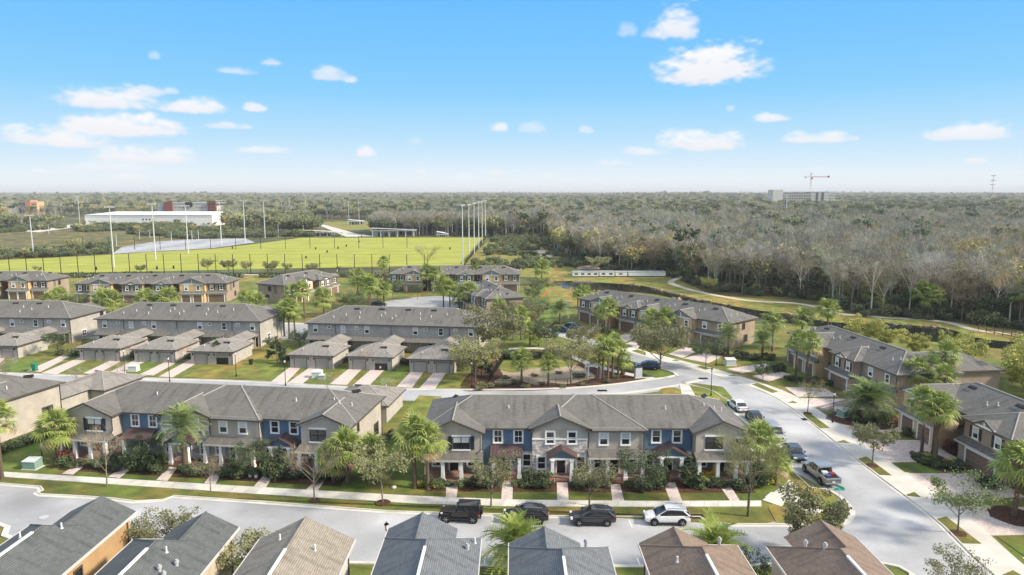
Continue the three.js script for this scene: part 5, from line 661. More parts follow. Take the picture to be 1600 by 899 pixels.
tree('big olive tree at the left end of the park behind the garages', [-2.78, -125.71, 11.4], 'willow', KIND.willow, [M.trunk, M.leafOlive]); tree('lime olive tree by the lamp post at the left end of the park', [-6.5, -116.07, 7.32], 'olive', KIND.olive, [M.trunk, M.leafSpring]); tree('lime olive tree before the right half of the park', [10.14, -114.08, 7.76], 'willow2', { ...KIND.willow, seed: 58, w: 0.42 }, [M.trunkPale, M.leafSpring]); tree('pale tree at the far side of the park beside the street', [13.43, -133.22, 6.76], 'olive2', KIND.olive, [M.trunk, M.leafOlive]); tree('dark brown tree in the middle of the park', [7.1, -137.03, 6.68], 'willow', KIND.willow, [M.trunkDark, M.leafDark]); tree('grey bushy tree beside the pale roof before the green', [3.33, -158.24, 7.04], 'olive', KIND.olive, [M.trunk, M.leafOlive]); tree('dark tree behind the fence at the left end of the park', [-5.55, -119.84, 4.72], 'magnolia', KIND.magnolia, [M.trunkDark, M.leafDark]); tree('young green tree at the edge of the green', [6.1, -168.44, 6.01], 'round2', KIND.round, [M.trunk, M.leafGreen]); tree('green tree by the right end of the head row', [5.91, -194.34, 5.96], 'round', KIND.round, [M.trunk, M.leafGreen]);
[[[-40.58, -203.57, 7], 'dark round tree left of the turning place'], [[-36.36, -206.01, 5.91], 'dark round tree before the open garage of the head row'], [[-44.09, -183.89, 6], 'green round tree beside the red wall of the side-on row'], [[-29.28, -208.51, 4.38], 'small round tree at the kerb of the turning place'], [[-16.05, -201.18, 5.39], 'green round tree between the palms right of the turning place'], [[-1.57, -164.37, 4.76], 'dark round tree at the foot of the pale roof before the green'], [[0.14, -149.83, 5.09], 'green round tree between the park trees and the pale roof'], [[8.41, -211.07, 6.04], 'dark round tree under the tall palm of the head row'], [[-45.63, -143.46, 3.35], 'low green tree at the gap between the two rear rows'], [[-50.03, -138.73, 2.71], 'low dark tree at the lit end wall of the middle rear row'], [[-64.86, -171.84, 4.47], 'green round tree at the right end of the long row'], [[-118.09, -181.93, 5.25], 'green round tree left of the long row front'], [[-95.23, -181.93, 4.55], 'round tree before the middle of the long row']].forEach(([p, l], i) => tree(l, p, i % 2 ? 'round2' : 'lush', i % 2 ? KIND.round : { ...KIND.olive, seed: 171, clear: 0.14 }, [M.trunk, i % 3 ? M.leafGreen : M.leafDark]));
tree('dark upright magnolia before the garage with the open door', [-57.65, -130.12, 5.22], 'magnolia', KIND.magnolia, [M.trunkDark, M.leafDark]); tree('dark magnolia on the wide lawn between the rear rows', [-45.73, -129.61, 5.46], 'magnolia', KIND.magnolia, [M.trunkDark, M.leafDark]); tree('conifer before the left garage wall', [-100.71, -136.47, 3.73], 'conifer', KIND.conifer, [M.trunkDark, M.leafDark]); tree('dark bushy tree at the corner of the left rear row', [-92.62, -135.92, 4.65], 'olive2', KIND.olive, [M.trunkDark, M.leafDark]); tree('dark tree at the right end of the rear row by the park', [-9.97, -124.77, 5.51], 'conifer', KIND.conifer, [M.trunkDark, M.leafDark]);
[[-88.36, -135.37, 3.05], [-76.09, -132.69, 2.99], [-63.77, -130.62, 3.07], [-39.87, -127.15, 3.37], [-27.26, -124.77, 3.56], [-15.44, -124.31, 3.67]].forEach((p, i) => tree('red-twigged bare sapling between the doors of ' + ['the first', 'the second', 'the third', 'the fourth', 'the fifth', 'the sixth'][i] + ' garage along the lane', p, 'bare', { ...KIND.bare, leaves: 500 }, [M.trunkPale, M.leafRust], 'saplings before the lane garages'));
[[-85.91, -112.53, 5.12], [-73.94, -112.53, 3.57], [-66.88, -112.53, 4.45], [-29.95, -107.41, 3.74], [-19.72, -106.03, 3.38]].forEach((p, i) => tree(['pale bare sapling at the left end of the lane', 'low bare sapling on the near side of the lane', 'pale sapling beside the lamp post on the lane', 'thin bare sapling behind the roof of the left row', 'bare reddish sapling behind the last roof of the left row'][i], p, 'bare', KIND.bare, [M.trunkPale, M.twigPale]));
tree('leafless brown tree standing up before the sports field', [-35.34, -283.87, 10.2], 'bareWide', KIND.bareWide, [M.trunk, M.twigTan]);
[[-124.19, -277.08, 5.24], [-115.82, -277.08, 4.71], [-107.4, -274.88, 4.42], [-97.54, -274.88, 4.42], [-90.8, -274.88, 3.9], [-80.94, -274.88, 3.64], [-191.97, -274.88, 2.86], [-150.46, -274.88, 3.12], [-70.04, -274.88, 2.6]].forEach((p, i) => tree('small grey-green tree in the hedge line by the sports field', [p[0], p[1], p[2] * 1.1], i % 2 ? 'olive' : 'olive2', KIND.olive, [M.trunk, M.leafOlive], 'small trees in the hedge line'));
tree('leafy bush-tree in the gap left of the third bottom house', [-21.6, -52.5, 5.6], 'olive2', KIND.olive, [M.trunk, M.leafSpring]); tree('loose green tree in the gap right of the first bottom house', [-30.9, -56.4, 4.6], 'olive', KIND.olive, [M.trunk, M.leafOlive]); tree('dark shrubby tree beside the bottom corner house', [18.8, -51.4, 3.6], 'round2', KIND.round, [M.trunk, M.leafDark]);
// lime-green young trees along the pond behind the right rows
[[93, -116, 7], [97, -121, 6.4], [89, -113, 7.6], [102, -112, 8], [85, -127, 5.6], [79, -131, 5], [100, -106, 8.4], [94, -107, 7.4], [72, -139, 6.4], [76, -136, 5.6], [82, -121, 6.2], [86, -108, 7.8], [81, -104, 8], [90, -100, 8.6], [97, -98, 9], [84, -97, 8.4], [106, -116, 8], [108, -124, 7]].forEach((p, i) => tree('lime-leaved tree on the pond bank ' + (p[1] < -119 ? 'behind the pond row roof' : p[0] < 90 ? 'between the two right rows' : 'behind the roof at the right picture edge'), [p[0], p[1], p[2] * 1.12], i % 2 ? 'lime2' : 'lime1', { ...KIND.olive, w: 0.34, seed: 153 + (i % 2) }, [M.trunk, M.leafLime], 'lime trees on the pond bank'));
// shrubs in the beds before the two front rows
{
  const R = rng(5), bedA = 'dark shrubs in the bed before the centre row', bedB = 'dark shrubs in the bed before the left row';
  const house = ['grey left end house', 'first blue house', 'stone-faced house', 'plain grey house', 'second blue house', 'grey right end house'], which = (u) => house[u < 6.4 ? 0 : u < 12.4 ? 1 : u < 18.8 ? 2 : u < 25.3 ? 3 : u < 31.2 ? 4 : 5];
  for (const [x, z, s, h] of [[-8.5, -73.6, 0.9, 0.8], [-7.2, -73.3, 0.8, 0.7], [-3.4, -72.8, 1.5, 1.1], [-1.9, -73.2, 1.3, 1], [2.6, -73.6, 1.6, 1.0], [4.0, -73.8, 1.5, 0.95], [3.1, -72.7, 1.2, 0.9], [7.6, -73.0, 1.2, 0.8], [8.9, -73.6, 1.1, 0.8], [14.6, -72.3, 1.3, 0.9], [15.8, -72.5, 1.2, 0.9], [16.8, -73.8, 1.4, 1.5], [20.3, -73.4, 1.2, 0.9], [23.0, -73.6, 1.1, 0.8], [24.2, -73.3, 1.0, 0.8], [25.6, -72.4, 1.3, 1], [27.5, -72.8, 1.5, 1.1], [28.3, -74.6, 1.4, 1.2], [29.2, -77, 1.3, 1]]) shrub('dark shrub before the ' + which(x + 10) + ' of the centre row', [x, z], s, M.leafDark, bedA, h);
  for (const [u, d, s, h] of [[2.5, 3.4, 1.5, 0.9], [4.2, 3.3, 1.2, 0.8], [6.7, 3.2, 1.4, 0.9], [8.0, 2.6, 1.3, 1.2], [9.2, 3.4, 1.2, 0.8], [11.6, 3.2, 1.9, 1.4], [13.2, 3.0, 1.9, 1.3], [14.4, 3.5, 1.3, 0.9], [17.6, 3, 1.2, 0.9], [19.6, 3.4, 1.3, 0.9], [21.0, 3, 1.2, 0.9], [23.6, 3.2, 1.6, 1.1], [25.0, 3.4, 1.5, 1], [28.0, 3, 1.5, 1.6], [29.6, 3.4, 1.5, 1.4], [31.2, 3, 1.2, 0.9], [34.5, 3.4, 1.3, 0.8]]) shrub('dark shrub before the ' + which(u) + ' of the second front row', [-56.05 + u * 0.991 + d * 0.135 * -1 + 0.2, -82.3 + u * 0.135 + d * 0.95], s, M.leafDark, bedB, h);
  for (const [u0, u1] of [[0.2, 2.4], [3.9, 8.3], [10.1, 14.9], [16.7, 21.3], [22.8, 27.6], [29.4, 33.8], [35.3, 37]]) for (let u = u0 + 0.5; u < u1; u += 1.15) for (const row of [0, 1]) { shrub((row ? 'dark shrub before the ' : 'dark shrub before the ') + which(u) + (row ? ' of the second front row' : ' of the centre row'), row ? [-56.05 + u * 0.991 - 2.3 * 0.135, -82.3 + u * 0.135 + 2.1 + (R() - 0.5) * 0.7] : [-10 + u, -73.4 + (R() - 0.5) * 0.7], 0.85 + 0.5 * R(), R() < 0.75 ? M.leafDark : M.leafGreen, row ? bedB : bedA, 0.7 + 0.35 * R()); }
  shrub('red-leaved shrub by the stout palm', [-55.22, -80.36], 1.3, M.leafRed, null, 1.2); shrub('second red-leaved shrub between the palm and the first walk', [-54.2, -79.76], 1.1, M.leafRed, null, 1.1);
  tree('dense green tree hiding the blue house porch of the left row', [-43.82, -78.2, 3.6], 'round3', { ...KIND.round, clear: 0.14, leaves: 4600, w: 0.46, seed: 46 }, [M.trunkPale, M.leafDark]); tree('vine-clad slim tree beside the portico of the left row', [-26.93, -75.97, 3.9], 'magnolia', KIND.magnolia, [M.trunkDark, M.leafDark]); tree('small dark tree before the second grey house of the left row', [-30.37, -75.97, 3.67], 'round3', KIND.round, [M.trunk, M.leafDark]); tree('small dark tree before the portico of the second blue house, centre row', [14.45, -71.68, 4.3], 'round3', KIND.round, [M.trunkPale, M.leafDark]); tree('slim dark evergreen between the portico and the last porch, centre row', [20.03, -73, 3.77], 'magnolia', KIND.magnolia, [M.trunkDark, M.leafDark]);
  for (const [u, v] of [[652, 761], [660, 760], [672, 762], [680, 762]]) shrub('yellow-green croton at the foot of the palms, centre row', [[-10.69, -73.17], [-10.13, -73.34], [-9.22, -73], [-8.65, -73]][[652, 660, 672, 680].indexOf(u)], 0.75, M.leafYellow, 'yellow crotons at the palms', 0.8);
  for (const p of [[20.92, -74.72], [21.56, -74.37], [22.19, -74.03], [22.93, -74.55]]) shrub('yellow-green shrub before the porch with the yellow chairs', p, 0.9, M.leafLime, 'yellow-green shrubs before the yellow chairs', 0.9);
  for (const p of [[-1.14, -118.14], [0.67, -115.27], [4.16, -119.84], [8.43, -121.59], [12.05, -118.98], [5.09, -114.47], [-1.87, -113.69], [2.39, -112.53], [8.7, -112.53], [12.3, -113.69], [-4.35, -112.53], [-5.6, -111.39]]) shrub('brown-green low shrub on the bare earth of the park', p, 0.8 + 0.9 * R(), M.leafOlive, 'low shrubs on the park earth', 0.55);
  shrub('small yellow flowering shrub by the date palm', [-37.47, -77.25], 0.6, M.leafYellow, null, 0.8); shrub('rust-coloured shrub at the bottom edge between the blue and brown roofs', [8.7, -52.6], 1.3, M.leafRust, null, 1.2); shrub('yellow shrub low behind the corner footpath', [29.05, -74.2], 1.4, M.leafYellow, null, 0.9);
  for (const p of [[51.68, -81.27], [53.4, -79.57]]) shrub('yellow shrub in the bed under the twin palms', p, 1.0, M.leafYellow, 'yellow shrubs under the twin palms', 0.8);
  for (const p of [[50.33, -81.27], [50.26, -80.01], [51.09, -79.57], [51.68, -78.74], [53.08, -78.2], [53.9, -78.47]]) shrub('dark shrub in the bed under the twin palms', p, 1.3, M.leafDark, 'dark shrubs under the twin palms', 0.7);
  for (const p of [[56.1, -83.64], [56.71, -83.16], [57.47, -82.92], [58.35, -83.04]]) shrub('dark red shrub in the hedge before the tan wall', p, 1.5, M.leafRed, 'red hedge shrubs', 1.0);
  for (const p of [[53.93, -89.5], [54.87, -89.85], [55.81, -90.2]]) shrub('round clipped shrub between two drives of the right row', p, 1.2, M.leafDark, 'clipped shrubs between the drives', 0.95);
  for (const p of [[53.66, -73.39], [54.04, -72.92]]) shrub('dark shrub beside the drive at the right edge', p, 1.5, M.leafDark, 'shrubs beside the right edge drive', 1);
  for (const p of [[49.73, -95.41], [50.9, -94.63], [52.92, -95.01], [55.13, -96.2], [48.97, -116.82], [50.08, -115.68], [52.34, -115.11], [48.08, -122.89], [50, -123.53], [54.64, -114]]) shrub('dark shrub in the beds before the pond row', p, 1.4, M.leafDark, 'shrubs before the pond row', 0.8);
  { const L = new Leaves(); for (let i = 0; i < 5200; i++) { const t = R(), y = R() * 1.25, w = (R() - 0.5) * 1.2; L.leaf(-66.2 + 4.6 * t + w, y, -78.8 - 15 * t + w * 0.3, 0.22, R, tone(R, 0.6, 1.4)); } tag(mesh('hedge', L.geometry(), M.leafDark), 'dark clipped hedge along the foot of the cream end wall', 'hedge'); }
  for (let i = 0; i < 8; i++) shrub('dark shrub along the lit end wall of the left row', [-18.3 + i * 0.28, -79.5 - i * 1.5], 0.8 + 0.4 * R(), M.leafDark, 'shrubs along the lit end wall', 0.8);
  for (const p of [[-68.46, -135.22], [-63.87, -133.2], [-60.96, -133.7], [-59.3, -133.2], [-57.79, -134.2], [-88.71, -135.22], [-83.9, -135.73], [-82.49, -136.25], [-75.92, -133.7], [-71.6, -134.2], [-68.2, -133.7], [-99.81, -138.9], [-92.22, -135.73], [-39.19, -129.67], [-34.2, -130.79], [-32.38, -131.36], [-27.06, -128.01], [-22.17, -129.11], [-19.88, -128.56], [-14.68, -126.39], [-55.31, -144.5], [-54.34, -146.87], [-44.39, -131.73], [-43.91, -133.2]]) shrub('dark shrub beside the lane drives and garages', p, 1.5 + 0.5 * R(), M.leafDark, 'shrubs beside the lane drives', 0.75);
  for (const p of [[22.09, -122.79], [23.73, -120.32], [24.32, -119.36], [19.94, -120.81], [16.39, -115.66], [18.28, -118.42]]) shrub('low clipped shrub in the mulch of the park', p, 0.9, M.leafGreen, 'low shrubs in the park mulch', 0.7);
  for (const p of [[43.99, -131.96], [45.7, -133.71], [46.81, -131.96], [48.51, -131.96], [51.04, -131.96], [41.45, -136.74], [42.14, -136.13], [35.57, -143.9], [28.87, -147.4], [23.05, -154.92], [21.16, -158.14], [48.34, -123.29], [49.59, -123.8]]) shrub('dark shrub in the beds before the far brown row', p, 1.7, M.leafDark, 'shrubs before the far brown row', 0.8);
  for (let i = 0; i < 30; i++) { const t = i / 29; shrub('dark shrub in the park edge planting', [-2 + 14 * t + (R() - 0.5), -133.4 + 2.2 * Math.sin(t * 4) - 4 * t + (R() - 0.5)], 1.2 + 0.7 * R(), M.leafDark, 'shrubs round the park edge', 0.8); }
}
// clipped hedge between the ditch and the sports field: one mass of leaves
{
  const R = rng(81), L = new Leaves();
  for (let i = 0; i < 15000; i++) { const x = -330 + 300 * R(), gap = fbm3(x * 0.12, 3, 2, 3); if (gap < 0.4 && x > -160) continue; const z = -262.5 - (R() - 0.5) * 1.8 + (x + 330) * 0.0 , y = R() * (1.0 + 1.8 * gap); L.leaf(x, y, z, 0.5, R, tone(R, 0.6, 1.4)); }
  const m = mesh('hedge', L.geometry(), M.leafDark); tag(m, 'long dark hedge with gaps along the near side of the sports field', 'hedge');
}

// ---------------------------------------------------------------- the wood and the far country
function inside([x, z], poly) { let c = false; for (let i = 0, j = poly.length - 1; i < poly.length; j = i++) { const a = poly[i], b = poly[j]; if (a[1] > z !== b[1] > z && x < ((b[0] - a[0]) * (z - a[1])) / (b[1] - a[1]) + a[0]) c = !c; } return c; }
leafy('woodMix', [1, 1, 1], 0.12);
function woodGeo(seed, o, bark, leaf) { const v = grow(seed, o), t = v.trunk, n = t.attributes.position.count, c = new Float32Array(n * 3); for (let i = 0; i < n; i++) c.set(bark, i * 3); t.deleteAttribute('uv'); t.setAttribute('color', new THREE.BufferAttribute(c, 3)); const k = v.crown.attributes.color.array; for (let i = 0; i < k.length; i++) k[i] *= leaf[i % 3]; return mergeGeometries([t, v.crown]); }
const WOOD = {
  pale: { o: { h: 15.5, r: 0.21, clear: 0.34, w: 0.2, limbs: 9, sub: 6, twig: true, leaves: 620, leaf: 1.1, thick: 0.042, up: 1.2, fill: 1.5, sides: 4 }, bark: [0.6, 0.57, 0.52], leaf: [0.42, 0.405, 0.33], seeds: [1, 2, 3] },
  tan: { o: { h: 14, r: 0.17, clear: 0.3, w: 0.24, limbs: 9, sub: 6, twig: true, leaves: 760, leaf: 0.95, thick: 0.05, up: 1.0, fill: 1.5, sides: 4 }, bark: [0.56, 0.52, 0.45], leaf: [0.42, 0.385, 0.235], seeds: [4, 5] },
  olive: { o: { h: 13, r: 0.18, clear: 0.28, w: 0.3, limbs: 10, sub: 4, leaves: 800, leaf: 0.75, up: 0.7, fill: 1.3, sides: 4 }, bark: [0.4, 0.36, 0.3], leaf: [0.4, 0.38, 0.15], seeds: [6, 7] },
  oak: { o: { h: 12, r: 0.2, clear: 0.2, w: 0.36, limbs: 10, sub: 4, leaves: 950, leaf: 0.8, up: 0.5, fill: 1.3, sides: 4 }, bark: [0.25, 0.22, 0.18], leaf: [0.17, 0.2, 0.09], seeds: [8, 9] },
  pine: { o: { h: 18, r: 0.18, clear: 0.55, w: 0.16, limbs: 10, sub: 4, leaves: 700, leaf: 0.8, up: 0.3, fill: 1.3, sides: 4 }, bark: [0.3, 0.23, 0.18], leaf: [0.13, 0.17, 0.075], seeds: [10] },
};
const woodPoly = [[-17.72, -497.85], [36.38, -497.85], [22.58, -375.5], [37.42, -279.3], [64.64, -268.5], [65.04, -245.66], [68.55, -220.54], [96.75, -207.25], [89, -184.89], [108.31, -176.29], [122.6, -160.48], [150, -148], [420, -130], [1300, -900], [-40, -900], [-25, -520]];
const spots = { pale: [], tan: [], olive: [], oak: [], pine: [] }, edge = [], under = [];
{
  const R = rng(4242), pick = (mix) => { let r = R() * mix.reduce((s, m) => s + m[1], 0); for (const [k, w] of mix) { if ((r -= w) < 0) return k; } return mix[0][0]; };
  const keep = [[[-270, -250], [-270, -560], [-20, -520], [-10, -270]]];
  const open = [[[-698.8, -679.85], [-414.25, -664.55], [-289.05, -679.85], [-394.27, -929.04], [-589.24, -929.04], [-884.21, -861.47]], [[-142.57, -490.92], [-66.69, -490.92], [-72.71, -535.66], [-101.5, -620.29], [-134.2, -821.61], [-245.39, -821.61]], [[-413.93, -1037.43], [-195.08, -1101.64], [-214.94, -1214.3], [-468.29, -1174.28]], [[-711.73, -953.97], [-653.02, -953.97], [-777.57, -1136.81], [-847.49, -1136.81]], [[-23.88, -2568], [495.27, -2663.59], [557.4, -2998.31], [-27.87, -2998.31]]];
  const put = (k, x, z, s, sy = 1) => spots[k].push([x, z, s, sy, R()]);
  // near wood: each tree on a jittered 4.6 m grid
  for (let gx = -60; gx < 520; gx += 4.7) for (let gz = -150; gz > -640; gz -= 4.7) {
    const x = gx + (R() - 0.5) * 4.4, z = gz + (R() - 0.5) * 4.4; if (Math.abs(x) > -z * 1.0 + 30 || !inside([x, z], woodPoly)) continue;
    let e = 0; for (const [dx, dz] of [[0, 9], [-9, 4], [9, 9], [0, 18], [0, 27]]) if (!inside([x + dx, z + dz], woodPoly)) e++;
    const zone = fbm3(x * 0.017, z * 0.017, 3, 3), yellow = x > 95 && zone > 0.5;
    const k = pick([['pale', 4.6 - (zone - 0.5) * 9], ['tan', yellow ? 4 : 2.4], ['olive', yellow ? 4 : 1.8], ['oak', 1.5], ['pine', z < -260 ? 0.28 : 0.03]]), s = (k === 'oak' ? 0.85 : 1) * (0.78 + 0.42 * R()) * (1 + 0.14 * (fbm3(x * 0.03, z * 0.03, 9, 2) - 0.5));
    if (e >= 1 && R() < 0.72 && z > -340 && edge.length < 200) edge.push([x, z, s * (k === 'oak' ? 0.7 : 0.92), k]); else put(k, x, z, s);
    if (R() < (e ? 0.9 : 0.3)) under.push([x + (R() - 0.5) * 4, z + (R() - 0.5) * 4 + (e ? 1.5 : 0), 1.3 + 2.2 * R(), R()]);
    if (e && R() < 0.9) under.push([x + (R() - 0.5) * 6, z + 2 + (R() - 0.5) * 4, 1.1 + 1.6 * R(), R()]);
  }
  // rough ground left of the wood
  for (let i = 0; i < 900; i++) { const x = -22 + 90 * R(), z = -290 - 200 * R(), p = [x, z]; if (!inside(p, [[-11.66, -497.85], [37.31, -497.85], [23.74, -371.52], [37.13, -277.08], [25.16, -266.44], [10.49, -264.41], [-14.49, -279.3], [-17.19, -314.65]])) continue; if (fbm3(x * 0.05, z * 0.05, 8, 3) < 0.47) continue; under.push([x, z, 1.2 + 2 * R(), R()]); }
  // middle distance and beyond, thinning with distance because crowns hide what lies behind
  for (const [z0, z1, step] of [[-560, -900, 9.5], [-900, -1500, 14], [-1500, -2800, 22], [-2800, -5200, 34], [-5200, -9000, 58]]) for (let z = z0; z > z1; z -= step) for (let x = z * 1.02; x < -z * 1.02; x += step) {
    const X = x + (R() - 0.5) * step * 0.95, Z = z + (R() - 0.5) * step * 0.95, p = [X, Z]; if (open.some((q) => inside(p, q))) continue;
    if (z > -900 && X > -30 && inside(p, woodPoly)) { if (Z > -640) continue; }
    const zone = fbm3(X * 0.006, Z * 0.006, 5, 3), left = X < Z * 0.14;
    if (left && Z > -690 && (X > Z * 0.66 && X < Z * 0.42 || fbm3(X * 0.02, Z * 0.02, 6, 3) < 0.55)) continue;
    const k = pick(left ? [['oak', 4.6], ['olive', 2.6], ['pale', 1.4 + (zone - 0.5) * 6], ['pine', 0.8], ['tan', 1]] : [['pale', z < -1000 ? 0.9 : 1.5], ['tan', 0.8], ['olive', 2.6 + (zone - 0.5) * 9], ['oak', 3.2 - (zone - 0.5) * 7], ['pine', 0.9]]);
    put(k, X, Z, (0.75 + 0.4 * R()) * (z < -1500 ? 1.15 : 1), 1 + (z < -2800 ? 0.25 : 0) + Math.max(0, fbm3(X * 0.0012, Z * 0.0012, 2, 3) - 0.5) * (z < -2800 ? 2.2 : 0));
  }
  // scrub and trees between the sports field and the white hall
  for (let i = 0; i < 12000; i++) { const x = -620 + 540 * R(), z = -330 - 355 * R(), p = [x, z]; if (inside(p, [[-330, -276], [-214.21, -283.87], [-22.13, -309.07], [-18.19, -497.85], [-164.37, -501.39], [-191.33, -490.92], [-244.08, -464.99], [-238.97, -410.67], [-214.93, -360.05], [-250.42, -332.65], [-330, -330]]) || Math.abs(x) > -z * 0.9 || open[1] && inside(p, open[1]) || inside(p, [[-453.1, -543.91], [-407.28, -543.91], [-406.1, -631.36], [-330, -527.65], [-321.94, -490.92], [-344.18, -458.93], [-373.27, -447.26]])) continue; const d = fbm3(x * 0.018, z * 0.018, 12, 3); if (d < 0.47) continue; if (R() < 0.1 && d > 0.54) put(R() < 0.6 ? 'oak' : 'olive', x, z, 0.3 + 0.28 * R()); else under.push([x, z, 1.5 + 2.4 * R(), R()]); }
  for (let i = 0; i < 420; i++) { const x = -190 + 70 * R(), z = -545 - 75 * R(); if (inside([x, z], [[-180.11, -519.87], [-148.2, -527.65], [-175.58, -609.6], [-208.8, -620.29]])) put(R() < 0.65 ? 'oak' : 'olive', x, z, 0.7 + 0.35 * R()); }
  for (let i = 0; i < 900; i++) { const x = -110 + 95 * R(), z = -520 - 70 * R(); if (x > -105 + (z + 520) * 0.25 && z < -512) put(pick([['pale', 4], ['oak', 2], ['tan', 1]]), x, z, 0.8 + 0.35 * R()); }
  for (let i = 0; i < 60; i++) { const t = R(); const a = [-401.45, -660.83], b = [-286.32, -673.39]; put(R() < 0.7 ? 'oak' : 'olive', a[0] + (b[0] - a[0]) * t, a[1] + (b[1] - a[1]) * t + 6 * R(), 0.16 + 0.2 * R()); }
  // trees one can tell apart along the wood's edge: things of their own
  const bark = { pale: M.trunkPale, tan: M.trunkPale, olive: M.trunk, oak: M.trunk, pine: M.trunk }, lf = { pale: M.twigPale, tan: M.twigTan, olive: M.leafOlive, oak: M.leafDark, pine: M.leafPine };
  const said = { pale: ['pale bare tree standing along the edge of the wood', 'bare pale trees along the wood edge'], tan: ['tan-twigged tree standing along the edge of the wood', 'tan trees along the wood edge'], olive: ['olive-leaved tree standing along the edge of the wood', 'olive trees along the wood edge'], oak: ['dark green tree standing along the edge of the wood', 'dark green trees along the wood edge'], pine: ['tall pine standing along the edge of the wood', 'pines along the wood edge'] };
  const proto = {}, where = (l, x, z) => { const u = 800 + (1067 * x) / (-z * 0.99 + 4.6); return l.replace('along the edge of the wood', u < 960 ? 'left of the white trailers' : u < 1045 ? 'behind the long white trailer' : u < 1120 ? 'at the bend of the sandy track' : u < 1210 ? 'at the wood edge above the far brown row' : u < 1300 ? 'at the wood edge above the pond row' : u < 1400 ? 'at the wood edge where the track passes the palms' : u < 1510 ? 'at the wood edge above the right edge row' : 'at the wood edge above the timber fence'); };
  edge.forEach(([x, z, s, k], i) => { const key = k + (i % 2); if (!proto[key]) { const o = WOOD[k].o, v = grow(300 + i, { ...o, leaves: o.leaves * 1.5, leaf: o.leaf * 0.8 }), t = thing('woodland_tree', where(said[k][0], x, z), 'tree', [x, z], i, said[k][1]); mesh('trunk', v.trunk, bark[k], t); mesh('crown', v.crown, lf[k], t); t.scale.setScalar(s); proto[key] = t; } else copyOf(proto[key], where(said[k][0], x, z), [x, z], i * 1.7, 0, s); });
}
function massOf(name, label, geo, list, mat, tint) { const m = new THREE.InstancedMesh(geo, mat, list.length), q = new THREE.Quaternion(), up = new THREE.Vector3(0, 1, 0), X = new THREE.Matrix4(), c = new THREE.Color(); list.forEach(([x, z, s, sy, r], i) => { X.compose(new THREE.Vector3(x, -0.1, z), q.setFromAxisAngle(up, r * 6.283 + i), new THREE.Vector3(s, s * sy, s)); m.setMatrixAt(i, X); const k = 0.72 + 0.56 * ((r * 7.31) % 1), w = 1 + (((r * 3.7) % 1) - 0.5) * 0.24; m.setColorAt(i, c.setRGB(k * w, k, k / w)); }); m.name = numbered(name); m.castShadow = m.receiveShadow = true; tag(m, label, 'woodland'); m.userData.kind = 'stuff'; scene.add(m); return m; }
for (const [k, l] of [['pale', 'mass of bare pale grey trees of the wood and far country'], ['tan', 'mass of tan-twigged trees of the wood and far country'], ['olive', 'mass of olive-green trees of the wood and far country'], ['oak', 'mass of dark green trees of the wood and far country'], ['pine', 'tall dark pines rising above the wood and far country']]) {
  const W = WOOD[k]; W.seeds.forEach((s, i) => { const list = spots[k].filter((_, n) => n % W.seeds.length === i); massOf('forest', l, woodGeo(s * 11, W.o, W.bark, W.leaf), list, M.woodMix); });
}
massOf('undergrowth', 'low dark undergrowth of palmetto and bushes beneath the wood', shrubGeo(1), under.map(([x, z, s, r]) => [x, z, s, 0.9 + 0.4 * r, r]), M.leafUnder ?? leafy('leafUnder', [0.15, 0.18, 0.08], 0.2));
{ const R = rng(99), reeds = []; for (const line of [northShore, southShore]) for (let i = 0; i < line.length - 1; i++) { const a = line[i], b = line[i + 1], n = Math.hypot(b[0] - a[0], b[1] - a[1]) * 1.1; for (let k = 0; k < n; k++) { const t = R(), x = a[0] + (b[0] - a[0]) * t, z = a[1] + (b[1] - a[1]) * t; if (fbm3(x * 0.09, z * 0.09, 4, 2) < 0.62) continue; reeds.push([x + (R() - 0.5) * 1.6, z + (R() - 0.5) * 1.6, 0.35 + 0.5 * R(), 0.9, R()]); } } massOf('reeds', 'pale reeds and grass clumps along the pond shore', shrubGeo(2), reeds, leafy('reedLeaf', [0.66, 0.58, 0.4], 0.3));  }
// cabbage palms showing among the wood's front
[[100.1, -206.01, 6.69], [102.28, -192.16, 7.73], [102.25, -190.02, 6.74], [107.63, -176.29, 9.81], [109.1, -175.38, 8.93], [125.41, -165.97, 11.5]].forEach((p, i) => palm(['dark cabbage palm at the wood edge above the track bend', 'left cabbage palm of a pair among bare trunks', 'right cabbage palm of a pair among bare trunks', 'cabbage palm before the wood near the timber fence', 'second cabbage palm near the timber fence', 'cabbage palm at the right picture edge in the wood'][i], p, { size: 2.0, far: true, group: 'cabbage palms in the wood' }));
scene.fog = new THREE.FogExp2(new THREE.Color(0.97, 0.98, 1), 0.00012);

// ---------------------------------------------------------------- vehicles
const paint = (name, rgb, rough = 0.35, metal = 0.2) => { const m = new THREE.MeshPhysicalMaterial({ roughness: rough, metalness: metal, clearcoat: 1, clearcoatRoughness: 0.06 }); m.color.setRGB(...rgb); m.name = name; return m; };
const P = { black: paint('blackPaint', [0.008, 0.008, 0.009]), dark: paint('darkGreyPaint', [0.025, 0.027, 0.034]), white: paint('whiteCarPaint', [0.8, 0.8, 0.79], 0.3, 0), silver: paint('silverPaint', [0.36, 0.36, 0.36], 0.35, 0.5), champagne: paint('champagnePaint', [0.48, 0.45, 0.4], 0.35, 0.45), navy: paint('navyPaint', [0.015, 0.025, 0.075]), blueGrey: paint('blueGreyPaint', [0.05, 0.075, 0.13]) };
const C = { tyre: std('tyre', [0.012, 0.012, 0.012], 0.9), rim: std('rim', [0.45, 0.45, 0.46], 0.3, { metalness: 0.8 }), glass: M.glass, red: std('redLamp', [0.35, 0.01, 0.01], 0.25), lamp: std('headLamp', [0.75, 0.77, 0.8], 0.15), plate: std('numberPlate', [0.7, 0.7, 0.68], 0.5), plastic: std('plastic', [0.015, 0.015, 0.016], 0.6) };
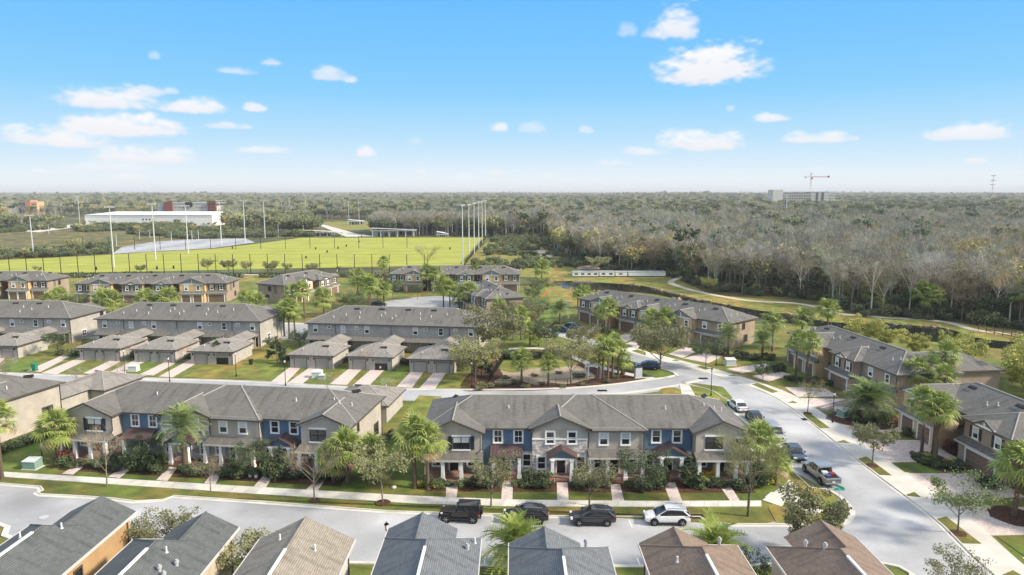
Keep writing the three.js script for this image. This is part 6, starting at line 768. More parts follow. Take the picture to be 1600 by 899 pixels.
function loft(st, ex = 5, n = 20) { // stations [x, yBottom, yTop, halfWidth, topHalfWidth]
  const p = [], ix = [];
  for (const [x, a, b, w, wt = w] of st) for (let k = 0; k < n; k++) { const t = (k / n) * 6.2832, c = Math.cos(t), s = Math.sin(t), u = Math.sign(s) * Math.pow(Math.abs(s), 2 / ex), v = Math.sign(c) * Math.pow(Math.abs(c), 2 / ex), f = (u + 1) / 2; p.push(x, a + (b - a) * f, v * (w + (wt - w) * f)); }
  for (let i = 0; i < st.length - 1; i++) for (let k = 0; k < n; k++) { const a = i * n + k, b = i * n + ((k + 1) % n); ix.push(a, b, a + n, b, b + n, a + n); }
  for (const [o, r] of [[0, 1], [(st.length - 1) * n, 0]]) for (let k = 1; k < n - 1; k++) ix.push(o, o + k + r * 0, o + k + 1);
  const g = new THREE.BufferGeometry(); g.setAttribute('position', new THREE.Float32BufferAttribute(p, 3)); g.setIndex(ix); g.computeVertexNormals(); return g;
}
const lerpAt = (tab, x) => { for (let i = 1; i < tab.length; i++) if (x <= tab[i][0]) { const [a, b] = [tab[i - 1], tab[i]], t = (x - a[0]) / (b[0] - a[0]); return a.map((v, k) => v + (b[k] - v) * t); } return tab[tab.length - 1]; };
function car(label, cat, [x, z], turn, body, d) {
  const t = thing(d.name ?? 'parked_car', label, cat, [x, z], turn), hw = d.w / 2;
  mesh('body', loft(d.low.map(([X, a, b, w]) => [X, a, b, hw * w, hw * w * 0.95]), d.ex ?? 5), body, t);
  const cab = d.cab.map(([X, b, y, w]) => [X, b, y, hw * 0.93 * w, hw * 0.78 * w]); mesh('windows', loft(cab, d.cex ?? 6), C.glass, t);
  mesh('roof', loft(d.roof.map(([X, y, w]) => [X, y - 0.07, y + 0.03, hw * 0.8 * w, hw * 0.74 * w]), 4), d.roofMat ?? body, t);
  const pl = new Geo(); for (const s of [-1, 1]) for (const [X0, Y0, X1, Y1, r] of d.pillars) pl.piece().bar([X0, Y0, s * hw * 0.925], [X1, Y1, s * hw * 0.775], r, r * 0.8, 5); pl.build('pillar', body, t);
  const sill = new Geo(); for (const s of [-1, 1]) sill.piece().box(d.axles[1] + 0.3, d.axles[0] - 0.3, d.gc, d.gc + 0.16, s * hw - 0.05, s * hw + 0.012); sill.build('sill_trim', C.plastic, t);
  const wr = d.wheel;
  for (const X of d.axles) for (const s of [-1, 1]) {
    mesh('wheel_arch', once('arch' + wr, () => new Geo().bar([0, 0, -0.1], [0, 0, 0.02], wr * 1.2, wr * 1.2, 18).geometry()), C.plastic, t).position.set(X, wr + 0.03, s * (hw - 0.012)); t.children[t.children.length - 1].rotation.y = s > 0 ? 0 : Math.PI;
    const w = mesh('wheel', once('wheel' + wr, () => new Geo().bar([0, 0, -0.18], [0, 0, 0.045], wr, wr, 18).geometry()), C.tyre, t); w.position.set(X, wr, s * hw); w.rotation.y = s > 0 ? 0 : Math.PI;
    mesh('rim', once('rim' + wr, () => { const g = new Geo().bar([0, 0, 0.0], [0, 0, 0.05], wr * 0.24, wr * 0.2, 8); for (let i = 0; i < 6; i++) { const a = i * 1.0472; g.bar([Math.cos(a) * wr * 0.1, Math.sin(a) * wr * 0.1, 0.05], [Math.cos(a) * wr * 0.66, Math.sin(a) * wr * 0.66, 0.052], 0.035, 0.03, 4); } return g.geometry(); }), C.rim, w);
  }
  const F = d.low[d.low.length - 1][0], B = d.low[0][0], fy = d.hy, by = d.ty;
  for (const s of [-1, 1]) { mesh('headlight', once('hl', () => new Geo().box(-0.16, 0.05, -0.07, 0.08, -0.2, 0.2).geometry()), C.lamp, t).position.set(F - 0.1, fy, s * hw * 0.7); mesh('tail_light', once('tl' + d.tl, () => new Geo().box(-0.05, 0.12, -d.tl, d.tl, -0.12, 0.12).geometry()), C.red, t).position.set(B + 0.07, by, s * hw * 0.8); mesh('mirror', once('mir', () => new Geo().box(-0.07, 0.07, -0.07, 0.09, -0.1, 0.1).geometry()), body, t).position.set(d.mx, d.my, s * (hw + 0.06)); }
  mesh('grille', new Geo().box(-0.06, 0.03, -0.13, 0.13, -hw * 0.5, hw * 0.5).geometry(), C.plastic, t).position.set(F - 0.03, fy - 0.16, 0); mesh('number_plate', once('np', () => new Geo().box(-0.03, 0.02, -0.08, 0.08, -0.17, 0.17).geometry()), C.plate, t).position.set(B - 0.01, by - 0.18, 0);
  return t;
}
const SUV = { w: 1.86, low: [[-2.28, 0.5, 0.98, 0.8], [-2.2, 0.34, 1.06, 0.94], [-1.4, 0.26, 1.1, 1], [0, 0.24, 1.06, 1], [0.85, 0.24, 1.04, 1], [1.7, 0.27, 0.94, 0.97], [2.15, 0.32, 0.8, 0.88], [2.3, 0.42, 0.68, 0.74]], cab: [[-2.2, 1.0, 1.06, 0.86], [-1.75, 1.0, 1.42, 0.95], [-1.05, 1.0, 1.6, 1], [-0.2, 1.0, 1.63, 1], [0.25, 0.98, 1.53, 0.98], [1.25, 0.96, 1.02, 0.9]], roof: [[-1.9, 1.42, 0.88], [-1.1, 1.6, 0.98], [-0.2, 1.635, 1], [0.2, 1.57, 0.96]], pillars: [[1.2, 1.02, 0.2, 1.56, 0.04], [-2.1, 1.04, -1.5, 1.5, 0.085]], axles: [1.4, -1.36], wheel: 0.36, gc: 0.22, hy: 0.74, ty: 0.96, tl: 0.09, mx: 0.95, my: 1.08 };
const SEDAN = { w: 1.82, low: [[-2.38, 0.44, 0.86, 0.78], [-2.28, 0.3, 0.94, 0.92], [-1.4, 0.22, 0.98, 1], [0, 0.2, 0.93, 1], [0.9, 0.2, 0.9, 1], [1.75, 0.22, 0.8, 0.96], [2.2, 0.28, 0.68, 0.86], [2.36, 0.36, 0.58, 0.7]], cab: [[-1.95, 0.88, 0.95, 0.84], [-1.3, 0.88, 1.28, 0.94], [-0.7, 0.88, 1.42, 1], [0.1, 0.88, 1.43, 1], [0.5, 0.86, 1.33, 0.97], [1.25, 0.84, 0.92, 0.9]], roof: [[-1.25, 1.3, 0.9], [-0.7, 1.42, 0.98], [0, 1.44, 1], [0.45, 1.36, 0.96]], pillars: [[1.18, 0.92, 0.44, 1.36, 0.04], [-0.1, 0.92, -0.14, 1.42, 0.04], [-1.82, 0.94, -1.1, 1.34, 0.08]], axles: [1.42, -1.4], wheel: 0.33, gc: 0.18, hy: 0.64, ty: 0.8, tl: 0.07, mx: 0.85, my: 0.96 };
const VAN = { ...SUV, w: 1.95, low: [[-2.52, 0.5, 1.0, 0.85], [-2.42, 0.32, 1.1, 0.96], [-1.4, 0.24, 1.12, 1], [0.2, 0.22, 1.08, 1], [1.2, 0.23, 1.04, 1], [1.95, 0.26, 0.9, 0.95], [2.4, 0.32, 0.74, 0.84], [2.54, 0.42, 0.64, 0.72]], cab: [[-2.42, 1.05, 1.15, 0.92], [-2.25, 1.03, 1.68, 0.98], [-1.2, 1.03, 1.78, 1], [0.2, 1.03, 1.77, 1], [0.75, 1.0, 1.64, 0.98], [1.6, 0.98, 1.06, 0.92]], roof: [[-2.3, 1.68, 0.92], [-1.4, 1.77, 1], [0, 1.78, 1], [0.65, 1.68, 0.96]], pillars: [[1.52, 1.04, 0.62, 1.68, 0.05], [0.35, 1.06, 0.28, 1.75, 0.045], [-0.9, 1.06, -0.95, 1.76, 0.05], [-2.36, 1.08, -2.18, 1.68, 0.09]], axles: [1.6, -1.45], hy: 0.8, mx: 1.25, my: 1.1 };
const JEEP = { ...SUV, name: 'parked_off_roader', w: 1.8, ex: 14, cex: 16, low: [[-1.95, 0.5, 1.16, 0.88], [-1.93, 0.46, 1.18, 0.88], [0.4, 0.46, 1.18, 0.88], [0.5, 0.5, 1.18, 0.86], [1.95, 0.52, 1.12, 0.72], [2.0, 0.54, 1.1, 0.7]], cab: [[-1.93, 1.14, 1.82, 0.92], [-1.9, 1.14, 1.84, 0.94], [0.2, 1.14, 1.84, 0.94], [0.5, 1.14, 1.2, 0.92]], roof: [[-1.97, 1.84, 1.08], [-1.9, 1.86, 1.1], [0.1, 1.86, 1.1], [0.24, 1.84, 1.06]], pillars: [[0.5, 1.16, 0.2, 1.84, 0.05], [-0.45, 1.16, -0.45, 1.84, 0.06], [-1.2, 1.16, -1.2, 1.84, 0.06], [-1.9, 1.16, -1.9, 1.84, 0.09]], axles: [1.42, -1.3], wheel: 0.42, gc: 0.4, hy: 0.95, ty: 0.95, tl: 0.12, mx: 0.45, my: 1.3 };
const PICKUP = { ...SUV, name: 'parked_pickup', w: 1.96, ex: 8, low: [[-2.9, 0.55, 1.08, 0.94], [-2.86, 0.5, 1.12, 0.97], [-0.95, 0.42, 1.14, 1], [-0.9, 0.42, 1.16, 1], [0.9, 0.4, 1.14, 1], [2.2, 0.42, 1.1, 0.97], [2.7, 0.46, 1.0, 0.9], [2.82, 0.52, 0.9, 0.82]], cab: [[-0.95, 1.1, 1.8, 0.96], [-0.88, 1.1, 1.84, 0.97], [0.5, 1.1, 1.85, 0.97], [0.75, 1.1, 1.76, 0.96], [1.45, 1.08, 1.16, 0.92]], roof: [[-0.98, 1.8, 0.96], [-0.8, 1.85, 1], [0.5, 1.86, 1], [0.72, 1.8, 0.97]], pillars: [[1.4, 1.12, 0.7, 1.8, 0.05], [0.25, 1.12, 0.25, 1.83, 0.05], [-0.9, 1.12, -0.9, 1.82, 0.08]], axles: [1.8, -1.75], wheel: 0.42, gc: 0.36, hy: 0.86, ty: 0.98, tl: 0.16, mx: 1.1, my: 1.24 };
const PI = Math.PI;
{
  const j = car('black boxy off-roader parked on the front street', 'car', [-5.2, -65.4], PI - 0.05, P.black, JEEP);
  mesh('spare_wheel', once('spare', () => new Geo().bar([-2.0, 0, 0], [-2.24, 0, 0], 0.4, 0.4, 18).geometry()), C.tyre, j).position.set(0, 1.05, 0); const fl = new Geo(); for (const X of JEEP.axles) for (const s of [-1, 1]) fl.box(X - 0.5, X + 0.5, 0.9, 0.98, s > 0 ? 0.62 : -0.96, s > 0 ? 0.96 : -0.62); fl.build('fenders', C.plastic, j); new Geo().box(2.02, 2.18, 0.52, 0.72, -0.8, 0.8).box(-2.12, -1.98, 0.5, 0.7, -0.8, 0.8).build('bumpers', C.plastic, j);
  for (const [l, x, z, p, m] of [['black crossover parked behind the foreground date palm', 1.4, -65.2, P.black], ['dark grey crossover parked in the middle of the front street', 8.1, -64.8, P.dark], ['white crossover parked at the right end of the front street', 15.6, -64.9, P.white]]) { const c = car(l, 'car', [x, z], PI - 0.02, p, SUV); const rr = new Geo(); for (const s of [-1, 1]) rr.bar([-1.7, 1.68, s * 0.62], [0.1, 1.74, s * 0.62], 0.025, 0.025, 5); rr.build('roof_rails', p === P.white ? C.plastic : C.rim, c); }
  car('white sedan parked farthest up the side street kerb', 'car', [34.6, -101.2], PI / 2 + 0.08, P.white, SEDAN); car('dark sedan parked behind the white sedan, facing the camera', 'car', [35.2, -95.2], -PI / 2 - 0.04, P.dark, SEDAN); car('champagne minivan parked between two dark sedans', 'car', [35.5, -89.0], -PI / 2 - 0.04, P.champagne, VAN); car('blue-grey sedan parked behind the silver pickup', 'car', [35.5, -82.1], -PI / 2 - 0.05, P.blueGrey, SEDAN);
  const pk = car('silver pickup with things in its open bed', 'pickup truck', [35.8, -75.5], PI / 2 + 0.07, P.silver, PICKUP);
  new Geo().box(-2.78, -1.0, 0.75, 1.165, -0.8, 0.8).build('bed_floor', C.plastic, pk); new Geo().box(-2.86, -0.98, 1.1, 1.22, 0.8, 0.96).box(-2.86, -0.98, 1.1, 1.22, -0.96, -0.8).box(-2.9, -2.78, 0.7, 1.22, -0.9, 0.9).build('bed_rails', P.silver, pk);
  const at = (X, Z) => { const v = new THREE.Vector3(X, 0, Z).applyEuler(pk.rotation).add(pk.position); return [v.x, v.z]; };
  tag(mesh('toolbox', new Geo().box(-0.3, 0.3, 1.17, 1.4, -0.3, 0.3).box(-0.32, 0.32, 1.4, 1.45, -0.32, 0.32).geometry(), std('redPlastic', [0.22, 0.03, 0.03], 0.5)), 'red box lying in the bed of the silver pickup', 'box').position.set(at(-1.9, 0.35)[0], 0, at(-1.9, 0.35)[1]); tag(mesh('storage_box', new Geo().box(-0.28, 0.28, 1.17, 1.42, -0.25, 0.25).box(-0.3, 0.3, 1.42, 1.46, -0.27, 0.27).geometry(), M.white), 'white box in the bed of the silver pickup', 'box').position.set(at(-1.5, -0.3)[0], 0, at(-1.5, -0.3)[1]); tag(mesh('cool_box', new Geo().box(-0.25, 0.25, 1.17, 1.36, -0.2, 0.2).box(-0.27, 0.27, 1.36, 1.41, -0.22, 0.22).geometry(), std('bluePlastic', [0.06, 0.1, 0.24], 0.5)), 'blue cool box in the bed of the silver pickup', 'box').position.set(at(-2.3, -0.35)[0], 0, at(-2.3, -0.35)[1]);
  car('dark blue car parked at the kerb of the park corner', 'car', [25.46, -124.77], PI - 0.22, P.navy, { ...SUV }); car('blue car at the kerb left of the row by the pond', 'car', [15, -162.01], -0.5, P.navy, SUV); car('dark car parked beside the blue one at the park', 'car', [12, -158.98], -0.4, P.dark, SEDAN); car('black car parked below the palms of the turning place', 'car', [-38.62, -195.45], 0, P.black, SUV); car('white car half inside the open lane garage', 'car', [-24.4, -126.2], PI / 2 + 0.2, P.white, SEDAN); car('grey car inside the dark garage of the head row', 'car', [-38.2, -226.6], PI / 2, P.silver, SUV);
}
// ---------------------------------------------------------------- street furniture
M.lampGlass = std('lampGlass', [0.7, 0.7, 0.66], 0.3);
function lampPost(label, [x, z], h = 4.7) { const t = thing('street_lamp', label, 'street lamp', [x, z], 0, 'black lamp posts'); new Geo().bar([0, 0, 0], [0, 0.5, 0], 0.14, 0.1, 8).bar([0, 0.5, 0], [0, h - 0.7, 0], 0.065, 0.05, 8).bar([0, h - 0.7, 0], [0, h - 0.62, 0], 0.14, 0.14, 8).build('post', M.metalDark, t); new Geo().bar([0, h - 0.62, 0], [0, h - 0.2, 0], 0.12, 0.19, 6).build('lantern', M.lampGlass, t); new Geo().bar([0, h - 0.2, 0], [0, h - 0.02, 0], 0.24, 0.05, 6).bar([0, h - 0.02, 0], [0, h + 0.1, 0], 0.02, 0.02, 4).build('cap', M.metalDark, t); return t; }
[['lamp post on the dry grass island beside the side street', [32.44, -107.76]], ['lamp post on the right lawn by the green box', [46.19, -94.7]], ['lamp post on the wide lawn between the rear rows', [-49.62, -119.41]], ['lamp post at the lane before the row by the park', [-38.87, -113.69]], ['lamp post at the lane before the second left garage', [-70.88, -121.59]], ['lamp post at the lane right of the white box', [-59.74, -115.67]], ['lamp post under the lime olive tree of the park', [-6.85, -112.53]], ['lamp post left of the stout palm', [-57.9, -80.36]], ['short lamp post before the far brown row', [39.16, -127.64]]].forEach(([l, p]) => lampPost(l, p));
lampPost('lamp post left of the blue-grey roof at the bottom', [-10.9, -55.8], 4.6); M.boxGreen = std('boxGreen', [0.22, 0.34, 0.28], 0.6); M.boxPale = std('boxPale', [0.6, 0.64, 0.6], 0.6);
function cabinet(label, [x, z], mat, s = 1, turn = 0) { const t = thing('utility_box', label, 'utility box', [x, z], turn); new Geo().box(-0.75 * s, 0.75 * s, 0, 0.12, -0.6 * s, 0.6 * s).build('plinth', M.concrete, t); new Geo().box(-0.65 * s, 0.65 * s, 0.12, 0.85 * s, -0.5 * s, 0.5 * s).build('cabinet', mat, t); new Geo().face([-0.7 * s, 0.85 * s, 0.55 * s], [0.7 * s, 0.85 * s, 0.55 * s], [0.68 * s, 1.0 * s, -0.5 * s], [-0.68 * s, 1.0 * s, -0.5 * s]).box(-0.7 * s, 0.7 * s, 0.8 * s, 0.86 * s, 0.5 * s, 0.55 * s).face([-0.68 * s, 0.8 * s, -0.5 * s], [0.68 * s, 0.8 * s, -0.5 * s], [0.68 * s, 1.0 * s, -0.5 * s], [-0.68 * s, 1.0 * s, -0.5 * s]).build('lid', M.boxPale, t); return t; }
cabinet('green utility box left of the stout palm', [-57.72, -78.39], M.boxGreen, 1.25, -0.1); cabinet('white utility box on the lawn before the row by the park', [-34.88, -118.98], M.boxPale, 1.3); cabinet('pale utility box on the lawn before the middle garage', [-70.22, -123.39], M.boxPale, 1.2); cabinet('pale green utility box before the far brown row', [41.86, -127.64], M.boxPale, 1.4); cabinet('grey-green utility box left of the big round date palm', [49.12, -97.53], M.boxGreen, 1.2, 0.5); cabinet('small green box beside the white one on the lane lawn', [-33.84, -118.14], M.boxGreen, 0.8);
function bin(label, [x, z], mat, turn = 0) { const t = thing('wheeled_bin', label, 'bin', [x, z], turn); const g = new Geo(), b = 0.25, u = 0.32; for (const q of [(X, Y, Z) => [X, Y, Z], (X, Y, Z) => [Z, Y, -X], (X, Y, Z) => [-X, Y, -Z], (X, Y, Z) => [-Z, Y, X]]) g.face(q(-b, 0.08, b), q(b, 0.08, b), q(u, 1.0, u), q(-u, 1.0, u)); g.build('body', mat, t); new Geo().box(-0.34, 0.34, 1.0, 1.07, -0.36, 0.36).build('lid', mat, t); new Geo().bar([-0.26, 0.1, -0.3], [-0.2, 0.1, -0.3], 0.1, 0.1, 10).bar([0.2, 0.1, -0.3], [0.26, 0.1, -0.3], 0.1, 0.1, 10).build('wheels', C.tyre, t); return t; }
M.binGreen = std('binGreen', [0.02, 0.22, 0.13], 0.5); M.binDark = std('binDark', [0.03, 0.035, 0.035], 0.5);
bin('green wheeled bin at the lane end of a drive', [-88.64, -123.39], M.binGreen).scale.setScalar(1.3); bin('dark green bin beside the garage left of the big lawn', [-50.27, -128.12], M.binDark); bin('dark bin at the right garage wall before the row by the park', [-23.42, -124.77], M.binDark); bin('green bin in the hedge bed left of the twin palms', [56.07, -90.56], M.binGreen, 1);
{
  const unit = (l, p) => { const t = thing('air_conditioner', l, 'air conditioner', p, 0, 'air conditioners beside the garages'); new Geo().box(-0.45, 0.45, 0, 0.1, -0.45, 0.45).build('base', M.concrete, t); new Geo().box(-0.4, 0.4, 0.1, 0.85, -0.4, 0.4).build('casing', M.boxPale, t); new Geo().bar([0, 0.85, 0], [0, 0.89, 0], 0.34, 0.34, 12).build('fan_grille', M.metalDark, t); };
  unit('air conditioner right of the fourth garage along the lane', [-34.21, -131.94]); unit('air conditioner right of the fifth garage along the lane', [-22.15, -131.02]); unit('air conditioner right of the second garage along the lane', [-81.91, -138.9]); unit('air conditioner right of the garage with the open door', [-56.87, -138.9]);
}
{ // street-name sign at the corner
  const t = thing('street_sign', 'green street name sign on a thin pole at the grass corner', 'street sign', [33.36, -65.98], 0); new Geo().bar([0, 0, 0], [0, 3.1, 0], 0.04, 0.04, 6).build('pole', M.galv, t); const g = std('signGreen', [0.05, 0.42, 0.3], 0.5); new Geo().box(-0.55, 0.55, 2.85, 3.1, -0.015, 0.015).build('blade', g, t); new Geo().box(-0.015, 0.015, 3.12, 3.37, -0.5, 0.5).build('blade', g, t).rotation.y = 0.5;
  const drain = (l, p, s = 1) => tag(mesh('drain_grate', (() => { const q = new Geo().box(-0.8, 0.8, 0.02, 0.05, -0.45, 0.45); for (let i = 0; i < 6; i++) q.box(-0.7 + i * 0.25, -0.6 + i * 0.25, 0.05, 0.07, -0.38, 0.38); return q.geometry(); })(), M.metalDark), l, 'drain').position.set(p[0], 0.02, p[1]); drain('drain grate in the lane behind the centre roof', [15.09, -110.65]); drain('drain cover at the kerb below the thin street tree', [43.19, -96.09]); drain('small drain in the side street above the lamp post', [34.07, -118.14]); drain('drain inlet at the near end of the white crossover', [18.84, -65.98]);
  const lid = tag(mesh('manhole_cover', new Geo().bar([0, 0, 0], [0, 0.04, 0], 0.45, 0.45, 14).geometry(), M.galv), 'pale round cover in the front left street', 'manhole cover'); lid.position.set([-47.88, -65.84][0], 0.02, [-47.88, -65.84][1]);
  const rock = tag(mesh('rock', (() => { const q = new THREE.IcosahedronGeometry(0.32, 1), R = rng(3), a = q.attributes.position; for (let i = 0; i < a.count; i++) a.setY(i, a.getY(i) * 0.5); return q; })(), M.concrete), 'white rock on the lawn between the two front rows', 'rock'); rock.position.set([-13.3, -72.84][0], 0.1, [-13.3, -72.84][1]);
  const fl = thing('garden_flag', 'pink garden flag on a short stand before the centre portico', 'flag', [4.18, -73]); new Geo().bar([0, 0, 0], [0, 1.2, 0], 0.015, 0.015, 5).bar([0, 1.15, 0], [0.4, 1.15, 0], 0.012, 0.012, 5).build('stand', M.metalDark, fl); new Geo().box(0.02, 0.4, 0.35, 1.13, -0.006, 0.006).build('cloth', std('pinkCloth', [0.75, 0.2, 0.17], 0.9), fl);
  for (const [l, p] of [['left white flower pot before the grey house of the left row', [-30.53, -75.79]], ['right white flower pot before the grey house of the left row', [-29.79, -75.61]]]) { const q = thing('flower_pot', l, 'flower pot', p); new Geo().bar([0, 0, 0], [0, 0.4, 0], 0.16, 0.24, 10).build('pot', M.white, q); const s = mesh('plant', shrubGeo(1), M.leafGreen, q); s.position.y = 0.35; s.scale.setScalar(0.35); }
}
{ // two yellow slatted garden chairs and a low table on the last porch
  const ye = std('yellowPaint', [0.85, 0.48, 0.03], 0.5);
  const chair = (l, p, a) => { const t = thing('garden_chair', l, 'chair', p, a, null, 0.3); for (let i = 0; i < 5; i++) new Geo().box(-0.28 + i * 0.116, -0.19 + i * 0.116, 0, 0.95 + 0.06 * (2 - Math.abs(i - 2)), -0.02, 0.02).build('slat', ye, t).position.set(0, 0.3, -0.28); for (const c of t.children) c.rotation.x = -0.4; for (let i = 0; i < 4; i++) new Geo().box(-0.28, 0.28, 0.32 + i * 0.02, 0.35 + i * 0.02, -0.2 + i * 0.13, -0.1 + i * 0.13).build('slat', ye, t); for (const s of [-1, 1]) { new Geo().box(s * 0.36 - 0.05, s * 0.36 + 0.05, 0.58, 0.62, -0.35, 0.34).build('armrest', ye, t); new Geo().box(s * 0.34 - 0.03, s * 0.34 + 0.03, 0, 0.58, 0.24, 0.32).build('leg', ye, t); new Geo().box(s * 0.34 - 0.03, s * 0.34 + 0.03, 0, 0.4, -0.36, -0.28).build('leg', ye, t); } return t; };
  chair('left yellow slatted garden chair on the last porch', [22.0, -75.3], 0.3); chair('right yellow slatted garden chair beside the last door', [23.5, -75.3], -0.35); const tb = thing('side_table', 'low yellow table between the two yellow garden chairs', 'table', [22.8, -75.2], 0, null, 0.3); new Geo().box(-0.3, 0.3, 0.48, 0.53, -0.28, 0.28).build('top', ye, tb); for (const a of [-1, 1]) for (const b of [-1, 1]) new Geo().box(a * 0.24 - 0.03, a * 0.24 + 0.03, 0, 0.48, b * 0.22 - 0.03, b * 0.22 + 0.03).build('leg', ye, tb);
  const wt = (l, p) => { const t = thing('porch_chair', l, 'chair', p, 0, null, 0.3); new Geo().box(-0.28, 0.28, 0.38, 0.44, -0.28, 0.28).build('seat', M.white, t); new Geo().box(-0.28, 0.28, 0.44, 1.0, -0.3, -0.25).build('backrest', M.white, t); for (const a of [-1, 1]) for (const b of [-1, 1]) new Geo().box(a * 0.24 - 0.025, a * 0.24 + 0.025, 0, 0.38, b * 0.22 - 0.025, b * 0.22 + 0.025).build('leg', M.white, t); }; wt('white chair on the fourth porch of the centre row', [9.4, -75.9]);
}
// ---------------------------------------------------------------- park: black metal fence, white shelter frame, mailboxes, timber rail fence
function railFence(name, label, pts, h, mat, o) { const t = thing(name, label, 'fence', [0, 0]); const pk = new Geo(); for (let i = 0; i < pts.length - 1; i++) { const a = pts[i], b = pts[i + 1], L = Math.hypot(b[0] - a[0], b[1] - a[1]), n = Math.max(1, Math.round(L / o.post)); for (let k = 0; k < n; k++) { const P0 = [a[0] + ((b[0] - a[0]) * k) / n, a[1] + ((b[1] - a[1]) * k) / n], P1 = [a[0] + ((b[0] - a[0]) * (k + 1)) / n, a[1] + ((b[1] - a[1]) * (k + 1)) / n]; new Geo().bar([P0[0], 0, P0[1]], [P0[0], h, P0[1]], o.r, o.r, o.n ?? 5).build('post', mat, t); for (const y of o.rails) new Geo().bar([P0[0], h * y, P0[1]], [P1[0], h * y, P1[1]], o.rr, o.rr, 4).build('rail', mat, t); if (o.pick) { const q = Math.round((L / n) / o.pick); for (let j = 1; j < q; j++) { const x = P0[0] + ((P1[0] - P0[0]) * j) / q, z = P0[1] + ((P1[1] - P0[1]) * j) / q; pk.bar([x, 0.08, z], [x, h * 0.98, z], 0.014, 0.014, 3); } } } } if (o.pick) pk.build('pickets', mat, t).userData.kind = 'stuff'; return t; }
railFence('metal_fence', 'black metal picket fence round the front of the park', [[-3.04, -112.53], [0, -112.53], [5.45, -112.91], [11.57, -114.08], [15.12, -116.07]], 1.35, M.metalDark, { post: 2.4, r: 0.05, rr: 0.025, rails: [0.12, 0.92], pick: 0.16 }); railFence('metal_fence', 'black metal fence along the left side of the park', [[-4.21, -114.87], [-3.27, -121.15], [-1.52, -132.17], [0, -135.37]], 1.35, M.metalDark, { post: 2.4, r: 0.05, rr: 0.025, rails: [0.12, 0.92], pick: 0.16 }); railFence('metal_fence', 'black metal fence along the far side of the park', [[0, -135.37], [6.5, -135.37], [10.79, -132.17], [16.04, -123.39]], 1.35, M.metalDark, { post: 2.4, r: 0.05, rr: 0.025, rails: [0.12, 0.92], pick: 0.16 });
M.timber = std('timber', [0.42, 0.31, 0.21], 0.9, { map: rep(TX.bark, 1) });
railFence('timber_fence', 'brown timber rail fence on the bank at the right edge', [[111.93, -160.74], [112.52, -156.19], [113.78, -152.43], [114.99, -148.85], [116.14, -145.42]], 1.5, M.timber, { post: 2.4, r: 0.1, rr: 0.09, rails: [0.3, 0.62, 0.95] });
railFence('metal_fence', 'dark low fence along the far shore of the pond', [[12.34, -251], [22.06, -251]], 1.3, M.metalDark, { post: 3, r: 0.05, rr: 0.03, rails: [0.1, 0.95], pick: 0.3 });
{
  const t = thing('park_shelter', 'white slatted shelter frame behind the park fence', 'shelter', [14.47, -118.14], 0.2); for (const [x, z] of [[-1.2, -0.8], [1.2, -0.8], [-1.2, 0.8], [1.2, 0.8]]) new Geo().box(x - 0.09, x + 0.09, 0, 2.4, z - 0.09, z + 0.09).build('post', M.white, t); for (const z of [-0.8, 0.8]) new Geo().box(-1.6, 1.6, 2.4, 2.58, z - 0.06, z + 0.06).build('beam', M.white, t); for (let i = 0; i < 8; i++) new Geo().box(-1.5 + i * 0.42, -1.4 + i * 0.42, 2.58, 2.7, -1.2, 1.2).build('slat', M.white, t);
  const m = thing('mailbox_unit', 'pale grey mailbox pedestal in the mulch by the park corner', 'mailbox', [22.52, -118.56], 0.3); new Geo().box(-0.75, 0.75, 0, 0.2, -0.4, 0.4).build('plinth', M.concrete, m); new Geo().box(-0.65, 0.65, 0.2, 1.95, -0.3, 0.3).build('cabinet', std('mailGrey', [0.5, 0.53, 0.56], 0.5), m); new Geo().box(-0.72, 0.72, 1.95, 2.1, -0.36, 0.36).build('cap', M.shutterDark, m); for (let c = 0; c < 4; c++) for (let r = 0; r < 4; r++) new Geo().box(-0.6 + c * 0.31, -0.33 + c * 0.31, 0.6 + r * 0.33, 0.89 + r * 0.33, 0.3, 0.315).build('door', M.galv, m);
  const h = thing('fire_hydrant', 'small dark post on the park corner kerb', 'post', [23.01, -130.12]); new Geo().bar([0, 0, 0], [0, 0.9, 0], 0.1, 0.1, 8).build('body', M.metalDark, h); new Geo().bar([0, 0.9, 0], [0, 1.05, 0], 0.13, 0.04, 8).build('cap', std('orangeCap', [0.6, 0.2, 0.05], 0.5), h);
  const s = thing('play_slide', 'orange slide beside the trees at the edge of the green', 'slide', [10.47, -212.38], 0.6), or = std('orangePlastic', [0.8, 0.16, 0.05], 0.5); new Geo().face([-1.6, 0.2, -0.3], [1.2, 1.9, -0.3], [1.2, 1.9, 0.3], [-1.6, 0.2, 0.3]).box(1.2, 1.8, 1.85, 1.93, -0.35, 0.35).build('chute', or, s); for (const z of [-0.3, 0.3]) { new Geo().bar([1.75, 0, z], [1.75, 2.6, z], 0.05, 0.05, 6).build('post', M.galv, s); new Geo().face([-1.6, 0.2, z], [1.2, 1.9, z], [1.2, 2.1, z], [-1.6, 0.4, z]).build('side_rail', or, s); } for (let i = 0; i < 5; i++) new Geo().bar([1.75, 0.3 + i * 0.35, -0.3], [1.75, 0.3 + i * 0.35, 0.3], 0.03, 0.03, 5).build('rung', M.galv, s);
  const w = thing('white_post', 'white marker board on the green beside the small date palm', 'sign', [15.98, -193.24]); new Geo().box(-0.4, 0.4, 0.4, 1.9, -0.03, 0.03).build('board', M.white, w); for (const x of [-0.3, 0.3]) new Geo().box(x - 0.04, x + 0.04, 0, 0.4, -0.04, 0.04).build('leg', M.white, w);
}
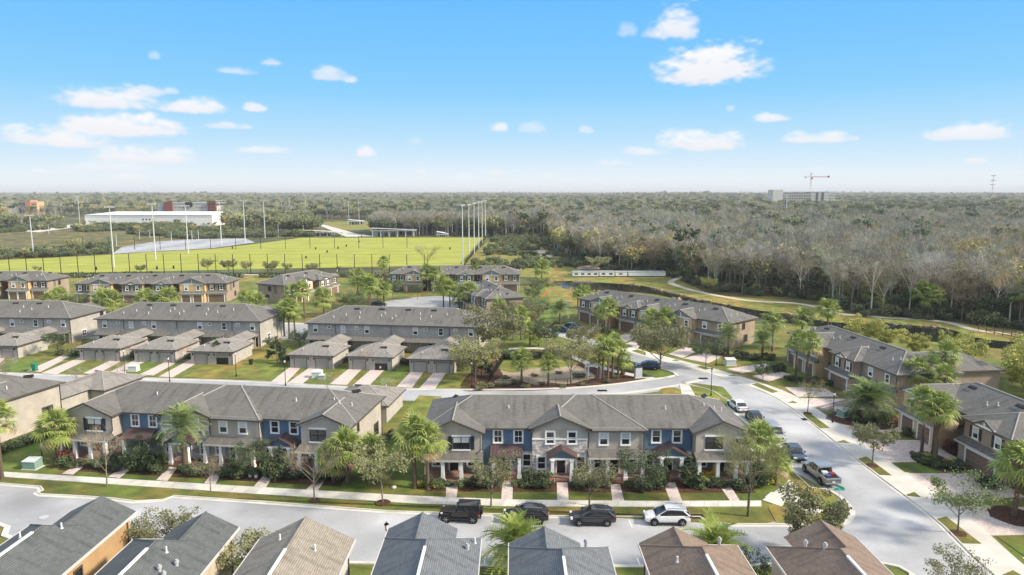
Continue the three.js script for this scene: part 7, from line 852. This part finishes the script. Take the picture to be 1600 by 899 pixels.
// ---------------------------------------------------------------- sports field: net posts, floodlight masts, markers
{
  const t = thing('ball_net_fence', 'row of tall dark net posts along the near side of the sports field', 'fence', [0, 0]); const a = [-204.44, -275.98], n = 25; for (let i = -3; i < n; i++) { const x = a[0] + i * 7.05, z = a[1] + i * 0.12; new Geo().bar([x, 0, z], [x, 8.1, z], 0.15, 0.13, 6).build('post', M.metalDark, t); } const c = new Geo(); for (const y of [0.25, 2.4, 8.0]) c.bar([a[0] - 21, y, a[1]], [a[0] + (n - 1) * 7.05, y, a[1] + n * 0.12], 0.03, 0.03, 4); c.build('cables', M.metalDark, t);
  const far = thing('ball_net_fence', 'dark net posts along the far left edge of the sports field', 'fence', [0, 0]); for (let i = 0; i < 14; i++) { const p = [[-244.13, -387.97][0] + i * 14, [-244.13, -387.97][1] - i * 1.2]; new Geo().bar([p[0], 0, p[1]], [p[0], 7.5, p[1]], 0.16, 0.14, 5).build('post', M.metalDark, far); }
  const right = thing('ball_net_fence', 'dark low barrier along the right side of the sports field', 'fence', [0, 0]); const r0 = [-21.44, -311.84], r1 = [-18.4, -490.92]; for (let i = 0; i < 20; i++) { const f = i / 20, g = (i + 1) / 20, q = (k) => [r0[0] + (r1[0] - r0[0]) * k, r0[1] + (r1[1] - r0[1]) * k]; const A = q(f), B = q(g - 0.004); new Geo().face([A[0], 0.1, A[1]], [B[0], 0.1, B[1]], [B[0], 2.0, B[1]], [A[0], 2.0, A[1]]).face([A[0] + 0.1, 0.1, A[1]], [B[0] + 0.1, 0.1, B[1]], [B[0] + 0.1, 2, B[1]], [A[0] + 0.1, 2, A[1]]).build('panel', M.metalDark, right); }
  const mast = (label, [x, z, h], turn = 0, s = 1) => { const m = thing('floodlight_mast', label, 'floodlight mast', [x, z], turn, 'floodlight masts of the sports field'); new Geo().bar([0, 0, 0], [0, h, 0], 0.33 * s, 0.17 * s, 8).build('pole', M.pole, m); new Geo().box(-1.9 * s, 1.9 * s, h - 0.3, h - 0.1, -0.12, 0.12).build('cross_arm', M.pole, m); for (let i = 0; i < 4; i++) new Geo().box(-0.35, 0.35, -0.3, 0.3, -0.25, 0.25).build('lamp_head', M.galv, m).position.set((i - 1.5) * 1.1 * s, h + 0.1, 0.2); };
  [[[-174.98, -298.48, 26.3], 'nearest floodlight mast at the left of the sports field'], [[-174.36, -332.65, 27], 'second floodlight mast on the left side of the field'], [[-173.02, -363.8, 25.5], 'floodlight mast before the white hall, third from left'], [[-179.14, -420.51, 27.4], 'floodlight mast at the corner of the hard court'], [[-177.12, -453.02, 26.9], 'floodlight mast right of the hard court'], [[-177.53, -490.92, 26.9], 'floodlight mast at the far left corner of the field'], [[-248.13, -352.79, 20.8], 'floodlight mast at the far left before the meadow'], [[-398.43, -631.36, 29.2], 'lone floodlight mast by the white hall'], [[-22.62, -311.84, 26.8], 'front mast of the row on the right of the field'], [[-21.37, -339.11, 26.6], 'second mast of the row on the right of the field'], [[-20.17, -363.8, 26.8], 'third mast of the row on the right of the field'], [[-19.59, -401.28, 26.9], 'fourth mast of the row on the right of the field'], [[-19.26, -441.64, 26.7], 'fifth mast of the row on the right of the field'], [[-19.09, -490.92, 26.4], 'farthest mast of the row on the right of the field'], [[-258.83, -861.47, 26.3], 'tall mast behind the trees right of the hall'], [[-281.78, -841.07, 21], 'mast behind the tree clump, left'], [[-278.93, -861.47, 19.9], 'mast behind the tree clump, right'], [[-191.14, -803.03, 20.8], 'left mast by the far meadow'], [[-175.21, -785.26, 20.3], 'right mast by the far meadow']].forEach(([p, l], i) => mast(l, p, i < 8 ? 0.3 : 1.2));
  [[-240.99, -415.53, 7.38], [-260.48, -477.61, 6.68], [-260.31, -490.92, 5.03], [-220.35, -441.64, 7.01], [-217.93, -464.99, 6.5], [-213.57, -464.99, 6.5], [-172.64, -504.98, 8.46], [-156.41, -512.32, 7.63], [-363.04, -535.66, 6.97], [-472.64, -679.85, 9.45]].forEach((p, i) => { const m = thing('light_pole', ['pale light pole at the left of the hard court', 'pale light pole behind the hard court, first', 'pale light pole behind the hard court, second', 'pale light pole on the hard court, left', 'pale light pole on the hard court, middle', 'pale light pole on the hard court, right', 'pale light pole left of the tree clump', 'pale light pole before the tree clump', 'pale light pole at the meadow corner', 'pale light pole by the far car park'][i], 'light pole', p.slice(0, 2)); new Geo().bar([0, 0, 0], [0, p[2], 0], 0.2, 0.13, 6).build('pole', M.pole, m); new Geo().box(-0.7, 0.7, p[2], p[2] + 0.25, -0.25, 0.25).build('lamp_head', M.galv, m); });
  [[-102.73, -339.11], [-113.1, -392.31], [-100.89, -371.52], [-101.32, -396.74], [-100.41, -413.09], [-100.24, -447.26], [-35.73, -392.31], [-159.68, -501.39], [-170.32, -512.32], [-110.37, -501.39], [-162.79, -396.74], [-176.88, -288.58], [-152.28, -290.99], [-146.35, -293.45]].forEach((p, i) => { const m = thing('field_marker', 'small black marker standing on the yellow-green sports field', 'marker', p, 0, 'black markers on the sports field'); new Geo().box(-0.35, 0.35, 0, 0.08, -0.35, 0.35).build('base', M.metalDark, m); new Geo().bar([0, 0.08, 0], [0, 1.3, 0], 0.42, 0.34, 8).build('body', M.metalDark, m); });
}
// ---------------------------------------------------------------- far buildings
{
  const block = (g, x0, x1, h, z0, z1, y = 0) => g.box(x0, x1, y, h, z0, z1);
  const w = thing('sports_hall', 'long low white hall beyond the sports field', 'hall', [-415.8, -667.05], 0); { const L = 124, h = 10.5; block(new Geo(), 0, L, h, -40, 0).build('wall', M.metalWall, w); const r = new Geo(); hip(r, -0.5, L + 0.5, -40.5, 0.5, h, 0.14, { axis: 'x', a: true, b: false }); r.build('roof', M.white, w); for (let i = 0; i < 4; i++) new Geo().box(56 + i * 3.2, 57.4 + i * 3.2, 5.4, 6.9, 0, 0.1).build('window', M.glass, w); for (let i = 0; i < 9; i++) new Geo().box(28 + i * 3, 29.4 + i * 3, 0.6, 2.4, 0, 0.1).build('window', M.glass, w); new Geo().box(0, L, 8.4, 8.7, 0, 0.12).build('band_course', M.galv, w); new Geo().box(17, 30, 3.6, 6, 0, 0.1).build('panel', M.white, w); }
  const c = thing('campus_building', 'white building with red blocks at its ends behind the hall', 'building', [-413.77, -803.03], 0); const k = 0.8; { block(new Geo(), 0, 74, 22, -30, 0).build('wall', M.whiteWall, c); block(new Geo(), 9, 20, 24, 0, 3).build('wall', M.brick, c); block(new Geo(), 67, 78, 25, 0, 3).build('wall', M.brick, c); block(new Geo(), 37, 46, 23.5, 0, 1.5, 18).build('dark_wall', M.metalDark, c); block(new Geo(), 0, 8, 17, 0, 2).build('wall', M.gablePanel, c); for (let i = 0; i < 5; i++) for (let j = 0; j < 3; j++) { new Geo().box(22.5 + i * 2.7, 23.4 + i * 2.7, 4 + j * 6, 5.2 + j * 6, 0, 0.15).build('window', M.glass, c); new Geo().box(50.5 + i * 3, 51.4 + i * 3, 4 + j * 6, 5.2 + j * 6, 0, 0.15).build('window', M.glass, c); } for (let j = 0; j < 5; j++) for (let i = 0; i < 2; i++) new Geo().box(69 + i * 4, 71 + i * 4, 3 + j * 4.3, 5 + j * 4.3, 3, 3.15).build('window', M.glass, c); new Geo().box(-0.5, 78.5, 22, 22.6, -30.5, 0.5).build('roof', M.galv, c); }
  const o = thing('coloured_building', 'orange, dark and blue building at the far left', 'building', [-731.2, -1008.04], 0); block(new Geo(), 10, 24, 21, -20, 0).build('wall', std('skyPanel', [0.2, 0.45, 0.65], 0.6), o); block(new Geo(), 12, 22, 22.5, 0, 2).build('dark_wall', std('navyPanel', [0.03, 0.04, 0.09], 0.5), o); block(new Geo(), 24, 34, 26, -20, 2).build('wall', std('orangePanel', [0.6, 0.24, 0.13], 0.7), o); block(new Geo(), 34, 46, 24, -20, 1).build('wall', std('peachPanel', [0.75, 0.42, 0.24], 0.7), o); block(new Geo(), -20, 10, 11, -25, 0).build('wall', M.whiteWall, o); for (let j = 0; j < 4; j++) for (let i = 0; i < 3; i++) new Geo().box(36 + i * 3.2, 37.6 + i * 3.2, 3 + j * 5, 5.4 + j * 5, 1, 1.15).build('window', M.glass, o); new Geo().box(23.5, 34.5, 26, 26.5, -20.5, 2.5).build('roof', M.galv, o); o.scale.setScalar(0.76); c.scale.setScalar(0.88);
  const sh = (l, p, L, h, mat) => { const t = thing('open_pavilion', l, 'pavilion', p); new Geo().face([-L / 2, h, -5], [L / 2, h - 1.4, -5], [L / 2, h - 1.4, 5], [-L / 2, h, 5]).box(-L / 2, L / 2, h - 1.9, h - 1.5, 4.8, 5).build('roof', mat, t); new Geo().box(-L * 0.46, L * 0.1, 0, h - 1.9, -4, 0).build('wall', M.greyWall, t); for (let i = 0; i < 6; i++) new Geo().box(-L * 0.46 + i * L * 0.18, -L * 0.46 + i * L * 0.18 + 0.5, 0, h - 1.5, 3.8, 4.3).build('post', M.white, t); for (let i = 0; i < 3; i++) new Geo().box(-L * 0.36 + i * 5, -L * 0.36 + i * 5 + 3, 0.2, 3, 0, 0.1).build('opening', M.glass, t); };
  sh('long low pavilion with sloping grey roof at the far side of the field', [-87.65, -508.63], 34, 6.2, M.galv); sh('open shade roof left of the pavilion across the field', [-141.11, -516.07], 30, 4.2, M.whiteWall); sh('small white tent roof right of the pavilion', [-51.45, -508.63], 9, 3.6, M.white); sh('small white kiosk on the far meadow', [-157.37, -693.16], 16, 5, M.white);
  // half-built concrete block with its tower crane, far off behind the wood
  const S = 1, z = -1500, X = (u) => ((u - 800) / 1067) * 1490, b = thing('building_site_block', 'pale half-built block on the horizon under the crane', 'building', [X(1207), z], 0); block(new Geo(), 0, 22, 37, -30, 0).build('stair_tower', M.concrete, b); for (let i = 0; i < 4; i++) new Geo().box(22, 146 - i * 3, 14 + i * 6, 15.2 + i * 6, -30, 0).build('floor_slab', M.concrete, b); for (let i = 0; i < 22; i++) new Geo().box(25 + i * 5.2, 26 + i * 5.2, 8, 32 - (i > 18 ? 6 : 0), -2, -1).build('column', M.concrete, b); block(new Geo(), 84, 122, 33, -28, -0.6, 10).build('wall', M.whiteWall, b); for (const x of [94, 106]) new Geo().box(x, x + 5, 12, 31, -0.6, 0.2).build('opening', M.glass, b); block(new Geo(), 23, 83, 31, -28, -4, 16).build('back_wall', M.greyWall, b);
  const cr = thing('tower_crane', 'tower crane over the half-built block on the horizon', 'crane', [X(1268), z - 10]); { const H = 74, lat = (g, p, q, r) => { for (const s of [[-r, -r], [r, -r], [r, r], [-r, r]]) g.bar([p[0] + (p[0] === q[0] ? s[0] : 0), p[1] + (p[0] === q[0] ? 0 : s[0]), p[2] + s[1]], [q[0] + (p[0] === q[0] ? s[0] : 0), q[1] + (p[0] === q[0] ? 0 : s[0]), q[2] + s[1]], 0.34, 0.34, 4); const n = Math.round(Math.hypot(q[0] - p[0], q[1] - p[1]) / 3); for (let i = 0; i < n; i++) { const f = i / n, k = (i + 1) / n, s = i % 2 ? 1 : -1, m = (t) => [p[0] + (q[0] - p[0]) * t, p[1] + (q[1] - p[1]) * t, p[2]]; const A = m(f), B = m(k); if (p[0] === q[0]) { A[0] -= s * r; B[0] += s * r; } else { A[1] -= s * r; B[1] += s * r; } for (const zz of [-r, r]) g.bar([A[0], A[1], p[2] + zz], [B[0], B[1], p[2] + zz], 0.18, 0.18, 3); } }; const wh = std('craneWhite', [0.75, 0.72, 0.68], 0.5), gm = new Geo(); lat(gm, [0, 0, 0], [0, H, 0], 1.1); gm.build('mast', wh, cr); const gj = new Geo(); lat(gj, [0, H - 9, 0], [40, H - 9, 0], 0.8); gj.build('jib', std('craneRed', [0.7, 0.3, 0.25], 0.5), cr); const gc = new Geo(); lat(gc, [-14, H - 9, 0], [0, H - 9, 0], 0.8); gc.build('counter_jib', wh, cr); new Geo().box(-14, -10, H - 12, H - 9, -1.2, 1.2).build('counterweight', M.concrete, cr); new Geo().box(0.8, 3.4, H - 14, H - 10.4, -1.2, 1.2).build('cab', M.metalDark, cr); new Geo().bar([0, H, 0], [34, H - 8.2, 0], 0.2, 0.2, 4).bar([0, H, 0], [-12, H - 8.2, 0], 0.2, 0.2, 4).build('tie_rods', wh, cr); new Geo().box(36, 40, H - 10.6, H - 6.8, -1, 1).build('jib_end', M.metalDark, cr); }
  const tw = thing('radio_mast', 'red and white radio mast on the horizon at the right', 'mast', [((1551 - 800) / 1067) * 1980, -2000]); for (let i = 0; i < 8; i++) new Geo().bar([0, i * 10, 0], [0, i * 10 + 10, 0], 1.1 - i * 0.06, 1.05 - i * 0.06, 4).build('section', i % 2 ? M.white : std('mastRed' + i, [0.6, 0.12, 0.09], 0.6), tw); for (const y of [52, 64, 77]) new Geo().box(-4, 4, y, y + 2.6, -4, 4).build('aerial_ring', M.galv, tw);
  const lone = [313.76, -785.26, 28.3]; const lp = thing('light_pole', 'lone pale pole rising above the wood below the crane', 'light pole', lone.slice(0, 2)); new Geo().bar([0, 0, 0], [0, lone[2], 0], 0.5, 0.3, 6).build('pole', M.pole, lp); new Geo().box(-2.2, 2.2, lone[2] - 0.6, lone[2] + 0.5, -0.4, 0.4).build('lamp_head', M.galv, lp); const l2 = [37.39, -785.26, 25.4], lq = thing('light_pole', 'thin pale pole above the wood right of the masts', 'light pole', l2.slice(0, 2)); new Geo().bar([0, 0, 0], [0, l2[2], 0], 0.35, 0.2, 6).build('pole', M.pole, lq); new Geo().box(-1.5, 1.5, l2[2] - 0.4, l2[2] + 0.4, -0.3, 0.3).build('lamp_head', M.galv, lq);
  // white house fronts of a far suburb
  const R = rng(15); for (let i = 0; i < 22; i++) { const u = 372 + i * 10.6 + 5 * R(), zz = -1080 - 60 * R(), x = ((u - 800) / 1067) * (-zz * 0.99), t = thing('far_house', 'tiny white house among trees in the far suburb', 'house', [x, zz], (R() - 0.5) * 0.6, 'white houses of the far suburb'), ww = 9 + 5 * R(), g = new Geo(), hgt = 6 + 3 * R(); g.box(-ww / 2, ww / 2, 0, hgt, -8, 0).build('wall', M.whiteWall, t); const r = new Geo(); hip(r, -ww / 2 - 0.4, ww / 2 + 0.4, -8.4, 0.4, hgt, 0.45); r.build('roof', i % 3 ? M.roofLight : M.roofTan, t); }
  // white site trailers and wall behind the pond
  const trailer = (l, u0, u1, v, h, n) => { const a = u0, b = u1, t = thing('site_trailer', l, 'trailer', a, 0), L = b[0] - a[0]; new Geo().box(0, L, 0.4, h, -3, 0).build('body', M.white, t); new Geo().box(-0.1, L + 0.1, h, h + 0.15, -3.1, 0.1).build('roof', M.galv, t); for (let i = 0; i < n; i++) new Geo().box(L * (i + 0.3) / n, L * (i + 0.3) / n + 1.3, 1.0, h - 0.5, 0, 0.04).build(i % 2 ? 'door' : 'window', M.glass, t); new Geo().box(0.4, L - 0.4, 0, 0.4, -2.6, -0.2).build('skirt', M.metalDark, t); };
  trailer('left white trailer with windows behind the pond', [23.63, -263.41], [33.58, -263.41], 0, 2.1, 4); trailer('short white trailer with an open dark door behind the pond', [34.13, -263.81], [39.86, -263.81], 0, 2.1, 2); trailer('white container between the trailers and the long wall', [40.39, -264.01], [44.88, -264.01], 0, 2.0, 1); trailer('long plain white trailer at the right end behind the pond', [45.38, -264.01], [59.84, -264.01], 0, 2.0, 0); const sd = thing('red_roofed_shed', 'low shed with reddish roof above the white trailers', 'shed', [26.72, -269.55]); new Geo().box(0, 8, 0, 2.6, -5, 0).build('wall', M.cream, sd); const rr = new Geo(); hip(rr, -0.5, 8.5, -5.5, 0.5, 2.6, 0.35); rr.build('roof', M.roofBrown, sd); tree('round lime tree above the white trailers', [33.21, -266.44, 7.31], 'round2', KIND.round, [M.trunk, M.leafSpring]); tree('bright green bush at the wood edge right of the trailers', [64.35, -221.96, 5.29], 'olive2', KIND.olive, [M.trunk, M.leafLime]);
}

renderer.render(scene, camera);
